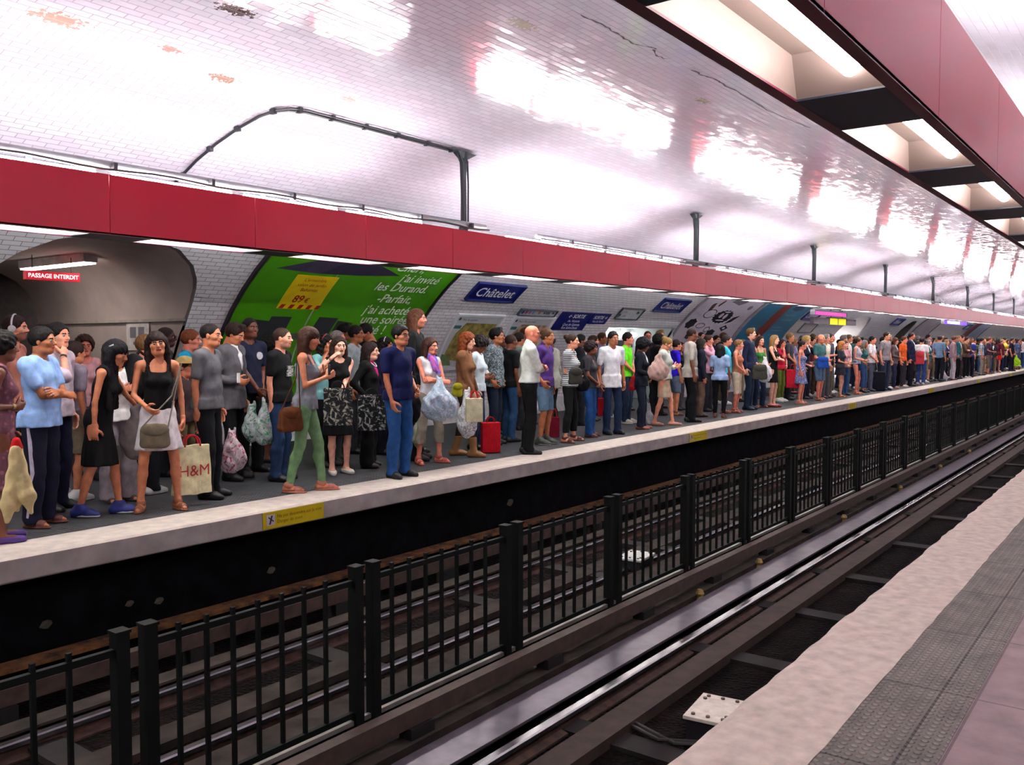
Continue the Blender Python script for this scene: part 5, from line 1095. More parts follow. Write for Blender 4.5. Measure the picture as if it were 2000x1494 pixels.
# ------------------------------------------------------------ bags and other things people hold
def carried(B):
    """B: kind, position of the top or the grip, heading, size, colours"""
    k = B['k']; t = empty(B['name'], (B['x'], B['y'], B['z']), B['a']); tag(t, B['label'], B['cat'], B.get('group')); w_, h_, d_ = B['sz']; c = B['c']; m = cloth(*c) if isinstance(c, tuple) else cloth(c)
    rs = random.Random(B['label'])
    if k in ('tote', 'paper'):
        f = Fld((-d_ - .04, -w_ / 2 - .04, -h_ - .04), (d_ + .04, w_ / 2 + .04, .05), .008)
        X, Y, Z = f._xyz((slice(None),) * 3); tt = np.clip(-Z / h_, 0, 1); bx = np.maximum(np.maximum(np.abs(X) - d_ / 2 * (.45 + .55 * tt) if k == 'tote' else np.abs(X) - d_ / 2, np.abs(Y) - w_ / 2 * (1 if k == 'paper' else .97 + .03 * tt)), np.maximum(Z, -Z - h_)); f.D = (bx - .004).astype(F4) + 0 * f.D
        if k == 'tote': f.ripple(.004, 22, rs.random() * 5)
        v, q = f.mesh(); link_mesh('bag_body', [(v, q, 0)], [m], t)
        for sx in (-1, 1):
            b = MB(); hh_ = B.get('hh', .14); b.tube([(sx * d_ * .3, w_ * .22 * math.cos(a) * 1., .0 + hh_ * math.sin(a)) for a in np.linspace(-.1, PI + .1, 11)], .008, 6); b.obj('handle', cloth(B.get('hc', 'b01818')), t)
        if B.get('text'):
            Mx = Matrix.Translation((d_ / 2 + .006 + .008, 0, -h_ * .62)) @ Matrix.Rotation(PI / 2, 4, 'Z') @ Matrix.Rotation(PI / 2, 4, 'X'); ptext(B['text'], Mx, B['ts'], mat('a8141c', .6), t, bold=0, name='bag_print')
    elif k == 'plastic':
        f = Fld((-d_ - .05, -w_ / 2 - .06, -h_ - .06), (d_ + .05, w_ / 2 + .06, .14), .009)
        f.ell((0, 0, -h_ * .66), (d_ / 2, w_ / 2, h_ * .36), k=.03); f.cone((0, 0, -h_ * .5), (0, 0, -.01), w_ * .34, .025, .06, 'u'); 
        X, Y, Z = f._xyz((slice(None),) * 3); f.D = np.maximum(f.D, (np.abs(X) - d_ / 2 * 1.0).astype(F4)); f.cone((0, .03, -.1), (0, .025, .03), .02, .012, .02); f.cone((0, -.03, -.1), (0, -.025, .03), .02, .012, .02); f.ripple(.007, 34, rs.random() * 5); v, q = f.mesh(); link_mesh('bag_body', [(v, q, 0)], [cloth(c[0], c[1], c[2], .35) if isinstance(c, tuple) else cloth(c, None, 'ffffff', .35)], t)
    elif k == 'purse':
        f = Fld((-d_ - .03, -w_ / 2 - .04, -h_ - .04), (d_ + .03, w_ / 2 + .04, .04), .008); X, Y, Z = f._xyz((slice(None),) * 3); tt = np.clip(-Z / h_, 0, 1); rr_ = min(.05, h_ * .3); f.D = (np.sqrt((np.maximum(np.abs(Y) - w_ / 2 * (.86 + .14 * tt) + rr_, 0)) ** 2 + (np.maximum(np.abs(Z + h_ / 2) - h_ / 2 + rr_, 0)) ** 2 + (np.maximum(np.abs(X) - d_ / 2 * (.6 + .5 * tt) + .02, 0) * rr_ / .02) ** 2) - rr_).astype(F4) * .6; f.ripple(.002, 40, 1); v, q = f.mesh(); link_mesh('bag_body', [(v, q, 0)], [m], t)
        f = Fld((-d_ - .03, -w_ / 2 - .04, -h_ * .6), (d_ + .03, w_ / 2 + .04, .04), .009); f.ell((.010, 0, -h_ * .26), (d_ / 2 * 1.02, w_ / 2 * .93, h_ * .29), k=.0); v, q = f.mesh(); link_mesh('flap', [(v, q, 0)], [m], t)
        st = B.get('strap')
        if st: b = MB(); b.tube([(0, -w_ * .42, -h_ * .15)] + [tuple(p) for p in st] + [(0, w_ * .42, -h_ * .15)], .007, 5); b.obj('strap', cloth(B.get('hc', '5a4a3c')), t)
    elif k == 'slouch':
        f = Fld((-d_ - .05, -w_ / 2 - .06, -h_ - .06), (d_ + .05, w_ / 2 + .06, .12), .010); f.ell((0, 0, -h_ * .62), (d_ / 2, w_ / 2, h_ * .42), k=.02); f.cone((0, -w_ * .12, -h_ * .45), (0, -w_ * .04, .0), w_ * .22, .035, .05); f.cone((0, w_ * .2, -h_ * .45), (0, w_ * .06, .0), w_ * .16, .03, .05); f.cone((0, -.03, .0), (0, .03, .04), .03, .03, .03); f.ripple(.006, 38, rs.random() * 5); v, q = f.mesh(); link_mesh('bag_body', [(v, q, 0)], [m], t)
    elif k == 'backpack':
        f = Fld((-.2, -w_ / 2 - .05, -h_ - .05), (.2, w_ / 2 + .05, .05), .011); f.ell((-.02, 0, -h_ * .5), (d_ / 2, w_ / 2, h_ * .52), k=.02); f.ell((-d_ * .35, 0, -h_ * .66), (d_ * .28, w_ * .38, h_ * .25), k=.02); f.ripple(.003, 30, 1); v, q = f.mesh(); link_mesh('bag_body', [(v, q, 0)], [m], t)
        for y in (-1, 1):
            b = MB(); b.tube([(.06, y * w_ * .3, -.05), (.16, y * w_ * .36, .03), (.27, y * w_ * .36, -.04), (.27, y * w_ * .40, -.22), (.1, y * w_ * .46, -.36)], .016, 6); b.obj('strap', m, t)
    elif k == 'phone':
        b = MB(); b.box(-.005, .005, -.03, .03, -.055, .055); b.obj('phone_case', mat(c, .3), t, bevel=.003); b = MB(); b.box(-.0065, -.005, -.026, .026, -.045, .045); b.obj('screen', glow('b8c4d4', .6), t)
    elif k == 'umbrella':
        f = Fld((-.14, -.14, -.66), (.14, .14, .12), .009)
        for sx, sy, ln in ((.0, -.035, .56), (.03, .035, .50), (-.02, .0, .48)): f.cone((0, 0, -.02), (sx, sy * 1.6, -ln * .75), .035, .058, .03); f.cone((sx, sy * 1.6, -ln * .75), (sx * 1.4, sy * 2.2, -ln), .058, .018, .03)
        f.ripple(.004, 40, 2); v, q = f.mesh(); link_mesh('folded_canopy', [(v, q, 0)], [m], t)
        f = Fld((-.07, -.07, -.05), (.07, .07, .1), .008); f.cone((0, 0, -.01), (0, 0, .04), .045, .03, .02); v, q = f.mesh(); link_mesh('handle', [(v, q, 0)], [cloth('c00a12')], t)
    elif k == 'case':
        f = Fld((-d_ - .02, -w_ / 2 - .03, -h_ - .02), (d_ + .02, w_ / 2 + .03, .03), .014); X, Y, Z = f._xyz((slice(None),) * 3)
        f.D = (np.sqrt(np.maximum(np.abs(X) - d_ / 2 + .04, 0) ** 2 + np.maximum(np.abs(Y) - w_ / 2 + .04, 0) ** 2 + np.maximum(np.abs(Z + h_ / 2) - h_ / 2 + .04, 0) ** 2) - .04).astype(F4); v, q = f.mesh(); link_mesh('case_body', [(v, q, 0)], [m], t)
        b = MB(); b.tube([(0, -.09, 0), (0, -.09, .3), (0, .09, .3), (0, .09, 0)], .01, 6); b.obj('pull_handle', mat('333333', .4), t)
    return t
PEOPLE = [
{'x':3.123,'y':7.359,'a':-0.314,'h':1.634,'s':'f','skin':'74432e','hair':('curly', '14100f'),'top':('dress', '6d4452', 'flowers', '8a5a66'),'bot':('dress', '6d4452'),'shoe':('flat', '4a2a7a'),'arms':[[0.112, -0.069, 1.062, 0.8], [0.084, -0.078, 0.771, 0.8]],'label':'person in a mauve dress cut by the left edge holding a cream umbrella','hem':0.45,'acc':[('watch', 'c0a060', -1)]},
{'x':4.039,'y':9.2,'a':-0.763,'h':1.822,'s':'m','skin':'d8987c','hair':('short', '2a1a14'),'top':('tee', 'b87868'),'bot':('trousers', '2a2226'),'shoe':('shoe', '15120f'),'arms':['pocket', 'down'],'label':'bearded person with headphones at the far left by the passage','beard':1,'acc':[('headphones', 'c8c8c8')]},
{'x':3.618,'y':7.75,'a':-0.925,'h':1.692,'s':'m','skin':'a86842','hair':('short', '14100f'),'top':('tee', '8fb4e8'),'bot':('trousers', '101328'),'shoe':('sandal', '5a2a22'),'arms':['cross', 'cross'],'label':'person with folded arms in a pale blue t-shirt and striped track trousers','w':1.22,'hem':0.88,'stripe':'b9b4c8','legs':'stand'},
{'x':4.046,'y':8.35,'a':-1.062,'h':1.741,'s':'m','skin':'d8987c','hair':('short', '14100f'),'top':('shirt', 'b9a8b4'),'bot':('jeans', '171a33'),'shoe':('shoe', '15120f'),'arms':['face', 'down'],'label':'person in a mauve shirt with a hand over the mouth, wearing a watch','slv':1.2,'acc':[('watch', '14110f', -1)],'hy':-0.1},
{'x':5.135,'y':9.9,'a':-1.91,'h':1.628,'s':'f','skin':'d08068','hair':('curly', '3a221a'),'top':('tank', 'cfa0a4'),'bot':('jeans', '30303c'),'shoe':('shoe', '15120f'),'arms':['down', 'bent'],'label':'curly-haired person in pink facing the camera against the passage wall','hem':0.9,'acc':[('bracelet', 'b01822', 1)]},
{'x':4.4,'y':8.75,'a':0.058,'h':1.57,'s':'m','skin':'c47e5a','hair':('short', '2a1a14'),'top':('tee', '857a88'),'bot':('shorts', '8a7a62'),'shoe':('trainer', 'c9c9c9'),'arms':['down', 'down'],'label':'person in grey top, khaki shorts and white shoes behind the folded-arms one','w':1.05},
{'x':4.15,'y':7.78,'a':-0.804,'h':1.6,'s':'f','skin':'c47e5a','hair':('long', '100c12', 0.55),'top':('dress', '050507'),'bot':('dress', '050507'),'shoe':('trainer', '22307a', 'dadada'),'arms':[[-0.023, -0.168, 0.495, 0.5], [0.228, 0.453, 0.924, 0.9]],'label':'person with very long black hair in a black dress, bending over a held hand','lean':0.22,'hp':0.35,'hem':0.5,'acc':[('clip', 'c9c9d4')],'legs':'step'},
{'x':4.615,'y':8.3,'a':-1.642,'h':1.55,'s':'f','skin':'c47e5a','hair':('long', '2a1a14', 0.22),'top':('tee', 'e9e4e6'),'bot':('wide', '8c8088'),'shoe':('sandal', '3a2a2a'),'arms':[[0.151, -0.007, 1.09, 0.8], 'down'],'label':'person in a white shirt with orange strap looking down at a phone','hp':0.5,'acc':[('bracelet', 'b0b0b0', -1)]},
{'x':4.611,'y':7.573,'a':-2.013,'h':1.66,'s':'f','skin':'c47e5a','hair':('long', '20120f', 0.44),'top':('strap', '040405'),'bot':('mini', 'd5cdd2'),'shoe':('sandal', '8a5030'),'arms':[[0.221, -0.115, 0.974, 0.5], [-0.002, 0.238, 0.681, 1.2]],'label':'smiling person with long dark fringe in black top and white skirt','hz':0.6,'flare':0.055,'hr':0.12,'legs':'wide','lip':'9a2f30'},
{'x':5.018,'y':8.5,'a':0.252,'h':1.638,'s':'m','skin':'c47e5a','hair':('short', '6a4a28'),'top':('tee', 'e4dde0'),'bot':('trousers', '15141c'),'shoe':('trainer', 'd8d8d8'),'arms':['down', 'down'],'label':'person in a white t-shirt with a black backpack, back turned'},
{'x':5.859,'y':9.5,'a':-0.814,'h':1.738,'s':'m','skin':'45271d','hair':('buzz', '2c1d1c'),'top':('tee', '33262a'),'bot':('trousers', '1e1c22'),'shoe':('shoe', '15120f'),'arms':['down', 'down'],'label':'close-cropped person standing by the corner of the passage','acc':[('glasses', '141414')]},
{'x':5.921,'y':9.1,'a':-0.786,'h':1.705,'s':'m','skin':'d08068','hair':('short', '6e3a20'),'top':('tee', '0f8fb4'),'bot':('jeans', '2a3448'),'shoe':('shoe', '15120f'),'arms':['down', 'down'],'label':'red-haired person in a turquoise t-shirt beside the tiled pier'},
{'x':5.373,'y':8.35,'a':-1.095,'h':1.409,'s':'m','skin':'d08068','hair':('short', '4a3020'),'top':('tee', '3c2c30'),'bot':('trousers', '5e5438'),'shoe':('sandal', '8a4a20'),'arms':['down', 'down'],'label':'shorter person in a khaki cap and olive trousers behind the tote bag','acc':[('cap', '8c7848', 'r')]},
{'x':5.278,'y':7.777,'a':-0.98,'h':1.75,'s':'m','skin':'c47e5a','hair':('buzz', '1a1210'),'top':('tee', '5c5c62'),'bot':('jeans', '0b0c12'),'shoe':('shoe', '0d0d10'),'arms':[[-0.051, -0.166, 0.691, 0.9], 'down'],'label':'person in a grey v-neck t-shirt and black jeans beside the tote bag','w':1.1,'vneck':1,'legs':'stand','hy':-0.05},
{'x':6.143,'y':8.6,'a':-1.109,'h':1.779,'s':'m','skin':'c47e5a','hair':('quiff', '2a1a14'),'top':('jacket', '5b595f'),'bot':('trousers', '0e0e12'),'shoe':('shoe', '15120f'),'arms':[[0.149, -0.149, 1.13, 0.7], 'down'],'label':'person in a grey suit and tie looking down at a phone','hp':0.4,'tie':'4a464e','inner':'e6e6ea'},
{'x':6.602,'y':8.9,'a':-1.546,'h':1.851,'s':'m','skin':'74432e','hair':('buzz', '17100d'),'top':('tee', '1a2038'),'bot':('trousers', '101014'),'shoe':('shoe', '15120f'),'arms':[[0.249, -0.047, 0.985, 0.6], [0.103, 0.123, 0.991, 0.6]],'label':'tall person in a dark navy t-shirt with a round white chest print','badge':('c8ccd2', 0.06),'w':1.05},
{'x':7.359,'y':9.5,'a':-1.008,'h':1.617,'s':'f','skin':'74432e','hair':('afro', '14100f'),'top':('tee', '1d1f28'),'bot':('mini', '5c1c22'),'shoe':('flat', '3a2a2a'),'arms':['down', 'down'],'label':'short person with dark hair in front of the green poster, half hidden'},
{'x':6.438,'y':8.11,'a':-1.09,'h':1.726,'s':'m','skin':'d8987c','hair':('buzz', '3a2a22'),'top':('tee', '07080c'),'bot':('jeans', '1c3356'),'shoe':('shoe', '0b0b0c'),'arms':[[-0.028, -0.161, 0.748, 0.8], 'down'],'label':'bearded person with cropped hair in black t-shirt and blue jeans','beard':1,'beardc':'a06c58','acc':[('tshirtprint', 'b9b9b9')],'w':1.05},
{'x':6.11,'y':7.28,'a':-0.908,'h':1.72,'s':'f','skin':'c47e5a','hair':('long', '3e2417', 0.5),'top':('strap', '7b7f86'),'bot':('slim', '6f9468'),'shoe':('sandal', 'b06a58'),'arms':[[0.237, -0.087, 1.204, 0.8], [0.185, 0.106, 1.246, 0.8]],'label':'long-haired person in grey top and mint green trousers, head bent over a phone','hem':0.88,'hp':0.25,'legs':'step'},
{'x':7.519,'y':8.6,'a':-1.417,'h':1.654,'s':'f','skin':'c47e5a','hair':('wavy', '14100f', 0.2),'top':('tee', '7fc0c4'),'bot':('jeans', '0d0d12'),'shoe':('shoe', '15120f'),'arms':[[0.131, -0.136, 1.367, 0.8], 'down'],'label':'person in a light teal top raising a hand, behind the grey top','hp':0.1,'acc':[('band', 'a01820')]},
{'x':7.832,'y':8.75,'a':-1.044,'h':1.716,'s':'m','skin':'d08068','hair':('buzz', '77706c'),'top':('tee', 'b0a690'),'bot':('trousers', '3a3a3c'),'shoe':('shoe', '15120f'),'arms':['down', 'down'],'label':'grey-haired person in a beige shirt near the white chairs of the poster'},
{'x':7.185,'y':7.964,'a':-1.956,'h':1.63,'s':'f','skin':'e3ae96','hair':('long', '2c1a14', 0.42),'top':('tank', '0a0a0c'),'bot':('skirt', '060608'),'shoe':('flat', 'd8d4cc'),'arms':[[0.225, -0.156, 1.381, 0.9], [0.243, -0.068, 0.934, 0.8]],'label':'person in a black dress touching the face, wearing pale flat shoes','hem':0.9,'hz':0.5,'hp':0.05,'acc':[('watch', '444444', -1)]},
{'x':8.676,'y':9.3,'a':-1.065,'h':1.794,'s':'m','skin':'a86842','hair':('short', '181010'),'top':('tee', '9aa8aa'),'bot':('trousers', '26282e'),'shoe':('shoe', '15120f'),'arms':['down', 'down'],'label':'dark-haired person in a light grey shirt in front of the poster text'},
{'x':9.011,'y':9.9,'a':-1.087,'h':1.828,'s':'m','skin':'a86842','hair':('quiff', '14100f'),'top':('tee', '38424e'),'bot':('trousers', '26282e'),'shoe':('shoe', '15120f'),'arms':['down', 'down'],'label':'black-haired person at the back, highest head in front of the price tag poster'},
{'x':7.794,'y':8.092,'a':-1.081,'h':1.557,'s':'f','skin':'e3ae96','hair':('bob', '241512'),'top':('cardi', '060609'),'bot':('wide', '08080b'),'shoe':('shoe', '1a1a1e'),'arms':[[0.048, -0.228, 0.898, 0.9], 'down'],'label':'person with short dark hair, black cardigan and magenta top','inner':'b01468','acc':[('necklace', 'c8c8d0')]},
{'x':9.187,'y':9.5,'a':-3.387,'h':1.841,'s':'m','skin':'a86842','hair':('short', '14100f'),'top':('tee', '0f1216'),'bot':('trousers', '1a1c22'),'shoe':('shoe', '15120f'),'arms':['down', 'phone'],'label':'person in black bowing the head to the left before the green poster','hp':0.5},
{'x':8.864,'y':8.9,'a':-1.132,'h':1.627,'s':'f','skin':'c47e5a','hair':('wavy', '1a1112', 0.16),'top':('cardi', '1c1838'),'bot':('trousers', '141420'),'shoe':('shoe', '15120f'),'arms':['down', 'down'],'label':'person with a silver headband between the cardigan and the navy polo','acc':[('band', 'b9b9c0')],'inner':'402040'},
{'x':7.41,'y':7.195,'a':-1.568,'h':1.759,'s':'m','skin':'c47e5a','hair':('short', '0c0b0e'),'top':('polo', '10184a'),'bot':('jeans', '24528c'),'shoe':('shoe', '0c0f0d'),'arms':[[0.1, -0.156, 0.638, 0.6], 'bag'],'label':'person in a navy polo shirt and bright blue jeans','w':1.15,'vneck':1,'acc':[('glasses', '101010')]},
{'x':8.636,'y':8.1,'a':-0.992,'h':1.997,'s':'m','skin':'d08068','hair':('long', '5a3626', 0.32),'top':('shirt', '0a0a0d'),'bot':('trousers', '0c0c10'),'shoe':('shoe', '15120f'),'arms':['down', 'down'],'label':'very tall long-haired person whose head rises above the whole crowd','beard':1,'beardc':'9a5c48'},
{'x':9.17,'y':8.62,'a':-0.293,'h':1.685,'s':'f','skin':'c47e5a','hair':('afro', '14100f'),'top':('jacket', '08080b'),'bot':('jeans', '0c0c14'),'shoe':('shoe', '15120f'),'arms':['down', 'down'],'label':'person with a black curly head and an earring behind the scarf wearer'},
{'x':8.495,'y':7.706,'a':-1.742,'h':1.616,'s':'f','skin':'d08068','hair':('bob', '3a2018'),'top':('tank', 'd9dadf'),'bot':('capri', '857c70'),'shoe':('sandal', 'a04840'),'arms':['cross', 'cross'],'label':'laughing person in white sleeveless top with folded arms and a violet scarf','acc':[('scarf', '7a6ad0', 'c04a80'), ('sunglasses', '201010', 1)],'hy':0.2,'legs':'wide'},
{'x':9.324,'y':7.803,'a':-1.153,'h':1.69,'s':'f','skin':'e3ae96','hair':('wavy', '7a3a18', 0.26),'top':('shirt', '7a5236'),'bot':('slim', '33261a'),'shoe':('boot', '8a6038'),'arms':[[0.145, -0.043, 0.824, 0.9], [0.093, 0.334, 0.836, 0.8]],'label':'red-haired person in a tan leather jacket and tan boots','hp':0.15,'legs':'stepr'},
{'x':10.084,'y':8.2,'a':-1.15,'h':1.652,'s':'f','skin':'74432e','hair':('curly', '1d1617'),'top':('tee', 'c4d4dc'),'bot':('jeans', '203050'),'shoe':('shoe', '15120f'),'arms':[[0.123, 0.031, 1.045, 0.7], [0.118, 0.264, 1.059, 0.7]],'label':'person in a pale blue t-shirt with the head bowed beside the red hair','hp':0.6,'acc':[('band', 'd8d8d8')]},
{'x':10.676,'y':8.341,'a':-1.222,'h':1.773,'s':'m','skin':'a86842','hair':('quiff', '0e0b0c'),'top':('shirt', '39444c', 'flecks', '8a979c'),'bot':('jeans', '1a2436'),'shoe':('shoe', '15120f'),'arms':['pocket', 'pocket'],'label':'person in a mottled grey shirt with rolled white cuffs, hands in pockets','slv':1.15,'acc':[('cuff', 'd4dae0', -1)],'w':1.1},
{'x':11.133,'y':8.4,'a':-0.314,'h':1.683,'s':'m','skin':'74432e','hair':('buzz', '2e1c16'),'top':('tee', '06070b'),'bot':('jeans', '26486e'),'shoe':('shoe', '1a1a1e'),'arms':['down', 'down'],'label':'person with cropped hair seen from behind in black t-shirt and jeans','w':1.08},
{'x':12.701,'y':9.4,'a':-0.236,'h':1.734,'s':'m','skin':'c47e5a','hair':('short', '241a12'),'top':('tee', '8a9a90'),'bot':('trousers', '2a2a30'),'shoe':('shoe', '15120f'),'arms':['down', 'down'],'label':'dark-haired person behind the white hood, back turned'},
{'x':12.049,'y':9.3,'a':-1.437,'h':1.71,'s':'m','skin':'74432e','hair':('buzz', '2a1a14'),'top':('tee', '2a2c34'),'bot':('trousers', '2a2a30'),'shoe':('shoe', '15120f'),'arms':['down', 'down'],'label':'brown cropped head between the mottled shirt and the black t-shirt'},
{'x':10.084,'y':7.256,'a':-0.807,'h':1.799,'s':'m','skin':'d08068','hair':('bald', '5a4030'),'top':('shirt', 'dfe6e0'),'bot':('trousers', '08090c'),'shoe':('shoe', '101512'),'arms':['cross', 'cross'],'label':'bald person with folded arms in a billowing white shirt and black trousers','hem':0.97,'w':1.12,'hy':-0.25,'legs':'stand'},
{'x':11.138,'y':7.724,'a':-1.313,'h':1.765,'s':'m','skin':'a86842','hair':('short', '4a3420'),'top':('shirt', '4a2c74'),'bot':('shorts', '5b7890'),'shoe':('trainer', '3a4038', '8a8a80'),'arms':['pocket', 'down'],'label':'person in a purple shirt and denim shorts just right of the bald one','slv':1.0},
{'x':12.628,'y':8.6,'a':-4.464,'h':1.684,'s':'m','skin':'74432e','hair':('buzz', '121416'),'top':('jacket', '8c8d84'),'bot':('trousers', '0e1014'),'shoe':('shoe', '15120f'),'arms':['down', 'down'],'label':'person in a grey suit jacket turned away to the left','w':1.08},
{'x':11.661,'y':7.607,'a':-1.272,'h':1.69,'s':'f','skin':'d8987c','hair':('bun', '2e1c14'),'top':('tee', '4a5058', 'stripes', 'd8dcdc'),'bot':('crop', '0b0e10'),'shoe':('sandal', '5a2a20'),'arms':[[0.118, 0.043, 1.032, 0.8], [0.1, 0.324, 0.981, 0.8]],'label':'person with tied-up hair in a striped t-shirt and black cropped trousers','scoop':1,'legs':'wide','acc':[('bracelet', 'c09040', -1)]},
{'x':14.104,'y':9.0,'a':-0.828,'h':1.705,'s':'m','skin':'74432e','hair':('short', '14100f'),'top':('jacket', '12151c'),'bot':('trousers', '101218'),'shoe':('shoe', '15120f'),'arms':['down', 'down'],'label':'person in a dark jacket behind the striped t-shirt'},
{'x':12.488,'y':7.763,'a':-1.364,'h':1.57,'s':'f','skin':'74432e','hair':('curly', '1f1214'),'top':('tee', '34343a'),'bot':('jeans', '1c4a86'),'shoe':('sandal', '5a3030'),'arms':['clasp', 'clasp'],'label':'curly-haired person in a charcoal top and bright blue jeans','scoop':1,'w':1.05},
{'x':15.046,'y':9.3,'a':-1.104,'h':1.692,'s':'m','skin':'c47e5a','hair':('short', '3a261a'),'top':('tee', '3a3c40'),'bot':('trousers', '20242c'),'shoe':('shoe', '15120f'),'arms':['down', 'down'],'label':'brown-haired person directly behind the charcoal top'},
{'x':13.067,'y':7.672,'a':-2.052,'h':1.743,'s':'m','skin':'a86842','hair':('short', '100e10'),'top':('polo', 'e6e9f0'),'bot':('jeans', '1a2a48'),'shoe':('shoe', '15181c'),'arms':['down', 'down'],'label':'person in an open white short-sleeved shirt and dark jeans facing half right','vneck':1,'hem':0.8,'slv':0.7},
{'x':15.006,'y':8.5,'a':-1.317,'h':1.747,'s':'m','skin':'d08068','hair':('short', '17120f'),'top':('tee', '5fd414'),'bot':('jeans', '16243c'),'shoe':('trainer', 'a8a898'),'arms':['clasp', 'clasp'],'label':'person in a bright lime green t-shirt'},
{'x':14.15,'y':7.711,'a':-1.211,'h':1.616,'s':'f','skin':'74432e','hair':('afro', '0c0c12'),'top':('cardi', '0e1422'),'bot':('jeans', '141c2e'),'shoe':('flat', '8a4a40'),'arms':['bent', 'clasp'],'label':'person with a big black head of hair and a red garment tied at the waist','acc':[('tied', '8e0f18')],'hp':0.3},
{'x':17.369,'y':9.3,'a':-2.475,'h':1.806,'s':'m','skin':'d08068','hair':('buzz', '3a2a22'),'top':('tee', '20242a'),'bot':('trousers', '22242a'),'shoe':('shoe', '15120f'),'arms':['down', 'down'],'label':'person facing the camera below the left round lamp of the recess'},
{'x':17.058,'y':8.9,'a':-0.566,'h':1.712,'s':'f','skin':'45271d','hair':('afro', '14100f'),'top':('cardi', '101114'),'bot':('trousers', '0e0e12'),'shoe':('shoe', '15120f'),'arms':['down', 'down'],'label':'black curly head between the two round lamps of the recess','inner':'c0c0c8'},
{'x':15.026,'y':7.689,'a':-1.342,'h':1.647,'s':'f','skin':'d8987c','hair':('bun', '7d6236'),'top':('loose', 'b9c0b8'),'bot':('mini', 'b8a58c'),'shoe':('flat', 'c08a78'),'arms':[[0.144, 0.176, 1.116, 0.8], 'phone'],'label':'blond person with a bun in pale sweater and beige skirt, head down','hp':0.45,'hz':0.56,'flare':0.0,'legs':'step'},
{'x':17.303,'y':8.6,'a':-0.76,'h':1.614,'s':'m','skin':'c47e5a','hair':('short', '2a1e18'),'top':('tee', '2a10c8'),'bot':('shorts', '5a6a80'),'shoe':('sandal', '6a4030'),'arms':['down', 'down'],'label':'person in a vivid violet-blue t-shirt, mostly hidden'},
{'x':16.004,'y':7.633,'a':-0.881,'h':1.83,'s':'m','skin':'74432e','hair':('buzz', '2c1c18'),'top':('tee', 'b0a9a2'),'bot':('trousers', '0c1014'),'shoe':('shoe', '15151a'),'arms':['down', 'down'],'label':'person in a loose stone-coloured shirt and black trousers under the lamps','w':1.1,'slv':0.8,'hem':0.84},
{'x':18.689,'y':8.5,'a':-1.406,'h':1.72,'s':'m','skin':'d08068','hair':('short', '3a2a20'),'top':('shirt', 'd8a0b4'),'bot':('trousers', '2c2c34'),'shoe':('shoe', '15120f'),'arms':['face', 'down'],'label':'person in a pink shirt raising a hand to the mouth'},
{'x':17.235,'y':8.0,'a':-0.787,'h':1.634,'s':'f','skin':'c47e5a','hair':('wavy', '1c1410', 0.1),'top':('jacket', '121428'),'bot':('trousers', '6a5648'),'shoe':('shoe', '2a1c1a'),'arms':['down', 'down'],'label':'person in a navy jacket and brown trousers left of the pale blue shirt'},
{'x':17.248,'y':7.547,'a':0.203,'h':1.517,'s':'f','skin':'74432e','hair':('bob', '100e12'),'top':('polo', '8ea8d0'),'bot':('slim', '08090e'),'shoe':('sandal', '6a3a30'),'arms':['down', 'bent'],'label':'person seen from behind in a pale blue short-sleeved shirt and black trousers','w':1.1},
{'x':18.437,'y':7.95,'a':-1.251,'h':1.716,'s':'m','skin':'d08068','hair':('short', '2a2422'),'top':('tee', '3cb8d0'),'bot':('shorts', '4a5058'),'shoe':('sandal', '6a4030'),'arms':['down', 'down'],'label':'dark-haired person in a turquoise shirt behind the pale blue one','w':1.1},
{'x':18.728,'y':7.796,'a':-1.438,'h':1.615,'s':'f','skin':'d08068','hair':('short', '7a5434'),'top':('strap', 'a86a4c'),'bot':('capri', 'c9bba4'),'shoe':('sandal', '8a4a3c'),'arms':['clasp', 'clasp'],'label':'suntanned person in a rust-coloured top and cream knee-length trousers','hz':0.45},
{'x':19.746,'y':7.933,'a':-1.468,'h':1.877,'s':'m','skin':'e3ae96','hair':('quiff', '6a4c30'),'top':('shirt', '14203c'),'bot':('jeans', '16283e'),'shoe':('shoe', '1c2a3a'),'arms':['down', 'clasp'],'label':'tall fair-haired person in a dark navy shirt and jeans before the blue poster'},
{'x':20.512,'y':7.986,'a':-2.072,'h':1.704,'s':'f','skin':'d8987c','hair':('long', '2c1914', 0.18),'top':('strap', '3a7a3a'),'bot':('jeans', '15203a'),'shoe':('sandal', '7a4038'),'arms':['bent', 'bent'],'label':'brown-haired person in a green top carrying white bags','acc':[('necklace', 'd8d0c0')]},
{'x':20.874,'y':7.782,'a':-1.528,'h':1.73,'s':'f','skin':'e3ae96','hair':('long', '8a6a40', 0.3),'top':('strap', '0b0b0e'),'bot':('mini', '0a0a0d'),'shoe':('flat', '8c2c2c'),'arms':['cross', 'cross'],'label':'blond person with folded arms in a short black dress and red shoes','hz':0.6,'flare':0.0,'legs':'close'},
{'x':22.807,'y':8.3,'a':-1.745,'h':1.637,'s':'f','skin':'d08068','hair':('bob', '2a1414'),'top':('tee', 'b01030'),'bot':('slim', '5a6420'),'shoe':('trainer', 'c8c8c0'),'arms':['face', 'clasp'],'label':'person in a crimson top and olive trousers right of the black dress'},
{'x':25.114,'y':8.9,'a':-1.056,'h':1.57,'s':'m','skin':'74432e','hair':('short', '14100f'),'top':('jacket', '1a1820'),'bot':('trousers', '16141c'),'shoe':('shoe', '15120f'),'arms':['down', 'down'],'label':'person in a dark jacket left of the blue flowered dress'},
{'x':22.34,'y':7.598,'a':-1.383,'h':1.596,'s':'f','skin':'d08068','hair':('bun', '1c1214'),'top':('tube', '6a74a8', 'flowers', 'b8bcd8'),'bot':('dress', '6a74a8'),'shoe':('sandal', 'b07058'),'arms':['down', 'bent'],'label':'person in a strapless blue flowered dress','hem':0.56,'acc':[('belt', '20204a')]},
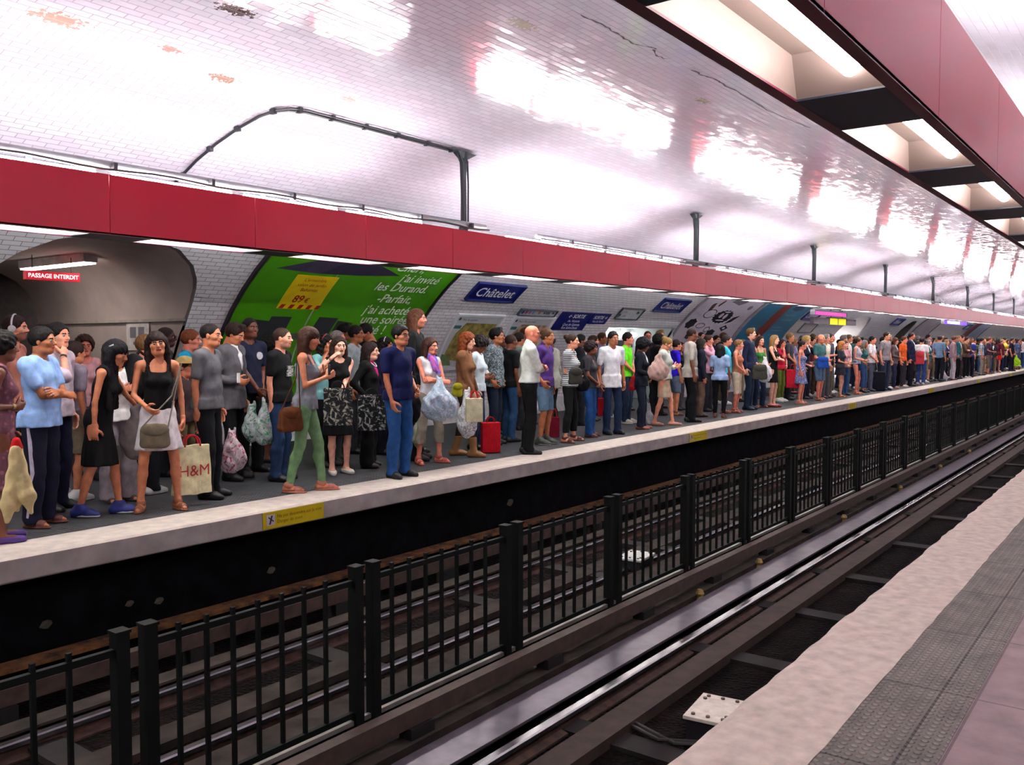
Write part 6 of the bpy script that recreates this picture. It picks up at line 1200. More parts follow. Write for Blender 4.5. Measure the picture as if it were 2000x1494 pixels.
{'x':24.431,'y':8.2,'a':-1.509,'h':1.725,'s':'f','skin':'d8987c','hair':('curly', 'b09058'),'top':('cardi', '1a1830'),'bot':('trousers', '0e1028'),'shoe':('shoe', '15120f'),'arms':['down', 'face'],'label':'short-haired blond person behind the flowered dress'},
{'x':24.013,'y':7.67,'a':-1.785,'h':1.775,'s':'m','skin':'d08068','hair':('bald', '6a4030'),'top':('tee', '3c6a6c'),'bot':('shorts', '5a7a96'),'shoe':('sandal', '8a5a44'),'arms':['bent', 'bent'],'label':'sunburnt bald person in a teal t-shirt and denim shorts','w':1.05},
{'x':25.648,'y':7.95,'a':-1.584,'h':1.803,'s':'m','skin':'d08068','hair':('short', '241a18'),'top':('tee', '24344a'),'bot':('trousers', '7a6a5a'),'shoe':('shoe', '3a2c28'),'arms':['phone', 'phone'],'label':'dark-haired person in slate blue t-shirt and khaki trousers','w':1.15},
{'x':25.708,'y':7.621,'a':-1.527,'h':1.584,'s':'f','skin':'d8987c','hair':('wavy', '9a6232', 0.12),'top':('tee', '2c303a'),'bot':('mini', '20202c'),'shoe':('sandal', '9a6a50'),'arms':['bent', 'bent'],'label':'ginger-haired person in a dark top and short skirt','hz':0.7},
{'x':29.077,'y':8.4,'a':-1.377,'h':1.798,'s':'m','skin':'c47e5a','hair':('short', '6a5a50'),'top':('polo', 'd4c8c8'),'bot':('trousers', '4a4448'),'shoe':('shoe', '15120f'),'arms':['down', 'down'],'label':'grey-brown haired person in a pale shirt before the bright passage'},
{'x':27.519,'y':7.677,'a':-1.578,'h':1.677,'s':'f','skin':'d08068','hair':('bun', '2c1a18'),'top':('tank', 'a8a8b8'),'bot':('mini', '1c1c44'),'shoe':('sandal', 'a05a4a'),'arms':['bent', 'bent'],'label':'dark-haired person in a grey tank top and very short navy shorts','hz':0.74,'flare':-0.02},
{'x':29.518,'y':7.792,'a':-1.662,'h':1.749,'s':'m','skin':'d08068','hair':('short', '1c1618'),'top':('tee', 'e2dce2'),'bot':('jeans', '4a4e60'),'shoe':('shoe', '2a2a34'),'arms':['clasp', 'clasp'],'label':'person in a white t-shirt and grey jeans'},
{'x':30.428,'y':7.585,'a':-1.85,'h':1.885,'s':'m','skin':'d8987c','hair':('short', '2c1c18'),'top':('tee', '8a8288'),'bot':('jeans', '2c3450'),'shoe':('shoe', '1c1c28'),'arms':['down', 'down'],'label':'tall person in a grey t-shirt with both arms hanging, right of the white t-shirt'},
{'x':31.95,'y':7.7,'a':-1.509,'h':1.709,'s':'f','skin':'d08068','hair':('wavy', '4a2a1e', 0.14),'top':('cardi', '5a4a50'),'bot':('jeans', '24284a'),'shoe':('flat', 'c09080'),'arms':['bent', 'down'],'label':'brown-haired person in a grey-violet cardigan and blue jeans'},
{'x':32.87,'y':7.619,'a':-1.692,'h':1.765,'s':'m','skin':'d08068','hair':('short', '4a2c20'),'top':('tee', 'd8581c'),'bot':('trousers', '2c2a34'),'shoe':('trainer', 'c8b8b0'),'arms':['down', 'down'],'label':'person with one bright orange sleeve to the track','w':0.95},
{'x':33.789,'y':7.592,'a':-1.524,'h':1.896,'s':'m','skin':'d08068','hair':('short', '2c1a18'),'top':('jacket', '181838'),'bot':('trousers', '0e0e20'),'shoe':('shoe', '15120f'),'arms':['down', 'down'],'label':'person in a dark blue jacket right of the orange shirt','w':1.15},
{'x':34.842,'y':7.444,'a':-0.139,'h':1.719,'s':'m','skin':'c47e5a','hair':('short', '1c1418'),'top':('tee', 'e2d8dc'),'bot':('jeans', '2c4684'),'shoe':('trainer', 'b8b0b0'),'arms':['down', 'down'],'label':'person seen from behind in a white t-shirt with a red shoulder bag','w':1.1},
{'x':40.816,'y':8.5,'a':-1.715,'h':1.874,'s':'m','skin':'d08068','hair':('short', '2a1a1c'),'top':('tee', 'a89a9c'),'bot':('trousers', '4a4448'),'shoe':('shoe', '15120f'),'arms':['down', 'down'],'label':'taller dark-haired person just right of the red shoulder bag'},
{'x':38.443,'y':7.553,'a':-0.33,'h':1.813,'s':'m','skin':'c47e5a','hair':('short', '241a1c'),'top':('tee', '3c5878', 'stripes', '8aa8c4'),'bot':('slim', '161628'),'shoe':('shoe', '15120f'),'arms':['down', 'down'],'label':'person in a blue checked shirt and black trousers, back turned','w':0.8},
{'x':40.347,'y':7.402,'a':-1.215,'h':1.802,'s':'m','skin':'d08068','hair':('short', '5a3228'),'top':('shirt', 'a88890'),'bot':('trousers', 'cdc4cc'),'shoe':('shoe', '6a4a44'),'arms':['down', 'down'],'label':'person in a dusty pink shirt and white trousers'},
{'x':44.812,'y':7.9,'a':-1.396,'h':1.873,'s':'m','skin':'d08068','hair':('short', '2c1c1c'),'top':('tee', '7a6450'),'bot':('trousers', '3a2a2c'),'shoe':('shoe', '15120f'),'arms':['down', 'down'],'label':'person in a brown t-shirt right of the white trousers'},
{'x':43.726,'y':7.34,'a':-2.801,'h':1.728,'s':'m','skin':'74432e','hair':('buzz', '2a1818'),'top':('tee', '2a3a8c'),'bot':('trousers', '14142a'),'shoe':('shoe', '15120f'),'arms':['back', 'clasp'],'label':'person in a royal blue t-shirt facing the camera far down the platform','w':1.05},
{'x':46.739,'y':7.369,'a':-1.327,'h':1.762,'s':'m','skin':'d08068','hair':('short', '241a1e'),'top':('tee', '5a7a98', 'widestripes', 'c8d0d8'),'bot':('trousers', '8a8078'),'shoe':('shoe', '15120f'),'arms':['down', 'down'],'label':'person in a blue and white striped t-shirt'},
{'x':48.449,'y':7.305,'a':-1.683,'h':1.793,'s':'f','skin':'d08068','hair':('short', '6a3a30'),'top':('tee', '3a2c44'),'bot':('capri', '6e625a'),'shoe':('sandal', '6a4030'),'arms':['bent', 'down'],'label':'person in a dark violet top and taupe trousers'},
{'x':51.141,'y':7.316,'a':-0.556,'h':1.752,'s':'f','skin':'d08068','hair':('bob', '281a1c'),'top':('tee', '5a1428'),'bot':('mini', 'd01018'),'shoe':('sandal', '6a4030'),'arms':['down', 'down'],'label':'person in a bright red mini skirt, far right of the platform'},
{'x':56.005,'y':7.7,'a':-0.911,'h':1.826,'s':'m','skin':'c47e5a','hair':('short', '2a1c1c'),'top':('tee', '2c2a3c'),'bot':('trousers', '1c1a2c'),'shoe':('shoe', '15120f'),'arms':['down', 'down'],'label':'person with a yellow garment over the shoulders near the right edge'},
{'x':54.282,'y':7.107,'a':-1.615,'h':1.789,'s':'m','skin':'c47e5a','hair':('short', '241a20'),'top':('tee', '1a1a34'),'bot':('trousers', '14142a'),'shoe':('shoe', '15120f'),'arms':['down', 'down'],'label':'person in navy between the yellow garment and the lime green bag'},
{'x':57.511,'y':7.225,'a':-1.969,'h':1.743,'s':'f','skin':'d08068','hair':('bob', '2a1a1e'),'top':('tee', '4a5a84'),'bot':('mini', '3a4a74'),'shoe':('sandal', '6a4030'),'arms':['down', 'down'],'label':'person in faded blue with a lime green bag at the right edge'},
{'x':62.8,'y':7.6,'a':-1.276,'h':1.79,'s':'m','skin':'c47e5a','hair':('short', '1c161c'),'top':('jacket', '16142c'),'bot':('trousers', '12122a'),'shoe':('shoe', '15120f'),'arms':['down', 'down'],'label':'last person in dark blue cut by the right picture edge'},
{'x':13.592,'y':9.904,'a':-1.726,'h':1.834,'s':'m','skin':'d08068','hair':('short', '4e3220', 0.25),'top':('shirt', '303038'),'bot':('jeans', '4c4c54'),'shoe':('flat', '3a2a2a'),'arms':['bag', 'down'],'label':'person with short brown hair, charcoal shirt and grey jeans'},
{'x':16.018,'y':9.437,'a':-1.038,'h':1.75,'s':'m','skin':'d8987c','hair':('buzz', '4e3220', 0.25),'top':('jacket', '2c6468'),'bot':('jeans', '4c4c54'),'shoe':('trainer', 'd8d8d8'),'arms':['bag', 'down'],'label':'person with cropped brown hair, teal jacket and grey jeans'},
{'x':16.327,'y':9.866,'a':-1.376,'h':1.761,'s':'m','skin':'a86842','hair':('short', '4e3220', 0.25),'top':('shirt', '8e86b0'),'bot':('trousers', '2c4a7a'),'shoe':('shoe', '15120f'),'arms':['down', 'down'],'label':'person with short brown hair, lilac shirt and blue trousers'},
{'x':17.729,'y':10.025,'a':-1.842,'h':1.673,'s':'m','skin':'e3ae96','hair':('quiff', '120e10', 0.25),'top':('jacket', 'd8d4da'),'bot':('trousers', '1c2644'),'shoe':('flat', '3a2a2a'),'arms':['bag', 'down'],'label':'person with swept-up black hair, white jacket and dark blue trousers'},
{'x':18.635,'y':9.151,'a':-1.638,'h':1.568,'s':'f','skin':'a86842','hair':('long', '120e10', 0.25),'top':('tank', '0c0c10'),'bot':('jeans', '4c4c54'),'shoe':('shoe', '15120f'),'arms':['bent', 'down'],'label':'person with long black hair, black sleeveless top and grey jeans'},
{'x':18.841,'y':9.788,'a':-1.877,'h':1.838,'s':'m','skin':'c47e5a','hair':('quiff', '8a6c42', 0.25),'top':('jacket', '8e86b0'),'bot':('jeans', '1c2644'),'shoe':('flat', '3a2a2a'),'arms':['down', 'down'],'label':'person with swept-up fair hair, lilac jacket and dark blue jeans'},
{'x':19.902,'y':9.439,'a':-1.39,'h':1.698,'s':'m','skin':'d8987c','hair':('short', '77706e', 0.25),'top':('polo', '7a7a82'),'bot':('jeans', '4c4c54'),'shoe':('flat', '3a2a2a'),'arms':['clasp', 'clasp'],'label':'person with short grey hair, grey polo shirt and grey jeans'},
{'x':21.037,'y':9.152,'a':-0.637,'h':1.81,'s':'m','skin':'45271d','hair':('buzz', '4e3220', 0.25),'top':('tee', '0c0c10'),'bot':('trousers', '54443a'),'shoe':('trainer', 'd8d8d8'),'arms':['cross', 'cross'],'label':'person with cropped brown hair, black t-shirt and brown trousers'},
{'x':21.091,'y':9.775,'a':-1.922,'h':1.819,'s':'m','skin':'d8987c','hair':('buzz', '2a1a14', 0.25),'top':('shirt', 'cfc6b4'),'bot':('jeans', '54443a'),'shoe':('trainer', 'd8d8d8'),'arms':['down', 'phone'],'label':'person with cropped dark brown hair, cream shirt and brown jeans'},
{'x':22.274,'y':9.159,'a':-1.181,'h':1.633,'s':'f','skin':'d8987c','hair':('bun', '8a6c42', 0.25),'top':('cardi', 'd8d4da'),'bot':('crop', '7c6e58'),'shoe':('shoe', '15120f'),'arms':['bag', 'down'],'label':'person with tied-up fair hair, white cardigan and khaki cropped trousers'},
{'x':22.364,'y':9.921,'a':-1.939,'h':1.74,'s':'m','skin':'d8987c','hair':('short', '2a1a14', 0.25),'top':('tee', '1a2048'),'bot':('jeans', '1c2644'),'shoe':('shoe', '15120f'),'arms':['down', 'down'],'label':'person with short dark brown hair, navy t-shirt and dark blue jeans'},
{'x':23.641,'y':9.311,'a':-1.719,'h':1.826,'s':'m','skin':'c47e5a','hair':('buzz', '2a1a14', 0.25),'top':('jacket', '303038'),'bot':('trousers', '2c4a7a'),'shoe':('flat', '3a2a2a'),'arms':['pocket', 'down'],'label':'person with cropped dark brown hair, charcoal jacket and blue trousers'},
{'x':23.784,'y':8.432,'a':-1.492,'h':1.803,'s':'m','skin':'c47e5a','hair':('short', '8a6c42', 0.25),'top':('polo', '303038'),'bot':('trousers', '0c0c12'),'shoe':('shoe', '15120f'),'arms':['clasp', 'clasp'],'label':'person with short fair hair, charcoal polo shirt and black trousers'},
{'x':25.086,'y':7.87,'a':-1.79,'h':1.77,'s':'m','skin':'d8987c','hair':('quiff', '77706e', 0.25),'top':('tee', 'cfc6b4'),'bot':('trousers', '4c4c54'),'shoe':('flat', '3a2a2a'),'arms':['down', 'down'],'label':'person with swept-up grey hair, cream t-shirt and grey trousers'},
{'x':25.779,'y':8.487,'a':-1.776,'h':1.701,'s':'m','skin':'d8987c','hair':('quiff', '120e10', 0.25),'top':('tee', '5c1a26'),'bot':('jeans', '54443a'),'shoe':('trainer', 'd8d8d8'),'arms':['bag', 'down'],'label':'person with swept-up black hair, maroon t-shirt and brown jeans'},
{'x':25.94,'y':9.358,'a':-2.446,'h':1.584,'s':'f','skin':'d08068','hair':('bob', '4e3220', 0.25),'top':('cardi', '1a2048'),'bot':('jeans', '0c0c12'),'shoe':('trainer', 'd8d8d8'),'arms':['clasp', 'clasp'],'label':'person with bobbed brown hair, navy cardigan and black jeans'},
{'x':26.699,'y':7.807,'a':-2.072,'h':1.591,'s':'f','skin':'e3ae96','hair':('bob', '2a1a14', 0.25),'top':('tee', 'c08a96'),'bot':('jeans', '2c4a7a'),'shoe':('shoe', '15120f'),'arms':['clasp', 'clasp'],'label':'person with bobbed dark brown hair, pink t-shirt and blue jeans'},
{'x':26.517,'y':8.446,'a':-0.739,'h':1.71,'s':'m','skin':'45271d','hair':('quiff', '4e3220', 0.25),'top':('shirt', '8e86b0'),'bot':('jeans', '0c0c12'),'shoe':('trainer', 'd8d8d8'),'arms':['cross', 'cross'],'label':'person with swept-up brown hair, lilac shirt and black jeans'},
{'x':26.641,'y':9.307,'a':-1.235,'h':1.682,'s':'f','skin':'d08068','hair':('long', '8a6c42', 0.25),'top':('cardi', '8e86b0'),'bot':('slim', '54443a'),'shoe':('flat', '3a2a2a'),'arms':['down', 'down'],'label':'person with long fair hair, lilac cardigan and brown slim trousers'},
{'x':27.675,'y':8.523,'a':-1.534,'h':1.803,'s':'m','skin':'d8987c','hair':('buzz', '2a1a14', 0.25),'top':('tee', '5a4034'),'bot':('trousers', '4c4c54'),'shoe':('trainer', 'd8d8d8'),'arms':['bag', 'down'],'label':'person with cropped dark brown hair, brown t-shirt and grey trousers'},
{'x':27.405,'y':9.313,'a':-1.505,'h':1.66,'s':'f','skin':'a86842','hair':('wavy', '2a1a14', 0.25),'top':('tank', '303038'),'bot':('crop', '7c6e58'),'shoe':('flat', '3a2a2a'),'arms':['bent', 'down'],'label':'person with wavy dark brown hair, charcoal sleeveless top and khaki cropped trousers'},
{'x':28.607,'y':7.784,'a':-1.654,'h':1.617,'s':'f','skin':'a86842','hair':('bob', '77706e', 0.25),'top':('tank', '2c6468'),'bot':('crop', '2c4a7a'),'shoe':('shoe', '15120f'),'arms':['bag', 'down'],'label':'person with bobbed grey hair, teal sleeveless top and blue cropped trousers'},
{'x':28.475,'y':8.391,'a':-1.11,'h':1.777,'s':'m','skin':'d8987c','hair':('quiff', '77706e', 0.25),'top':('polo', '5a4034'),'bot':('trousers', '54443a'),'shoe':('flat', '3a2a2a'),'arms':['cross', 'cross'],'label':'person with swept-up grey hair, brown polo shirt and brown trousers'},
{'x':28.683,'y':9.407,'a':-1.254,'h':1.824,'s':'m','skin':'d8987c','hair':('short', '8a6c42', 0.25),'top':('tee', 'd8d4da'),'bot':('trousers', '1c2644'),'shoe':('trainer', 'd8d8d8'),'arms':['bent', 'down'],'label':'person with short fair hair, white t-shirt and dark blue trousers'},
{'x':29.288,'y':9.451,'a':-1.52,'h':1.745,'s':'m','skin':'d08068','hair':('short', '8a6c42', 0.25),'top':('tee', '2c6468'),'bot':('jeans', '0c0c12'),'shoe':('flat', '3a2a2a'),'arms':['down', 'phone'],'label':'person with short fair hair, teal t-shirt and black jeans'},
{'x':30.523,'y':8.497,'a':-2.521,'h':1.753,'s':'m','skin':'c47e5a','hair':('buzz', '8a6c42', 0.25),'top':('polo', '2c6468'),'bot':('trousers', '1c2644'),'shoe':('trainer', 'd8d8d8'),'arms':['down', 'phone'],'label':'person with cropped fair hair, teal polo shirt and dark blue trousers'},
{'x':30.386,'y':9.464,'a':-1.443,'h':1.734,'s':'m','skin':'74432e','hair':('quiff', '77706e', 0.25),'top':('polo', '1a2048'),'bot':('trousers', '1c2644'),'shoe':('shoe', '15120f'),'arms':['down', 'down'],'label':'person with swept-up grey hair, navy polo shirt and dark blue trousers'},
{'x':31.253,'y':7.73,'a':-1.677,'h':1.784,'s':'m','skin':'74432e','hair':('quiff', '77706e', 0.25),'top':('polo', '5c1a26'),'bot':('jeans', '4c4c54'),'shoe':('trainer', 'd8d8d8'),'arms':['down', 'down'],'label':'person with swept-up grey hair, maroon polo shirt and grey jeans'},
{'x':31.157,'y':8.664,'a':-2.085,'h':1.686,'s':'f','skin':'74432e','hair':('wavy', '8a6c42', 0.25),'top':('tee', '1a2048'),'bot':('jeans', '1c2644'),'shoe':('trainer', 'd8d8d8'),'arms':['pocket', 'down'],'label':'person with wavy fair hair, navy t-shirt and dark blue jeans'},
{'x':31.004,'y':9.271,'a':-1.455,'h':1.662,'s':'m','skin':'c47e5a','hair':('buzz', '120e10', 0.25),'top':('tee', '1a2048'),'bot':('jeans', '1c2644'),'shoe':('flat', '3a2a2a'),'arms':['clasp', 'clasp'],'label':'person with cropped black hair, navy t-shirt and dark blue jeans'},
{'x':31.902,'y':8.583,'a':-1.832,'h':1.728,'s':'m','skin':'45271d','hair':('quiff', '77706e', 0.25),'top':('tee', 'cfc6b4'),'bot':('jeans', '54443a'),'shoe':('flat', '3a2a2a'),'arms':['pocket', 'down'],'label':'person with swept-up grey hair, cream t-shirt and brown jeans'},
{'x':32.158,'y':9.314,'a':-1.114,'h':1.822,'s':'m','skin':'74432e','hair':('buzz', '77706e', 0.25),'top':('polo', '5c1a26'),'bot':('jeans', '1c2644'),'shoe':('trainer', 'd8d8d8'),'arms':['clasp', 'clasp'],'label':'person with cropped grey hair, maroon polo shirt and dark blue jeans'},
{'x':33.139,'y':8.39,'a':-1.672,'h':1.738,'s':'m','skin':'74432e','hair':('quiff', '2a1a14', 0.25),'top':('tee', '7a7a82'),'bot':('trousers', '1c2644'),'shoe':('flat', '3a2a2a'),'arms':['pocket', 'down'],'label':'person with swept-up dark brown hair, grey t-shirt and dark blue trousers'},
{'x':32.813,'y':9.265,'a':-2.517,'h':1.774,'s':'m','skin':'74432e','hair':('short', '77706e', 0.25),'top':('tee', '303038'),'bot':('trousers', '1c2644'),'shoe':('flat', '3a2a2a'),'arms':['clasp', 'clasp'],'label':'person with short grey hair, charcoal t-shirt and dark blue trousers'},
{'x':34.066,'y':8.009,'a':-1.602,'h':1.576,'s':'f','skin':'45271d','hair':('bob', '120e10', 0.25),'top':('tee', '303038'),'bot':('jeans', '0c0c12'),'shoe':('shoe', '15120f'),'arms':['cross', 'cross'],'label':'person with bobbed black hair, charcoal t-shirt and black jeans'},
{'x':34.145,'y':8.654,'a':-1.148,'h':1.73,'s':'m','skin':'74432e','hair':('short', '2a1a14', 0.25),'top':('jacket', '54583a'),'bot':('jeans', '0c0c12'),'shoe':('trainer', 'd8d8d8'),'arms':['pocket', 'down'],'label':'person with short dark brown hair, olive jacket and black jeans'},
{'x':33.865,'y':9.336,'a':-0.778,'h':1.725,'s':'m','skin':'a86842','hair':('quiff', '120e10', 0.25),'top':('shirt', 'c08a96'),'bot':('jeans', '7c6e58'),'shoe':('shoe', '15120f'),'arms':['clasp', 'clasp'],'label':'person with swept-up black hair, pink shirt and khaki jeans'},
{'x':34.946,'y':8.437,'a':-1.334,'h':1.71,'s':'m','skin':'d08068','hair':('short', '8a6c42', 0.25),'top':('polo', '2c6468'),'bot':('jeans', '7c6e58'),'shoe':('flat', '3a2a2a'),'arms':['down', 'down'],'label':'person with short fair hair, teal polo shirt and khaki jeans'},
{'x':34.939,'y':9.413,'a':-2.093,'h':1.589,'s':'f','skin':'d8987c','hair':('bob', '77706e', 0.25),'top':('cardi', '7a7a82'),'bot':('crop', '2c4a7a'),'shoe':('trainer', 'd8d8d8'),'arms':['cross', 'cross'],'label':'person with bobbed grey hair, grey cardigan and blue cropped trousers'},
{'x':35.601,'y':7.756,'a':-1.182,'h':1.59,'s':'f','skin':'74432e','hair':('wavy', '120e10', 0.25),'top':('tank', 'c08a96'),'bot':('skirt', '54443a'),'shoe':('shoe', '15120f'),'arms':['pocket', 'down'],'label':'person with wavy black hair, pink sleeveless top and brown skirt'},
{'x':35.717,'y':8.46,'a':-1.687,'h':1.663,'s':'f','skin':'a86842','hair':('long', '120e10', 0.25),'top':('tee', 'c08a96'),'bot':('slim', '1c2644'),'shoe':('trainer', 'd8d8d8'),'arms':['clasp', 'clasp'],'label':'person with long black hair, pink t-shirt and dark blue slim trousers'},
{'x':35.702,'y':9.394,'a':-2.535,'h':1.636,'s':'f','skin':'74432e','hair':('wavy', '4e3220', 0.25),'top':('cardi', '0c0c10'),'bot':('skirt', '0c0c12'),'shoe':('flat', '3a2a2a'),'arms':['pocket', 'down'],'label':'person with wavy brown hair, black cardigan and black skirt'},
{'x':36.773,'y':7.756,'a':-2.148,'h':1.626,'s':'f','skin':'45271d','hair':('bob', '120e10', 0.25),'top':('tee', '2c6468'),'bot':('crop', '7c6e58'),'shoe':('trainer', 'd8d8d8'),'arms':['cross', 'cross'],'label':'person with bobbed black hair, teal t-shirt and khaki cropped trousers'},
{'x':36.621,'y':8.535,'a':-2.564,'h':1.6,'s':'f','skin':'c47e5a','hair':('wavy', '4e3220', 0.25),'top':('tee', 'a89a86'),'bot':('skirt', '4c4c54'),'shoe':('flat', '3a2a2a'),'arms':['bag', 'down'],'label':'person with wavy brown hair, beige t-shirt and grey skirt'},
{'x':36.815,'y':9.359,'a':-2.107,'h':1.567,'s':'f','skin':'d08068','hair':('bun', '2a1a14', 0.25),'top':('tee', '0c0c10'),'bot':('jeans', '0c0c12'),'shoe':('trainer', 'd8d8d8'),'arms':['clasp', 'clasp'],'label':'person with tied-up dark brown hair, black t-shirt and black jeans'},
{'x':37.275,'y':8.076,'a':-1.881,'h':1.633,'s':'f','skin':'d08068','hair':('bob', '8a6c42', 0.25),'top':('tee', '303038'),'bot':('skirt', '1c2644'),'shoe':('trainer', 'd8d8d8'),'arms':['bent', 'down'],'label':'person with bobbed fair hair, charcoal t-shirt and dark blue skirt'},
{'x':37.322,'y':8.666,'a':-1.692,'h':1.697,'s':'m','skin':'c47e5a','hair':('quiff', '120e10', 0.25),'top':('tee', '54583a'),'bot':('trousers', '7c6e58'),'shoe':('flat', '3a2a2a'),'arms':['down', 'down'],'label':'person with swept-up black hair, olive t-shirt and khaki trousers'},
{'x':37.327,'y':9.251,'a':-1.153,'h':1.8,'s':'m','skin':'45271d','hair':('quiff', '8a6c42', 0.25),'top':('polo', 'c08a96'),'bot':('trousers', '4c4c54'),'shoe':('shoe', '15120f'),'arms':['down', 'phone'],'label':'person with swept-up fair hair, pink polo shirt and grey trousers'},
{'x':37.869,'y':7.861,'a':-1.541,'h':1.649,'s':'f','skin':'e3ae96','hair':('wavy', '77706e', 0.25),'top':('cardi', '2c6468'),'bot':('skirt', '54443a'),'shoe':('shoe', '15120f'),'arms':['bent', 'down'],'label':'distant person with wavy grey hair, teal cardigan and brown skirt'},
{'x':38.226,'y':8.601,'a':-2.135,'h':1.665,'s':'m','skin':'d8987c','hair':('short', '120e10', 0.25),'top':('tee', 'c08a96'),'bot':('trousers', '0c0c12'),'shoe':('shoe', '15120f'),'arms':['down', 'down'],'label':'distant person with short black hair, pink t-shirt and black trousers'},
{'x':38.021,'y':9.146,'a':-0.811,'h':1.724,'s':'m','skin':'c47e5a','hair':('quiff', '77706e', 0.25),'top':('shirt', 'c08a96'),'bot':('trousers', '1c2644'),'shoe':('trainer', 'd8d8d8'),'arms':['clasp', 'clasp'],'label':'distant person with swept-up grey hair, pink shirt and dark blue trousers'},
{'x':39.072,'y':7.622,'a':-2.164,'h':1.795,'s':'m','skin':'45271d','hair':('quiff', '8a6c42', 0.25),'top':('polo', '2c6468'),'bot':('jeans', '0c0c12'),'shoe':('shoe', '15120f'),'arms':['pocket', 'down'],'label':'distant person with swept-up fair hair, teal polo shirt and black jeans'},
{'x':38.884,'y':8.055,'a':-0.843,'h':1.683,'s':'f','skin':'74432e','hair':('long', '2a1a14', 0.25),'top':('tee', '1a2048'),'bot':('skirt', '54443a'),'shoe':('shoe', '15120f'),'arms':['down', 'down'],'label':'distant person with long dark brown hair, navy t-shirt and brown skirt'},
{'x':38.916,'y':8.624,'a':-1.353,'h':1.629,'s':'f','skin':'d08068','hair':('long', '120e10', 0.25),'top':('cardi', '1a2048'),'bot':('jeans', '0c0c12'),'shoe':('trainer', 'd8d8d8'),'arms':['bent', 'down'],'label':'distant person with long black hair, navy cardigan and black jeans'},
{'x':38.841,'y':9.171,'a':-0.815,'h':1.64,'s':'f','skin':'c47e5a','hair':('wavy', '4e3220', 0.25),'top':('cardi', 'c08a96'),'bot':('slim', '7c6e58'),'shoe':('trainer', 'd8d8d8'),'arms':['bag', 'down'],'label':'distant person with wavy brown hair, pink cardigan and khaki slim trousers'},
{'x':39.915,'y':7.677,'a':-1.206,'h':1.563,'s':'f','skin':'a86842','hair':('wavy', '8a6c42', 0.25),'top':('tank', '3a5a90'),'bot':('slim', '1c2644'),'shoe':('flat', '3a2a2a'),'arms':['bag', 'down'],'label':'distant person with wavy fair hair, blue sleeveless top and dark blue slim trousers'},
{'x':39.932,'y':8.707,'a':-0.833,'h':1.819,'s':'m','skin':'45271d','hair':('short', '77706e', 0.25),'top':('shirt', 'cfc6b4'),'bot':('jeans', '54443a'),'shoe':('shoe', '15120f'),'arms':['clasp', 'clasp'],'label':'distant person with short grey hair, cream shirt and brown jeans'},
{'x':39.761,'y':9.141,'a':-2.567,'h':1.675,'s':'m','skin':'c47e5a','hair':('short', '120e10', 0.25),'top':('jacket', '54583a'),'bot':('jeans', '2c4a7a'),'shoe':('flat', '3a2a2a'),'arms':['down', 'down'],'label':'distant person with short black hair, olive jacket and blue jeans'},
{'x':40.613,'y':8.055,'a':-2.597,'h':1.721,'s':'m','skin':'a86842','hair':('quiff', '8a6c42', 0.25),'top':('shirt', '8e86b0'),'bot':('jeans', '7c6e58'),'shoe':('trainer', 'd8d8d8'),'arms':['pocket', 'down'],'label':'distant person with swept-up fair hair, lilac shirt and khaki jeans'},
{'x':40.936,'y':9.298,'a':-2.133,'h':1.81,'s':'m','skin':'74432e','hair':('short', '120e10', 0.25),'top':('jacket', '8e86b0'),'bot':('trousers', '54443a'),'shoe':('flat', '3a2a2a'),'arms':['pocket', 'down'],'label':'distant person with short black hair, lilac jacket and brown trousers'},
{'x':41.562,'y':7.45,'a':-1.655,'h':1.838,'s':'m','skin':'d08068','hair':('buzz', '8a6c42', 0.25),'top':('jacket', '2c6468'),'bot':('jeans', '0c0c12'),'shoe':('shoe', '15120f'),'arms':['pocket', 'down'],'label':'distant person with cropped fair hair, teal jacket and black jeans'},
{'x':41.71,'y':7.96,'a':-1.644,'h':1.669,'s':'f','skin':'d8987c','hair':('wavy', '8a6c42', 0.25),'top':('cardi', '1a2048'),'bot':('slim', '0c0c12'),'shoe':('trainer', 'd8d8d8'),'arms':['cross', 'cross'],'label':'distant person with wavy fair hair, navy cardigan and black slim trousers'},
{'x':41.559,'y':8.593,'a':-1.541,'h':1.768,'s':'m','skin':'74432e','hair':('buzz', '2a1a14', 0.25),'top':('shirt', '3a5a90'),'bot':('trousers', '0c0c12'),'shoe':('flat', '3a2a2a'),'arms':['pocket', 'down'],'label':'distant person with cropped dark brown hair, blue shirt and black trousers'},
{'x':41.662,'y':9.187,'a':-2.139,'h':1.688,'s':'f','skin':'d08068','hair':('bun', '4e3220', 0.25),'top':('tee', '5a4034'),'bot':('skirt', '1c2644'),'shoe':('flat', '3a2a2a'),'arms':['clasp', 'clasp'],'label':'distant person with tied-up brown hair, brown t-shirt and dark blue skirt'},
{'x':42.886,'y':7.353,'a':-1.925,'h':1.778,'s':'m','skin':'d8987c','hair':('short', '2a1a14', 0.25),'top':('shirt', '5a4034'),'bot':('trousers', '0c0c12'),'shoe':('trainer', 'd8d8d8'),'arms':['cross', 'cross'],'label':'distant person with short dark brown hair, brown shirt and black trousers'},
{'x':42.953,'y':7.982,'a':-1.213,'h':1.686,'s':'m','skin':'45271d','hair':('buzz', '77706e', 0.25),'top':('shirt', '8e86b0'),'bot':('trousers', '4c4c54'),'shoe':('flat', '3a2a2a'),'arms':['bent', 'down'],'label':'distant person with cropped grey hair, lilac shirt and grey trousers'},
{'x':42.566,'y':8.687,'a':-1.544,'h':1.675,'s':'f','skin':'e3ae96','hair':('long', '120e10', 0.25),'top':('tank', '5c1a26'),'bot':('jeans', '54443a'),'shoe':('shoe', '15120f'),'arms':['bent', 'down'],'label':'distant person with long black hair, maroon sleeveless top and brown jeans'},
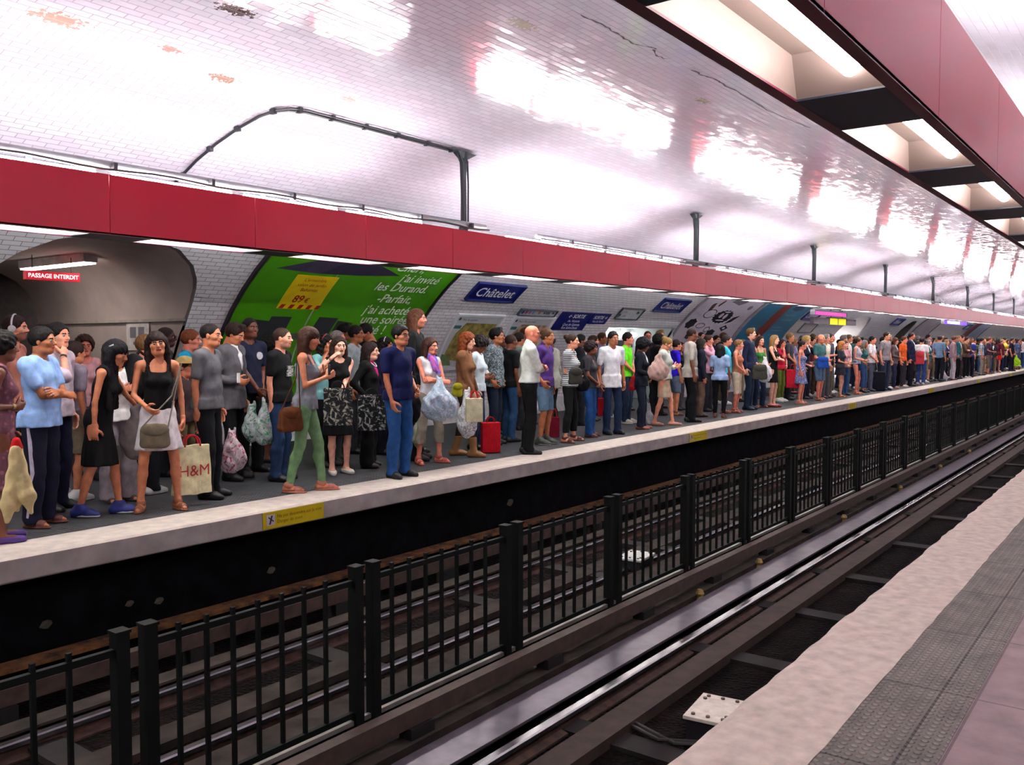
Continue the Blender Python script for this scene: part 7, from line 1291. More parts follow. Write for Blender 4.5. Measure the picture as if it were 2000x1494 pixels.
{'x':42.541,'y':9.217,'a':-1.532,'h':1.735,'s':'m','skin':'d8987c','hair':('short', '8a6c42', 0.25),'top':('tee', 'a89a86'),'bot':('trousers', '7c6e58'),'shoe':('trainer', 'd8d8d8'),'arms':['bag', 'down'],'label':'distant person with short fair hair, beige t-shirt and khaki trousers'},
{'x':43.713,'y':7.877,'a':-1.742,'h':1.61,'s':'f','skin':'e3ae96','hair':('bun', '8a6c42', 0.25),'top':('tee', '3a5a90'),'bot':('skirt', '2c4a7a'),'shoe':('shoe', '15120f'),'arms':['bag', 'down'],'label':'distant person with tied-up fair hair, blue t-shirt and blue skirt'},
{'x':43.784,'y':8.663,'a':-1.375,'h':1.762,'s':'m','skin':'45271d','hair':('buzz', '120e10', 0.25),'top':('jacket', 'c08a96'),'bot':('trousers', '4c4c54'),'shoe':('shoe', '15120f'),'arms':['pocket', 'down'],'label':'distant person with cropped black hair, pink jacket and grey trousers'},
{'x':43.878,'y':9.424,'a':-2.145,'h':1.76,'s':'m','skin':'c47e5a','hair':('short', '4e3220', 0.25),'top':('jacket', '54583a'),'bot':('trousers', '1c2644'),'shoe':('shoe', '15120f'),'arms':['down', 'down'],'label':'distant person with short brown hair, olive jacket and dark blue trousers'},
{'x':44.681,'y':8.681,'a':-1.641,'h':1.655,'s':'f','skin':'e3ae96','hair':('long', '120e10', 0.25),'top':('tee', 'a89a86'),'bot':('jeans', '4c4c54'),'shoe':('shoe', '15120f'),'arms':['bag', 'down'],'label':'distant person with long black hair, beige t-shirt and grey jeans'},
{'x':44.497,'y':9.133,'a':-1.63,'h':1.698,'s':'f','skin':'a86842','hair':('long', '120e10', 0.25),'top':('tee', '54583a'),'bot':('jeans', '7c6e58'),'shoe':('shoe', '15120f'),'arms':['pocket', 'down'],'label':'distant person with long black hair, olive t-shirt and khaki jeans'},
{'x':45.521,'y':7.616,'a':-2.19,'h':1.772,'s':'m','skin':'a86842','hair':('short', '2a1a14', 0.25),'top':('jacket', 'c08a96'),'bot':('trousers', '1c2644'),'shoe':('flat', '3a2a2a'),'arms':['bag', 'down'],'label':'distant person with short dark brown hair, pink jacket and dark blue trousers'},
{'x':45.7,'y':8.174,'a':-1.568,'h':1.722,'s':'m','skin':'a86842','hair':('short', '77706e', 0.25),'top':('tee', 'c08a96'),'bot':('trousers', '54443a'),'shoe':('shoe', '15120f'),'arms':['bag', 'down'],'label':'distant person with short grey hair, pink t-shirt and brown trousers'},
{'x':45.516,'y':9.226,'a':-1.196,'h':1.77,'s':'m','skin':'e3ae96','hair':('buzz', '2a1a14', 0.25),'top':('tee', '54583a'),'bot':('trousers', '7c6e58'),'shoe':('flat', '3a2a2a'),'arms':['down', 'phone'],'label':'distant person with cropped dark brown hair, olive t-shirt and khaki trousers'},
{'x':46.558,'y':8.078,'a':-0.875,'h':1.764,'s':'m','skin':'c47e5a','hair':('buzz', '2a1a14', 0.25),'top':('tee', '54583a'),'bot':('jeans', '0c0c12'),'shoe':('trainer', 'd8d8d8'),'arms':['bag', 'down'],'label':'distant person with cropped dark brown hair, olive t-shirt and black jeans'},
{'x':46.346,'y':8.734,'a':-2.606,'h':1.688,'s':'f','skin':'d08068','hair':('long', '8a6c42', 0.25),'top':('tank', 'a89a86'),'bot':('jeans', '0c0c12'),'shoe':('trainer', 'd8d8d8'),'arms':['cross', 'cross'],'label':'distant person with long fair hair, beige sleeveless top and black jeans'},
{'x':46.601,'y':9.164,'a':-1.638,'h':1.768,'s':'m','skin':'d8987c','hair':('buzz', '4e3220', 0.25),'top':('shirt', '1a2048'),'bot':('trousers', '7c6e58'),'shoe':('trainer', 'd8d8d8'),'arms':['bent', 'down'],'label':'distant person with cropped brown hair, navy shirt and khaki trousers'},
{'x':47.266,'y':7.385,'a':-1.59,'h':1.734,'s':'m','skin':'e3ae96','hair':('buzz', '8a6c42', 0.25),'top':('polo', '1a2048'),'bot':('jeans', '7c6e58'),'shoe':('flat', '3a2a2a'),'arms':['down', 'down'],'label':'distant person with cropped fair hair, navy polo shirt and khaki jeans'},
{'x':47.443,'y':8.025,'a':-1.927,'h':1.776,'s':'m','skin':'d08068','hair':('short', '2a1a14', 0.25),'top':('tee', '3a5a90'),'bot':('jeans', '54443a'),'shoe':('flat', '3a2a2a'),'arms':['down', 'down'],'label':'distant person with short dark brown hair, blue t-shirt and brown jeans'},
{'x':47.644,'y':8.565,'a':-1.393,'h':1.628,'s':'f','skin':'45271d','hair':('bun', '8a6c42', 0.25),'top':('cardi', '54583a'),'bot':('crop', '0c0c12'),'shoe':('flat', '3a2a2a'),'arms':['pocket', 'down'],'label':'distant person with tied-up fair hair, olive cardigan and black cropped trousers'},
{'x':47.455,'y':9.276,'a':-1.901,'h':1.718,'s':'m','skin':'c47e5a','hair':('quiff', '77706e', 0.25),'top':('polo', '5c1a26'),'bot':('trousers', '2c4a7a'),'shoe':('flat', '3a2a2a'),'arms':['down', 'down'],'label':'distant person with swept-up grey hair, maroon polo shirt and blue trousers'},
{'x':48.388,'y':7.936,'a':-2.63,'h':1.682,'s':'f','skin':'a86842','hair':('bob', '2a1a14', 0.25),'top':('tee', '54583a'),'bot':('crop', '0c0c12'),'shoe':('flat', '3a2a2a'),'arms':['down', 'down'],'label':'distant person with bobbed dark brown hair, olive t-shirt and black cropped trousers'},
{'x':48.253,'y':8.748,'a':-1.653,'h':1.591,'s':'f','skin':'a86842','hair':('bun', '2a1a14', 0.25),'top':('tee', 'c08a96'),'bot':('skirt', '4c4c54'),'shoe':('flat', '3a2a2a'),'arms':['bag', 'down'],'label':'distant person with tied-up dark brown hair, pink t-shirt and grey skirt'},
{'x':49.41,'y':7.367,'a':-1.685,'h':1.569,'s':'f','skin':'45271d','hair':('wavy', '2a1a14', 0.25),'top':('cardi', '0c0c10'),'bot':('slim', '2c4a7a'),'shoe':('flat', '3a2a2a'),'arms':['pocket', 'down'],'label':'distant person with wavy dark brown hair, black cardigan and blue slim trousers'},
{'x':49.349,'y':7.948,'a':-1.237,'h':1.75,'s':'m','skin':'45271d','hair':('short', '120e10', 0.25),'top':('jacket', '0c0c10'),'bot':('trousers', '2c4a7a'),'shoe':('trainer', 'd8d8d8'),'arms':['bent', 'down'],'label':'distant person with short black hair, black jacket and blue trousers'},
{'x':49.589,'y':8.493,'a':-2.623,'h':1.696,'s':'m','skin':'e3ae96','hair':('buzz', '4e3220', 0.25),'top':('jacket', 'd8d4da'),'bot':('jeans', '2c4a7a'),'shoe':('shoe', '15120f'),'arms':['bag', 'down'],'label':'distant person with cropped brown hair, white jacket and blue jeans'},
{'x':49.625,'y':9.471,'a':-1.208,'h':1.785,'s':'m','skin':'a86842','hair':('buzz', '4e3220', 0.25),'top':('tee', '1a2048'),'bot':('trousers', '7c6e58'),'shoe':('trainer', 'd8d8d8'),'arms':['bent', 'down'],'label':'distant person with cropped brown hair, navy t-shirt and khaki trousers'},
{'x':50.139,'y':7.4,'a':-2.646,'h':1.653,'s':'f','skin':'c47e5a','hair':('bob', '2a1a14', 0.25),'top':('cardi', '303038'),'bot':('jeans', '7c6e58'),'shoe':('trainer', 'd8d8d8'),'arms':['bent', 'down'],'label':'distant person with bobbed dark brown hair, charcoal cardigan and khaki jeans'},
{'x':50.502,'y':8.009,'a':-1.414,'h':1.684,'s':'m','skin':'d8987c','hair':('buzz', '2a1a14', 0.25),'top':('tee', '54583a'),'bot':('jeans', '54443a'),'shoe':('trainer', 'd8d8d8'),'arms':['bag', 'down'],'label':'distant person with cropped dark brown hair, olive t-shirt and brown jeans'},
{'x':50.592,'y':8.579,'a':-2.188,'h':1.805,'s':'m','skin':'e3ae96','hair':('short', '120e10', 0.25),'top':('polo', '5c1a26'),'bot':('trousers', '0c0c12'),'shoe':('trainer', 'd8d8d8'),'arms':['down', 'down'],'label':'distant person with short black hair, maroon polo shirt and black trousers'},
{'x':50.594,'y':9.188,'a':-1.915,'h':1.772,'s':'m','skin':'74432e','hair':('buzz', '77706e', 0.25),'top':('tee', '1a2048'),'bot':('jeans', '7c6e58'),'shoe':('trainer', 'd8d8d8'),'arms':['bent', 'down'],'label':'distant person with cropped grey hair, navy t-shirt and khaki jeans'},
{'x':51.08,'y':7.843,'a':-1.68,'h':1.576,'s':'f','skin':'e3ae96','hair':('bob', '8a6c42', 0.25),'top':('tee', '3a5a90'),'bot':('skirt', '7c6e58'),'shoe':('flat', '3a2a2a'),'arms':['pocket', 'down'],'label':'distant person with bobbed fair hair, blue t-shirt and khaki skirt'},
{'x':51.27,'y':8.698,'a':-1.926,'h':1.696,'s':'m','skin':'d8987c','hair':('short', '77706e', 0.25),'top':('shirt', '1a2048'),'bot':('trousers', '4c4c54'),'shoe':('flat', '3a2a2a'),'arms':['bag', 'down'],'label':'distant person with short grey hair, navy shirt and grey trousers'},
{'x':51.274,'y':9.437,'a':-1.389,'h':1.68,'s':'f','skin':'d8987c','hair':('bun', '120e10', 0.25),'top':('tee', '7a7a82'),'bot':('crop', '54443a'),'shoe':('shoe', '15120f'),'arms':['down', 'down'],'label':'distant person with tied-up black hair, grey t-shirt and brown cropped trousers'},
{'x':52.454,'y':7.525,'a':-1.254,'h':1.808,'s':'m','skin':'74432e','hair':('short', '120e10', 0.25),'top':('tee', '54583a'),'bot':('trousers', '1c2644'),'shoe':('trainer', 'd8d8d8'),'arms':['bag', 'down'],'label':'distant person with short black hair, olive t-shirt and dark blue trousers'},
{'x':52.383,'y':7.999,'a':-1.943,'h':1.717,'s':'m','skin':'c47e5a','hair':('quiff', '2a1a14', 0.25),'top':('shirt', '5a4034'),'bot':('trousers', '2c4a7a'),'shoe':('flat', '3a2a2a'),'arms':['pocket', 'down'],'label':'distant person with swept-up dark brown hair, brown shirt and blue trousers'},
{'x':52.108,'y':8.769,'a':-2.626,'h':1.794,'s':'m','skin':'d8987c','hair':('quiff', '77706e', 0.25),'top':('shirt', '7a7a82'),'bot':('jeans', '4c4c54'),'shoe':('shoe', '15120f'),'arms':['down', 'down'],'label':'distant person with swept-up grey hair, grey shirt and grey jeans'},
{'x':52.205,'y':9.309,'a':-1.918,'h':1.782,'s':'m','skin':'45271d','hair':('short', '4e3220', 0.25),'top':('jacket', '5a4034'),'bot':('trousers', '54443a'),'shoe':('flat', '3a2a2a'),'arms':['bag', 'down'],'label':'distant person with short brown hair, brown jacket and brown trousers'},
{'x':53.256,'y':7.426,'a':-1.258,'h':1.716,'s':'m','skin':'e3ae96','hair':('buzz', '8a6c42', 0.25),'top':('jacket', '5c1a26'),'bot':('jeans', '1c2644'),'shoe':('shoe', '15120f'),'arms':['down', 'phone'],'label':'distant person with cropped fair hair, maroon jacket and dark blue jeans'},
{'x':53.03,'y':8.031,'a':-2.206,'h':1.828,'s':'m','skin':'a86842','hair':('quiff', '77706e', 0.25),'top':('polo', '8e86b0'),'bot':('jeans', '2c4a7a'),'shoe':('trainer', 'd8d8d8'),'arms':['cross', 'cross'],'label':'distant person with swept-up grey hair, lilac polo shirt and blue jeans'},
{'x':53.341,'y':8.498,'a':-2.198,'h':1.59,'s':'f','skin':'45271d','hair':('bob', '77706e', 0.25),'top':('tank', 'd8d4da'),'bot':('crop', '1c2644'),'shoe':('trainer', 'd8d8d8'),'arms':['pocket', 'down'],'label':'distant person with bobbed grey hair, white sleeveless top and dark blue cropped trousers'},
{'x':53.186,'y':9.296,'a':-1.747,'h':1.668,'s':'m','skin':'c47e5a','hair':('quiff', '2a1a14', 0.25),'top':('polo', 'cfc6b4'),'bot':('trousers', '4c4c54'),'shoe':('trainer', 'd8d8d8'),'arms':['clasp', 'clasp'],'label':'distant person with swept-up dark brown hair, cream polo shirt and grey trousers'},
{'x':54.271,'y':8.004,'a':-1.686,'h':1.798,'s':'m','skin':'45271d','hair':('short', '4e3220', 0.25),'top':('tee', '1a2048'),'bot':('jeans', '0c0c12'),'shoe':('shoe', '15120f'),'arms':['bag', 'down'],'label':'distant person with short brown hair, navy t-shirt and black jeans'},
{'x':53.91,'y':8.536,'a':-1.414,'h':1.615,'s':'f','skin':'a86842','hair':('long', '8a6c42', 0.25),'top':('cardi', 'a89a86'),'bot':('skirt', '0c0c12'),'shoe':('shoe', '15120f'),'arms':['cross', 'cross'],'label':'distant person with long fair hair, beige cardigan and black skirt'},
{'x':53.994,'y':9.305,'a':-2.622,'h':1.785,'s':'m','skin':'d08068','hair':('quiff', '4e3220', 0.25),'top':('jacket', '0c0c10'),'bot':('trousers', '1c2644'),'shoe':('flat', '3a2a2a'),'arms':['down', 'phone'],'label':'distant person with swept-up brown hair, black jacket and dark blue trousers'},
{'x':54.98,'y':7.581,'a':-2.219,'h':1.632,'s':'f','skin':'e3ae96','hair':('bob', '4e3220', 0.25),'top':('tee', '7a7a82'),'bot':('crop', '1c2644'),'shoe':('shoe', '15120f'),'arms':['clasp', 'clasp'],'label':'distant person with bobbed brown hair, grey t-shirt and dark blue cropped trousers'},
{'x':54.958,'y':8.435,'a':-1.768,'h':1.825,'s':'m','skin':'74432e','hair':('short', '8a6c42', 0.25),'top':('polo', '8e86b0'),'bot':('jeans', '7c6e58'),'shoe':('flat', '3a2a2a'),'arms':['cross', 'cross'],'label':'distant person with short fair hair, lilac polo shirt and khaki jeans'},
{'x':55.027,'y':9.164,'a':-2.191,'h':1.629,'s':'f','skin':'a86842','hair':('long', '4e3220', 0.25),'top':('tee', 'd8d4da'),'bot':('crop', '7c6e58'),'shoe':('trainer', 'd8d8d8'),'arms':['pocket', 'down'],'label':'distant person with long brown hair, white t-shirt and khaki cropped trousers'},
{'x':55.861,'y':8.253,'a':-2.21,'h':1.805,'s':'m','skin':'74432e','hair':('short', '4e3220', 0.25),'top':('shirt', 'a89a86'),'bot':('jeans', '1c2644'),'shoe':('trainer', 'd8d8d8'),'arms':['pocket', 'down'],'label':'distant person with short brown hair, beige shirt and dark blue jeans'},
{'x':56.101,'y':8.919,'a':-1.937,'h':1.728,'s':'m','skin':'74432e','hair':('short', '4e3220', 0.25),'top':('tee', '5a4034'),'bot':('trousers', '0c0c12'),'shoe':('trainer', 'd8d8d8'),'arms':['bent', 'down'],'label':'distant person with short brown hair, brown t-shirt and black trousers'},
{'x':56.984,'y':7.437,'a':-1.441,'h':1.597,'s':'f','skin':'e3ae96','hair':('wavy', '120e10', 0.25),'top':('cardi', '303038'),'bot':('skirt', '0c0c12'),'shoe':('flat', '3a2a2a'),'arms':['bag', 'down'],'label':'distant person with wavy black hair, charcoal cardigan and black skirt'},
{'x':56.985,'y':8.141,'a':-2.214,'h':1.569,'s':'f','skin':'45271d','hair':('bun', '2a1a14', 0.25),'top':('tee', '0c0c10'),'bot':('slim', '54443a'),'shoe':('trainer', 'd8d8d8'),'arms':['down', 'down'],'label':'distant person with tied-up dark brown hair, black t-shirt and brown slim trousers'},
{'x':57.19,'y':8.857,'a':-1.243,'h':1.626,'s':'f','skin':'e3ae96','hair':('bun', '77706e', 0.25),'top':('cardi', '0c0c10'),'bot':('skirt', '1c2644'),'shoe':('flat', '3a2a2a'),'arms':['down', 'down'],'label':'distant person with tied-up grey hair, black cardigan and dark blue skirt'},
{'x':58.09,'y':8.004,'a':-2.656,'h':1.819,'s':'m','skin':'45271d','hair':('short', '120e10', 0.25),'top':('shirt', '5c1a26'),'bot':('trousers', '4c4c54'),'shoe':('trainer', 'd8d8d8'),'arms':['bag', 'down'],'label':'distant person with short black hair, maroon shirt and grey trousers'},
{'x':57.882,'y':8.757,'a':-1.682,'h':1.689,'s':'m','skin':'d08068','hair':('buzz', '2a1a14', 0.25),'top':('jacket', '3a5a90'),'bot':('jeans', '7c6e58'),'shoe':('trainer', 'd8d8d8'),'arms':['down', 'phone'],'label':'distant person with cropped dark brown hair, blue jacket and khaki jeans'},
{'x':59.152,'y':7.426,'a':-1.271,'h':1.605,'s':'f','skin':'74432e','hair':('bob', '77706e', 0.25),'top':('tee', '1a2048'),'bot':('jeans', '2c4a7a'),'shoe':('flat', '3a2a2a'),'arms':['cross', 'cross'],'label':'distant person with bobbed grey hair, navy t-shirt and blue jeans'},
{'x':58.813,'y':7.943,'a':-1.96,'h':1.689,'s':'m','skin':'a86842','hair':('quiff', '4e3220', 0.25),'top':('tee', 'cfc6b4'),'bot':('trousers', '0c0c12'),'shoe':('trainer', 'd8d8d8'),'arms':['bent', 'down'],'label':'distant person with swept-up brown hair, cream t-shirt and black trousers'},
{'x':58.777,'y':8.811,'a':-1.247,'h':1.68,'s':'f','skin':'45271d','hair':('bob', '4e3220', 0.25),'top':('cardi', '1a2048'),'bot':('skirt', '7c6e58'),'shoe':('flat', '3a2a2a'),'arms':['cross', 'cross'],'label':'distant person with bobbed brown hair, navy cardigan and khaki skirt'},
{'x':60.164,'y':7.524,'a':-1.621,'h':1.613,'s':'f','skin':'c47e5a','hair':('bob', '2a1a14', 0.25),'top':('cardi', 'c08a96'),'bot':('jeans', '7c6e58'),'shoe':('shoe', '15120f'),'arms':['bag', 'down'],'label':'distant person with bobbed dark brown hair, pink cardigan and khaki jeans'},
{'x':60.076,'y':8.271,'a':-1.434,'h':1.648,'s':'f','skin':'a86842','hair':('bun', '2a1a14', 0.25),'top':('cardi', '54583a'),'bot':('skirt', '7c6e58'),'shoe':('flat', '3a2a2a'),'arms':['pocket', 'down'],'label':'distant person with tied-up dark brown hair, olive cardigan and khaki skirt'},
{'x':61.107,'y':7.363,'a':-1.276,'h':1.823,'s':'m','skin':'74432e','hair':('quiff', '4e3220', 0.25),'top':('polo', 'd8d4da'),'bot':('jeans', '2c4a7a'),'shoe':('trainer', 'd8d8d8'),'arms':['bent', 'down'],'label':'distant person with swept-up brown hair, white polo shirt and blue jeans'},
{'x':60.836,'y':7.944,'a':-1.703,'h':1.697,'s':'f','skin':'d08068','hair':('bun', '4e3220', 0.25),'top':('tank', '2c6468'),'bot':('crop', '7c6e58'),'shoe':('flat', '3a2a2a'),'arms':['pocket', 'down'],'label':'distant person with tied-up brown hair, teal sleeveless top and khaki cropped trousers'},
{'x':60.858,'y':8.822,'a':-2.212,'h':1.682,'s':'m','skin':'d8987c','hair':('quiff', '120e10', 0.25),'top':('polo', 'a89a86'),'bot':('trousers', '1c2644'),'shoe':('trainer', 'd8d8d8'),'arms':['clasp', 'clasp'],'label':'distant person with swept-up black hair, beige polo shirt and dark blue trousers'},
{'x':62.033,'y':7.372,'a':-1.278,'h':1.637,'s':'f','skin':'d8987c','hair':('bob', '2a1a14', 0.25),'top':('tee', '1a2048'),'bot':('crop', '2c4a7a'),'shoe':('shoe', '15120f'),'arms':['down', 'phone'],'label':'distant person with bobbed dark brown hair, navy t-shirt and blue cropped trousers'},
{'x':61.782,'y':8.241,'a':-1.7,'h':1.7,'s':'f','skin':'45271d','hair':('bun', '120e10', 0.25),'top':('tank', 'c08a96'),'bot':('skirt', '0c0c12'),'shoe':('trainer', 'd8d8d8'),'arms':['cross', 'cross'],'label':'distant person with tied-up black hair, pink sleeveless top and black skirt'},
{'x':61.992,'y':8.869,'a':-1.429,'h':1.681,'s':'f','skin':'a86842','hair':('bob', '2a1a14', 0.25),'top':('cardi', '5c1a26'),'bot':('skirt', '0c0c12'),'shoe':('flat', '3a2a2a'),'arms':['bent', 'down'],'label':'distant person with bobbed dark brown hair, maroon cardigan and black skirt'},
{'x':62.834,'y':8.763,'a':-2.654,'h':1.744,'s':'m','skin':'d8987c','hair':('short', '120e10', 0.25),'top':('polo', '1a2048'),'bot':('trousers', '2c4a7a'),'shoe':('trainer', 'd8d8d8'),'arms':['cross', 'cross'],'label':'distant person with short black hair, navy polo shirt and blue trousers'},
{'x':63.756,'y':7.51,'a':-0.93,'h':1.732,'s':'m','skin':'a86842','hair':('short', '8a6c42', 0.25),'top':('jacket', '2c6468'),'bot':('trousers', '7c6e58'),'shoe':('trainer', 'd8d8d8'),'arms':['bag', 'down'],'label':'distant person with short fair hair, teal jacket and khaki trousers'},
{'x':64.2,'y':8.145,'a':-2.666,'h':1.778,'s':'m','skin':'c47e5a','hair':('short', '2a1a14', 0.25),'top':('tee', '54583a'),'bot':('trousers', '1c2644'),'shoe':('flat', '3a2a2a'),'arms':['bent', 'down'],'label':'distant person with short dark brown hair, olive t-shirt and dark blue trousers'},
{'x':64.069,'y':8.847,'a':-1.608,'h':1.664,'s':'f','skin':'d8987c','hair':('wavy', '4e3220', 0.25),'top':('tee', '303038'),'bot':('skirt', '7c6e58'),'shoe':('flat', '3a2a2a'),'arms':['cross', 'cross'],'label':'distant person with wavy brown hair, charcoal t-shirt and khaki skirt'},
{'x':64.815,'y':7.43,'a':-1.282,'h':1.693,'s':'m','skin':'d8987c','hair':('short', '120e10', 0.25),'top':('shirt', '7a7a82'),'bot':('jeans', '2c4a7a'),'shoe':('trainer', 'd8d8d8'),'arms':['down', 'down'],'label':'distant person with short black hair, grey shirt and blue jeans'},
{'x':65.001,'y':8.065,'a':-1.796,'h':1.641,'s':'f','skin':'a86842','hair':('long', '120e10', 0.25),'top':('tank', '5c1a26'),'bot':('skirt', '1c2644'),'shoe':('trainer', 'd8d8d8'),'arms':['clasp', 'clasp'],'label':'distant person with long black hair, maroon sleeveless top and dark blue skirt'},
{'x':65.231,'y':8.799,'a':-1.262,'h':1.683,'s':'f','skin':'c47e5a','hair':('bun', '2a1a14', 0.25),'top':('cardi', '2c6468'),'bot':('slim', '7c6e58'),'shoe':('flat', '3a2a2a'),'arms':['bent', 'down'],'label':'distant person with tied-up dark brown hair, teal cardigan and khaki slim trousers'},
{'x':66.245,'y':7.373,'a':-2.682,'h':1.696,'s':'f','skin':'d8987c','hair':('bun', '2a1a14', 0.25),'top':('cardi', 'c08a96'),'bot':('crop', '0c0c12'),'shoe':('flat', '3a2a2a'),'arms':['down', 'down'],'label':'distant person with tied-up dark brown hair, pink cardigan and black cropped trousers'},
{'x':66.095,'y':8.083,'a':-2.671,'h':1.689,'s':'f','skin':'d08068','hair':('long', '77706e', 0.25),'top':('tank', '5a4034'),'bot':('crop', '4c4c54'),'shoe':('trainer', 'd8d8d8'),'arms':['down', 'phone'],'label':'distant person with long grey hair, brown sleeveless top and grey cropped trousers'},
{'x':65.973,'y':8.934,'a':-1.262,'h':1.694,'s':'m','skin':'74432e','hair':('short', '77706e', 0.25),'top':('jacket', '3a5a90'),'bot':('trousers', '1c2644'),'shoe':('trainer', 'd8d8d8'),'arms':['pocket', 'down'],'label':'distant person with short grey hair, blue jacket and dark blue trousers'},
{'x':66.776,'y':7.669,'a':-2.678,'h':1.595,'s':'f','skin':'d8987c','hair':('long', '2a1a14', 0.25),'top':('tank', '303038'),'bot':('slim', '1c2644'),'shoe':('shoe', '15120f'),'arms':['clasp', 'clasp'],'label':'distant person with long dark brown hair, charcoal sleeveless top and dark blue slim trousers'},
{'x':67.185,'y':8.176,'a':-1.624,'h':1.628,'s':'f','skin':'e3ae96','hair':('bun', '8a6c42', 0.25),'top':('tank', '5c1a26'),'bot':('slim', '2c4a7a'),'shoe':('shoe', '15120f'),'arms':['bag', 'down'],'label':'distant person with tied-up fair hair, maroon sleeveless top and blue slim trousers'},
{'x':66.804,'y':8.879,'a':-1.264,'h':1.585,'s':'f','skin':'d8987c','hair':('bob', '8a6c42', 0.25),'top':('tee', 'd8d4da'),'bot':('slim', '0c0c12'),'shoe':('trainer', 'd8d8d8'),'arms':['clasp', 'clasp'],'label':'distant person with bobbed fair hair, white t-shirt and black slim trousers'},
{'x':68.228,'y':7.399,'a':-0.939,'h':1.57,'s':'f','skin':'e3ae96','hair':('bun', '2a1a14', 0.25),'top':('tee', '303038'),'bot':('slim', '4c4c54'),'shoe':('flat', '3a2a2a'),'arms':['bag', 'down'],'label':'distant person with tied-up dark brown hair, charcoal t-shirt and grey slim trousers'},
{'x':68.065,'y':8.236,'a':-1.276,'h':1.812,'s':'m','skin':'d08068','hair':('short', '8a6c42', 0.25),'top':('jacket', '5c1a26'),'bot':('jeans', '7c6e58'),'shoe':('flat', '3a2a2a'),'arms':['clasp', 'clasp'],'label':'distant person with short fair hair, maroon jacket and khaki jeans'},
{'x':67.854,'y':8.795,'a':-1.442,'h':1.681,'s':'m','skin':'74432e','hair':('buzz', '77706e', 0.25),'top':('jacket', '7a7a82'),'bot':('jeans', '7c6e58'),'shoe':('flat', '3a2a2a'),'arms':['clasp', 'clasp'],'label':'distant person with cropped grey hair, grey jacket and khaki jeans'},
{'x':68.929,'y':7.391,'a':-1.726,'h':1.673,'s':'m','skin':'a86842','hair':('buzz', '4e3220', 0.25),'top':('tee', '8e86b0'),'bot':('trousers', '1c2644'),'shoe':('trainer', 'd8d8d8'),'arms':['clasp', 'clasp'],'label':'distant person with cropped brown hair, lilac t-shirt and dark blue trousers'},
{'x':69.16,'y':8.067,'a':-1.629,'h':1.629,'s':'f','skin':'c47e5a','hair':('bun', '120e10', 0.25),'top':('tee', '7a7a82'),'bot':('skirt', '54443a'),'shoe':('shoe', '15120f'),'arms':['down', 'down'],'label':'distant person with tied-up black hair, grey t-shirt and brown skirt'},
{'x':69.186,'y':8.823,'a':-1.618,'h':1.794,'s':'m','skin':'e3ae96','hair':('quiff', '8a6c42', 0.25),'top':('shirt', 'c08a96'),'bot':('trousers', '7c6e58'),'shoe':('trainer', 'd8d8d8'),'arms':['down', 'phone'],'label':'distant person with swept-up fair hair, pink shirt and khaki trousers'},
{'x':70.07,'y':7.452,'a':-1.639,'h':1.562,'s':'f','skin':'e3ae96','hair':('long', '8a6c42', 0.25),'top':('cardi', '1a2048'),'bot':('skirt', '54443a'),'shoe':('flat', '3a2a2a'),'arms':['clasp', 'clasp'],'label':'distant person with long fair hair, navy cardigan and brown skirt'},
{'x':70.198,'y':8.011,'a':-1.632,'h':1.572,'s':'f','skin':'d8987c','hair':('bun', '120e10', 0.25),'top':('tee', '1a2048'),'bot':('slim', '2c4a7a'),'shoe':('trainer', 'd8d8d8'),'arms':['clasp', 'clasp'],'label':'distant person with tied-up black hair, navy t-shirt and blue slim trousers'},
{'x':69.765,'y':8.932,'a':-1.705,'h':1.625,'s':'f','skin':'a86842','hair':('wavy', '2a1a14', 0.25),'top':('tee', 'cfc6b4'),'bot':('slim', '0c0c12'),'shoe':('flat', '3a2a2a'),'arms':['clasp', 'clasp'],'label':'distant person with wavy dark brown hair, cream t-shirt and black slim trousers'},
{'x':71.076,'y':7.342,'a':-1.817,'h':1.84,'s':'m','skin':'a86842','hair':('short', '8a6c42', 0.25),'top':('shirt', '0c0c10'),'bot':('jeans', '4c4c54'),'shoe':('flat', '3a2a2a'),'arms':['bag', 'down'],'label':'distant person with short fair hair, black shirt and grey jeans'},
{'x':71.216,'y':8.106,'a':-1.807,'h':1.661,'s':'m','skin':'d08068','hair':('short', '2a1a14', 0.25),'top':('polo', 'a89a86'),'bot':('trousers', '2c4a7a'),'shoe':('flat', '3a2a2a'),'arms':['bag', 'down'],'label':'distant person with short dark brown hair, beige polo shirt and blue trousers'},
{'x':71.143,'y':9.046,'a':-1.27,'h':1.68,'s':'f','skin':'d8987c','hair':('long', '8a6c42', 0.25),'top':('tee', '2c6468'),'bot':('jeans', '0c0c12'),'shoe':('shoe', '15120f'),'arms':['bent', 'down'],'label':'distant person with long fair hair, teal t-shirt and black jeans'},
{'x':71.926,'y':7.513,'a':-1.641,'h':1.683,'s':'m','skin':'74432e','hair':('short', '4e3220', 0.25),'top':('polo', '2c6468'),'bot':('jeans', '0c0c12'),'shoe':('flat', '3a2a2a'),'arms':['down', 'down'],'label':'distant person with short brown hair, teal polo shirt and black jeans'},
{'x':71.904,'y':8.047,'a':-0.936,'h':1.691,'s':'m','skin':'a86842','hair':('buzz', '8a6c42', 0.25),'top':('jacket', 'd8d4da'),'bot':('jeans', '54443a'),'shoe':('shoe', '15120f'),'arms':['down', 'down'],'label':'distant person with cropped fair hair, white jacket and brown jeans'},
{'x':72.175,'y':8.758,'a':-2.235,'h':1.808,'s':'m','skin':'e3ae96','hair':('short', '77706e', 0.25),'top':('shirt', '7a7a82'),'bot':('trousers', '54443a'),'shoe':('shoe', '15120f'),'arms':['cross', 'cross'],'label':'distant person with short grey hair, grey shirt and brown trousers'},
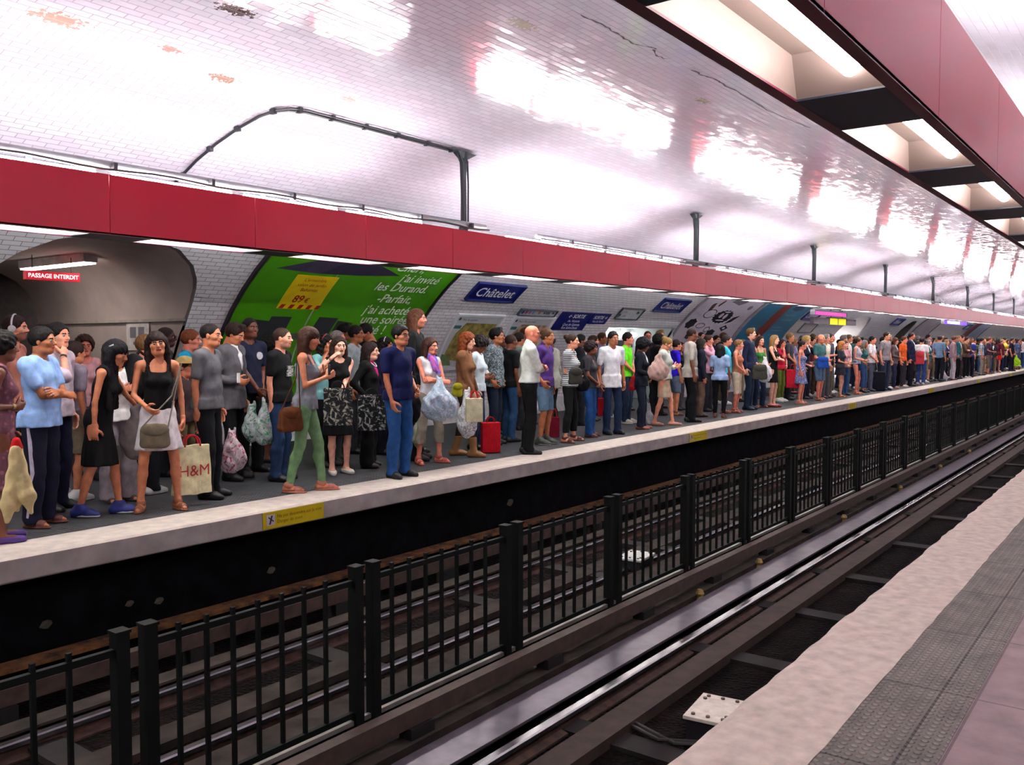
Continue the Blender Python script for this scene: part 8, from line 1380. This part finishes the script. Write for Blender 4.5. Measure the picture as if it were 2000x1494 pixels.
{'x':73.117,'y':7.577,'a':-0.944,'h':1.714,'s':'m','skin':'d08068','hair':('short', '77706e', 0.25),'top':('tee', '1a2048'),'bot':('trousers', '54443a'),'shoe':('shoe', '15120f'),'arms':['down', 'phone'],'label':'distant person with short grey hair, navy t-shirt and brown trousers'},
{'x':72.857,'y':8.913,'a':-1.449,'h':1.597,'s':'f','skin':'c47e5a','hair':('bun', '2a1a14', 0.25),'top':('tank', '3a5a90'),'bot':('slim', '4c4c54'),'shoe':('shoe', '15120f'),'arms':['down', 'phone'],'label':'distant person with tied-up dark brown hair, blue sleeveless top and grey slim trousers'},
{'x':73.934,'y':7.475,'a':-1.994,'h':1.604,'s':'f','skin':'d8987c','hair':('long', '8a6c42', 0.25),'top':('cardi', '5a4034'),'bot':('crop', '2c4a7a'),'shoe':('shoe', '15120f'),'arms':['down', 'phone'],'label':'distant person with long fair hair, brown cardigan and blue cropped trousers'},
{'x':74.014,'y':8.117,'a':-1.287,'h':1.628,'s':'f','skin':'74432e','hair':('wavy', '120e10', 0.25),'top':('cardi', 'cfc6b4'),'bot':('slim', '1c2644'),'shoe':('flat', '3a2a2a'),'arms':['cross', 'cross'],'label':'distant person with wavy black hair, cream cardigan and dark blue slim trousers'},
{'x':74.013,'y':8.984,'a':-1.275,'h':1.695,'s':'f','skin':'c47e5a','hair':('bob', '120e10', 0.25),'top':('tee', '5a4034'),'bot':('skirt', '54443a'),'shoe':('trainer', 'd8d8d8'),'arms':['bag', 'down'],'label':'distant person with bobbed black hair, brown t-shirt and brown skirt'},
{'x':74.855,'y':7.595,'a':-1.819,'h':1.698,'s':'m','skin':'c47e5a','hair':('short', '8a6c42', 0.25),'top':('tee', '3a5a90'),'bot':('trousers', '1c2644'),'shoe':('trainer', 'd8d8d8'),'arms':['down', 'phone'],'label':'distant person with short fair hair, blue t-shirt and dark blue trousers'},
{'x':75.074,'y':8.054,'a':-1.464,'h':1.719,'s':'m','skin':'e3ae96','hair':('buzz', '120e10', 0.25),'top':('tee', '1a2048'),'bot':('trousers', '54443a'),'shoe':('shoe', '15120f'),'arms':['clasp', 'clasp'],'label':'distant person with cropped black hair, navy t-shirt and brown trousers'},
{'x':75.144,'y':8.951,'a':-1.278,'h':1.775,'s':'m','skin':'74432e','hair':('buzz', '120e10', 0.25),'top':('jacket', '2c6468'),'bot':('jeans', '4c4c54'),'shoe':('flat', '3a2a2a'),'arms':['down', 'down'],'label':'distant person with cropped black hair, teal jacket and grey jeans'},
{'x':76.126,'y':7.529,'a':-1.734,'h':1.801,'s':'m','skin':'d08068','hair':('short', '8a6c42', 0.25),'top':('jacket', 'cfc6b4'),'bot':('trousers', '7c6e58'),'shoe':('shoe', '15120f'),'arms':['pocket', 'down'],'label':'distant person with short fair hair, cream jacket and khaki trousers'},
{'x':75.939,'y':8.081,'a':-1.29,'h':1.653,'s':'f','skin':'d08068','hair':('long', '8a6c42', 0.25),'top':('cardi', '2c6468'),'bot':('slim', '0c0c12'),'shoe':('shoe', '15120f'),'arms':['down', 'phone'],'label':'distant person with long fair hair, teal cardigan and black slim trousers'},
{'x':76.101,'y':8.863,'a':-1.804,'h':1.688,'s':'m','skin':'a86842','hair':('buzz', '120e10', 0.25),'top':('jacket', 'cfc6b4'),'bot':('trousers', '1c2644'),'shoe':('trainer', 'd8d8d8'),'arms':['clasp', 'clasp'],'label':'distant person with cropped black hair, cream jacket and dark blue trousers'},
{'x':76.766,'y':7.475,'a':-2.695,'h':1.669,'s':'f','skin':'74432e','hair':('bun', '8a6c42', 0.25),'top':('tee', 'd8d4da'),'bot':('crop', '7c6e58'),'shoe':('flat', '3a2a2a'),'arms':['down', 'down'],'label':'distant person with tied-up fair hair, white t-shirt and khaki cropped trousers'},
{'x':77.177,'y':8.198,'a':-2.687,'h':1.656,'s':'f','skin':'74432e','hair':('bun', '4e3220', 0.25),'top':('tank', 'd8d4da'),'bot':('skirt', '0c0c12'),'shoe':('flat', '3a2a2a'),'arms':['pocket', 'down'],'label':'distant person with tied-up brown hair, white sleeveless top and black skirt'},
{'x':77.171,'y':8.849,'a':-1.631,'h':1.774,'s':'m','skin':'d08068','hair':('quiff', '8a6c42', 0.25),'top':('tee', 'a89a86'),'bot':('jeans', '7c6e58'),'shoe':('trainer', 'd8d8d8'),'arms':['clasp', 'clasp'],'label':'distant person with swept-up fair hair, beige t-shirt and khaki jeans'},
{'x':78.037,'y':7.413,'a':-1.825,'h':1.761,'s':'m','skin':'74432e','hair':('quiff', '8a6c42', 0.25),'top':('shirt', '2c6468'),'bot':('jeans', '2c4a7a'),'shoe':('trainer', 'd8d8d8'),'arms':['pocket', 'down'],'label':'distant person with swept-up fair hair, teal shirt and blue jeans'},
{'x':77.943,'y':7.962,'a':-1.294,'h':1.762,'s':'m','skin':'a86842','hair':('short', '120e10', 0.25),'top':('tee', '2c6468'),'bot':('jeans', '54443a'),'shoe':('trainer', 'd8d8d8'),'arms':['down', 'phone'],'label':'distant person with short black hair, teal t-shirt and brown jeans'},
{'x':77.995,'y':8.881,'a':-1.632,'h':1.681,'s':'f','skin':'74432e','hair':('bob', '120e10', 0.25),'top':('tank', '2c6468'),'bot':('jeans', '2c4a7a'),'shoe':('trainer', 'd8d8d8'),'arms':['bag', 'down'],'label':'distant person with bobbed black hair, teal sleeveless top and blue jeans'},
{'x':78.81,'y':7.595,'a':-1.475,'h':1.68,'s':'m','skin':'d8987c','hair':('short', '4e3220', 0.25),'top':('tee', '3a5a90'),'bot':('jeans', '7c6e58'),'shoe':('shoe', '15120f'),'arms':['clasp', 'clasp'],'label':'distant person with short brown hair, blue t-shirt and khaki jeans'},
{'x':78.897,'y':8.811,'a':-1.46,'h':1.83,'s':'m','skin':'45271d','hair':('short', '120e10', 0.25),'top':('tee', '1a2048'),'bot':('jeans', '4c4c54'),'shoe':('trainer', 'd8d8d8'),'arms':['cross', 'cross'],'label':'distant person with short black hair, navy t-shirt and grey jeans'},
{'x':79.83,'y':7.629,'a':-1.999,'h':1.737,'s':'m','skin':'c47e5a','hair':('short', '77706e', 0.25),'top':('shirt', '54583a'),'bot':('trousers', '0c0c12'),'shoe':('flat', '3a2a2a'),'arms':['bent', 'down'],'label':'distant person with short grey hair, olive shirt and black trousers'},
{'x':79.976,'y':8.853,'a':-1.81,'h':1.831,'s':'m','skin':'74432e','hair':('buzz', '4e3220', 0.25),'top':('polo', 'c08a96'),'bot':('trousers', '54443a'),'shoe':('flat', '3a2a2a'),'arms':['down', 'down'],'label':'distant person with cropped brown hair, pink polo shirt and brown trousers'},
{'x':81.121,'y':7.429,'a':-1.305,'h':1.817,'s':'m','skin':'d08068','hair':('short', '120e10', 0.25),'top':('shirt', '303038'),'bot':('trousers', '54443a'),'shoe':('flat', '3a2a2a'),'arms':['down', 'down'],'label':'distant person with short black hair, charcoal shirt and brown trousers'},
{'x':80.784,'y':7.931,'a':-1.822,'h':1.755,'s':'m','skin':'74432e','hair':('buzz', '77706e', 0.25),'top':('tee', 'c08a96'),'bot':('trousers', '54443a'),'shoe':('trainer', 'd8d8d8'),'arms':['clasp', 'clasp'],'label':'distant person with cropped grey hair, pink t-shirt and brown trousers'},
{'x':81.213,'y':9.037,'a':-1.984,'h':1.76,'s':'m','skin':'d8987c','hair':('quiff', '8a6c42', 0.25),'top':('shirt', '5a4034'),'bot':('jeans', '1c2644'),'shoe':('shoe', '15120f'),'arms':['down', 'phone'],'label':'distant person with swept-up fair hair, brown shirt and dark blue jeans'}]
CARRIED = [
{'k':'umbrella','name':'umbrella','x':3.072,'y':6.95,'z':0.787,'a':-1.812,'sz':(0.2, 0.5, 0.2),'c':'cfbd8a','label':'cream folded umbrella with red handle at the left edge','cat':'umbrella'},
{'k':'tote','name':'tote_bag','x':4.908,'y':7.5,'z':0.584,'a':-1.662,'sz':(0.36, 0.46, 0.08),'c':'d6cfa4','label':'cream tote bag with red letters and red handles','cat':'bag','text':'H&M','ts':0.15,'hc':'b01420','hh':0.1},
{'k':'purse','name':'shoulder_bag','x':4.471,'y':7.4,'z':0.828,'a':-2.114,'sz':(0.27, 0.22, 0.08),'c':'6e6350','label':'round taupe shoulder bag on the white skirt','cat':'bag','strap':[(-0.02, 0.15, 0.25), (-0.06, 0.24, 0.55)],'hc':'8a8478'},
{'k':'slouch','name':'cloth_bag','x':4.509,'y':7.75,'z':0.94,'a':-2.098,'sz':(0.3, 0.46, 0.18),'c':'8a8080','label':'grey gathered cloth bag hanging between the black dress and white skirt','cat':'bag'},
{'k':'backpack','name':'backpack','x':4.795,'y':8.25,'z':1.448,'a':0.259,'sz':(0.3, 0.48, 0.22),'c':'0c0b10','label':'black backpack on the white t-shirt','cat':'bag'},
{'k':'plastic','name':'plastic_bag','x':5.721,'y':8.0,'z':0.625,'a':-2.017,'sz':(0.3, 0.44, 0.14),'c':('cfc4ca', 'blotches', 'a01c40'),'label':'white plastic bag with red print near the grey t-shirt','cat':'bag'},
{'k':'plastic','name':'plastic_bag','x':6.316,'y':8.2,'z':0.913,'a':-2.227,'sz':(0.3, 0.5, 0.16),'c':('b9bcc4', 'blotches', '3a9a5a'),'label':'white and green plastic bag left of the blue jeans','cat':'bag'},
{'k':'plastic','name':'plastic_bag','x':6.204,'y':8.3,'z':0.869,'a':-2.213,'sz':(0.22, 0.42, 0.14),'c':('a8b4b4', 'blotches', '1c6a4a'),'label':'grey and green carrier bag below the round chest print','cat':'bag'},
{'k':'purse','name':'shoulder_bag','x':5.849,'y':7.2,'z':0.909,'a':-1.729,'sz':(0.26, 0.25, 0.12),'c':'5e3214','label':'brown leather shoulder bag beside the mint trousers','cat':'bag','strap':[(-0.02, 0.08, 0.3), (-0.04, 0.12, 0.62)],'hc':'4a2a16'},
{'k':'tote','name':'tote_bag','x':6.852,'y':7.6,'z':1.048,'a':-2.304,'sz':(0.32, 0.42, 0.1),'c':('16161a', 'blotches', '8e8c80'),'label':'dark printed bag on the arm of the black dress','cat':'bag','hc':'101014','hh':0.08},
{'k':'tote','name':'tote_bag','x':7.516,'y':7.75,'z':0.929,'a':-2.166,'sz':(0.32, 0.42, 0.1),'c':('0a0a0c', 'blotches', '8a8a8c'),'label':'black bag with white print held by the black cardigan','cat':'bag','hc':'0c0c10','hh':0.08},
{'k':'slouch','name':'jacket_bundle','x':7.864,'y':7.42,'z':1.092,'a':-2.211,'sz':(0.24, 0.5, 0.22),'c':'08080c','label':'black bundled coat behind the navy polo shirt','cat':'coat'},
{'k':'plastic','name':'plastic_bag','x':8.515,'y':7.9,'z':0.621,'a':-2.394,'sz':(0.18, 0.44, 0.14),'c':('a8aaa0', 'blotches', '9ab020'),'label':'white and yellow-green carrier bag between the jeans and capri trousers','cat':'bag'},
{'k':'plastic','name':'plastic_bag','x':8.243,'y':7.3,'z':1.114,'a':-2.417,'sz':(0.46, 0.52, 0.26),'c':('a9c4d8', 'blotches', 'e0e4ec'),'label':'big pale blue plastic bag under the folded arms','cat':'bag'},
{'k':'plastic','name':'plastic_bag','x':8.958,'y':7.45,'z':0.938,'a':-2.448,'sz':(0.28, 0.62, 0.16),'c':('d8dade', 'blotches', '8a8e9c'),'label':'long white plastic bag of the red-haired person','cat':'bag'},
{'k':'paper','name':'paper_bag','x':8.8,'y':7.2,'z':0.848,'a':-2.316,'sz':(0.21, 0.3, 0.09),'c':'cdc8a6','label':'small cream paper bag with red cord handles','cat':'bag','hc':'c01818','hh':0.1},
{'k':'purse','name':'pouch','x':8.82,'y':7.5,'z':1.036,'a':-2.088,'sz':(0.15, 0.18, 0.06),'c':'8e8a14','label':'yellow-green pouch at the hip of the leather jacket','cat':'bag'},
{'k':'paper','name':'shopping_bag','x':9.838,'y':7.75,'z':0.432,'a':-2.265,'sz':(0.26, 0.42, 0.12),'c':'b40a1c','label':'plain red shopping bag standing on the platform','cat':'bag','hc':'8a0814','hh':0.08},
{'k':'purse','name':'shoulder_bag','x':11.401,'y':7.33,'z':1.18,'a':-2.221,'sz':(0.22, 0.26, 0.1),'c':'3a3a34','label':'dark green-grey bag at the waist of the striped t-shirt','cat':'bag'},
{'k':'slouch','name':'jacket_bundle','x':11.86,'y':7.5,'z':1.093,'a':-2.403,'sz':(0.26, 0.3, 0.16),'c':'0c0c12','label':'black coat folded over an arm by the striped t-shirt','cat':'coat'},
{'k':'paper','name':'shopping_bag','x':12.119,'y':8.2,'z':0.327,'a':-2.547,'sz':(0.16, 0.34, 0.1),'c':'7a1028','label':'dark red bag between the grey jacket and the striped t-shirt','cat':'bag'},
{'k':'paper','name':'shopping_bag','x':13.321,'y':8.0,'z':0.587,'a':-2.601,'sz':(0.16, 0.3, 0.1),'c':'b0141c','label':'bright red bag behind the white shirt','cat':'bag'},
{'k':'slouch','name':'shoulder_bag','x':14.145,'y':7.35,'z':1.298,'a':-2.488,'sz':(0.38, 0.4, 0.2),'c':'b99a92','label':'large dusty pink shoulder bag of the blond person','cat':'bag'},
{'k':'plastic','name':'plastic_bag','x':15.182,'y':8.1,'z':0.37,'a':-2.651,'sz':(0.2, 0.44, 0.12),'c':('b4bcbc', 'blotches', '8e9a9c'),'label':'pale carrier bag left of the beige skirt','cat':'bag'},
{'k':'plastic','name':'plastic_bag','x':19.891,'y':7.6,'z':1.192,'a':-2.602,'sz':(0.34, 0.55, 0.18),'c':('dedee6', 'blotches', 'c0c0cc'),'label':'white bag under the arm of the green top','cat':'bag'},
{'k':'purse','name':'shoulder_bag','x':19.452,'y':7.55,'z':1.06,'a':-2.597,'sz':(0.34, 0.34, 0.14),'c':'3c3c34','label':'dark grey-green bag left of the white one','cat':'bag'},
{'k':'paper','name':'shopping_bag','x':22.32,'y':7.8,'z':0.867,'a':-2.805,'sz':(0.3, 0.46, 0.12),'c':'b8122c','label':'crimson and white bag left of the flowered dress','cat':'bag'},
{'k':'purse','name':'shoulder_bag','x':23.762,'y':7.5,'z':1.177,'a':-2.487,'sz':(0.32, 0.3, 0.12),'c':'1c4ca8','label':'royal blue bag of the bald person in teal','cat':'bag'},
{'k':'purse','name':'shoulder_bag','x':33.977,'y':7.3,'z':1.242,'a':-2.93,'sz':(0.3, 0.46, 0.12),'c':'b0303c','label':'red and white bag across the white back','cat':'bag'},
{'k':'case','name':'rolling_suitcase','x':29.72,'y':7.6,'z':0.632,'a':-2.891,'sz':(0.42, 0.62, 0.3),'c':'0e0e1c','label':'black rolling suitcase standing among the legs','cat':'suitcase'},
{'k':'plastic','name':'plastic_bag','x':39.506,'y':7.6,'z':0.484,'a':-2.952,'sz':(0.34, 0.6, 0.2),'c':('d0c4cc', 'blotches', 'a8a0a8'),'label':'pale bag beside the checked shirt','cat':'bag'},
{'k':'plastic','name':'plastic_bag','x':56.967,'y':7.2,'z':0.821,'a':-3.016,'sz':(0.46, 0.62, 0.2),'c':'9ad010','label':'lime green bag at the far right','cat':'bag'},
{'k':'slouch','name':'yellow_garment','x':54.033,'y':7.4,'z':1.57,'a':-3.005,'sz':(0.4, 0.4, 0.3),'c':'cdb440','label':'yellow garment carried on the shoulders near the right edge','cat':'garment'},
{'k':'phone','name':'phone','x':4.55,'y':8.1,'z':1.133,'a':-1.733,'sz':(0, 0, 0),'c':'d8d8dc','label':'white phone in the hand of the person bowed in a white shirt','cat':'phone'},
{'k':'phone','name':'phone','x':6.068,'y':8.35,'z':1.171,'a':-1.152,'sz':(0, 0, 0),'c':'e0e0e0','label':'white phone in the hand of the grey suit','cat':'phone'},
{'k':'phone','name':'phone','x':6.177,'y':6.98,'z':1.285,'a':-1.073,'sz':(0, 0, 0),'c':'15151a','label':'dark phone in the hands of the grey top','cat':'phone'}]
for P_ in PEOPLE: person(P_)
for B_ in CARRIED: carried(B_)
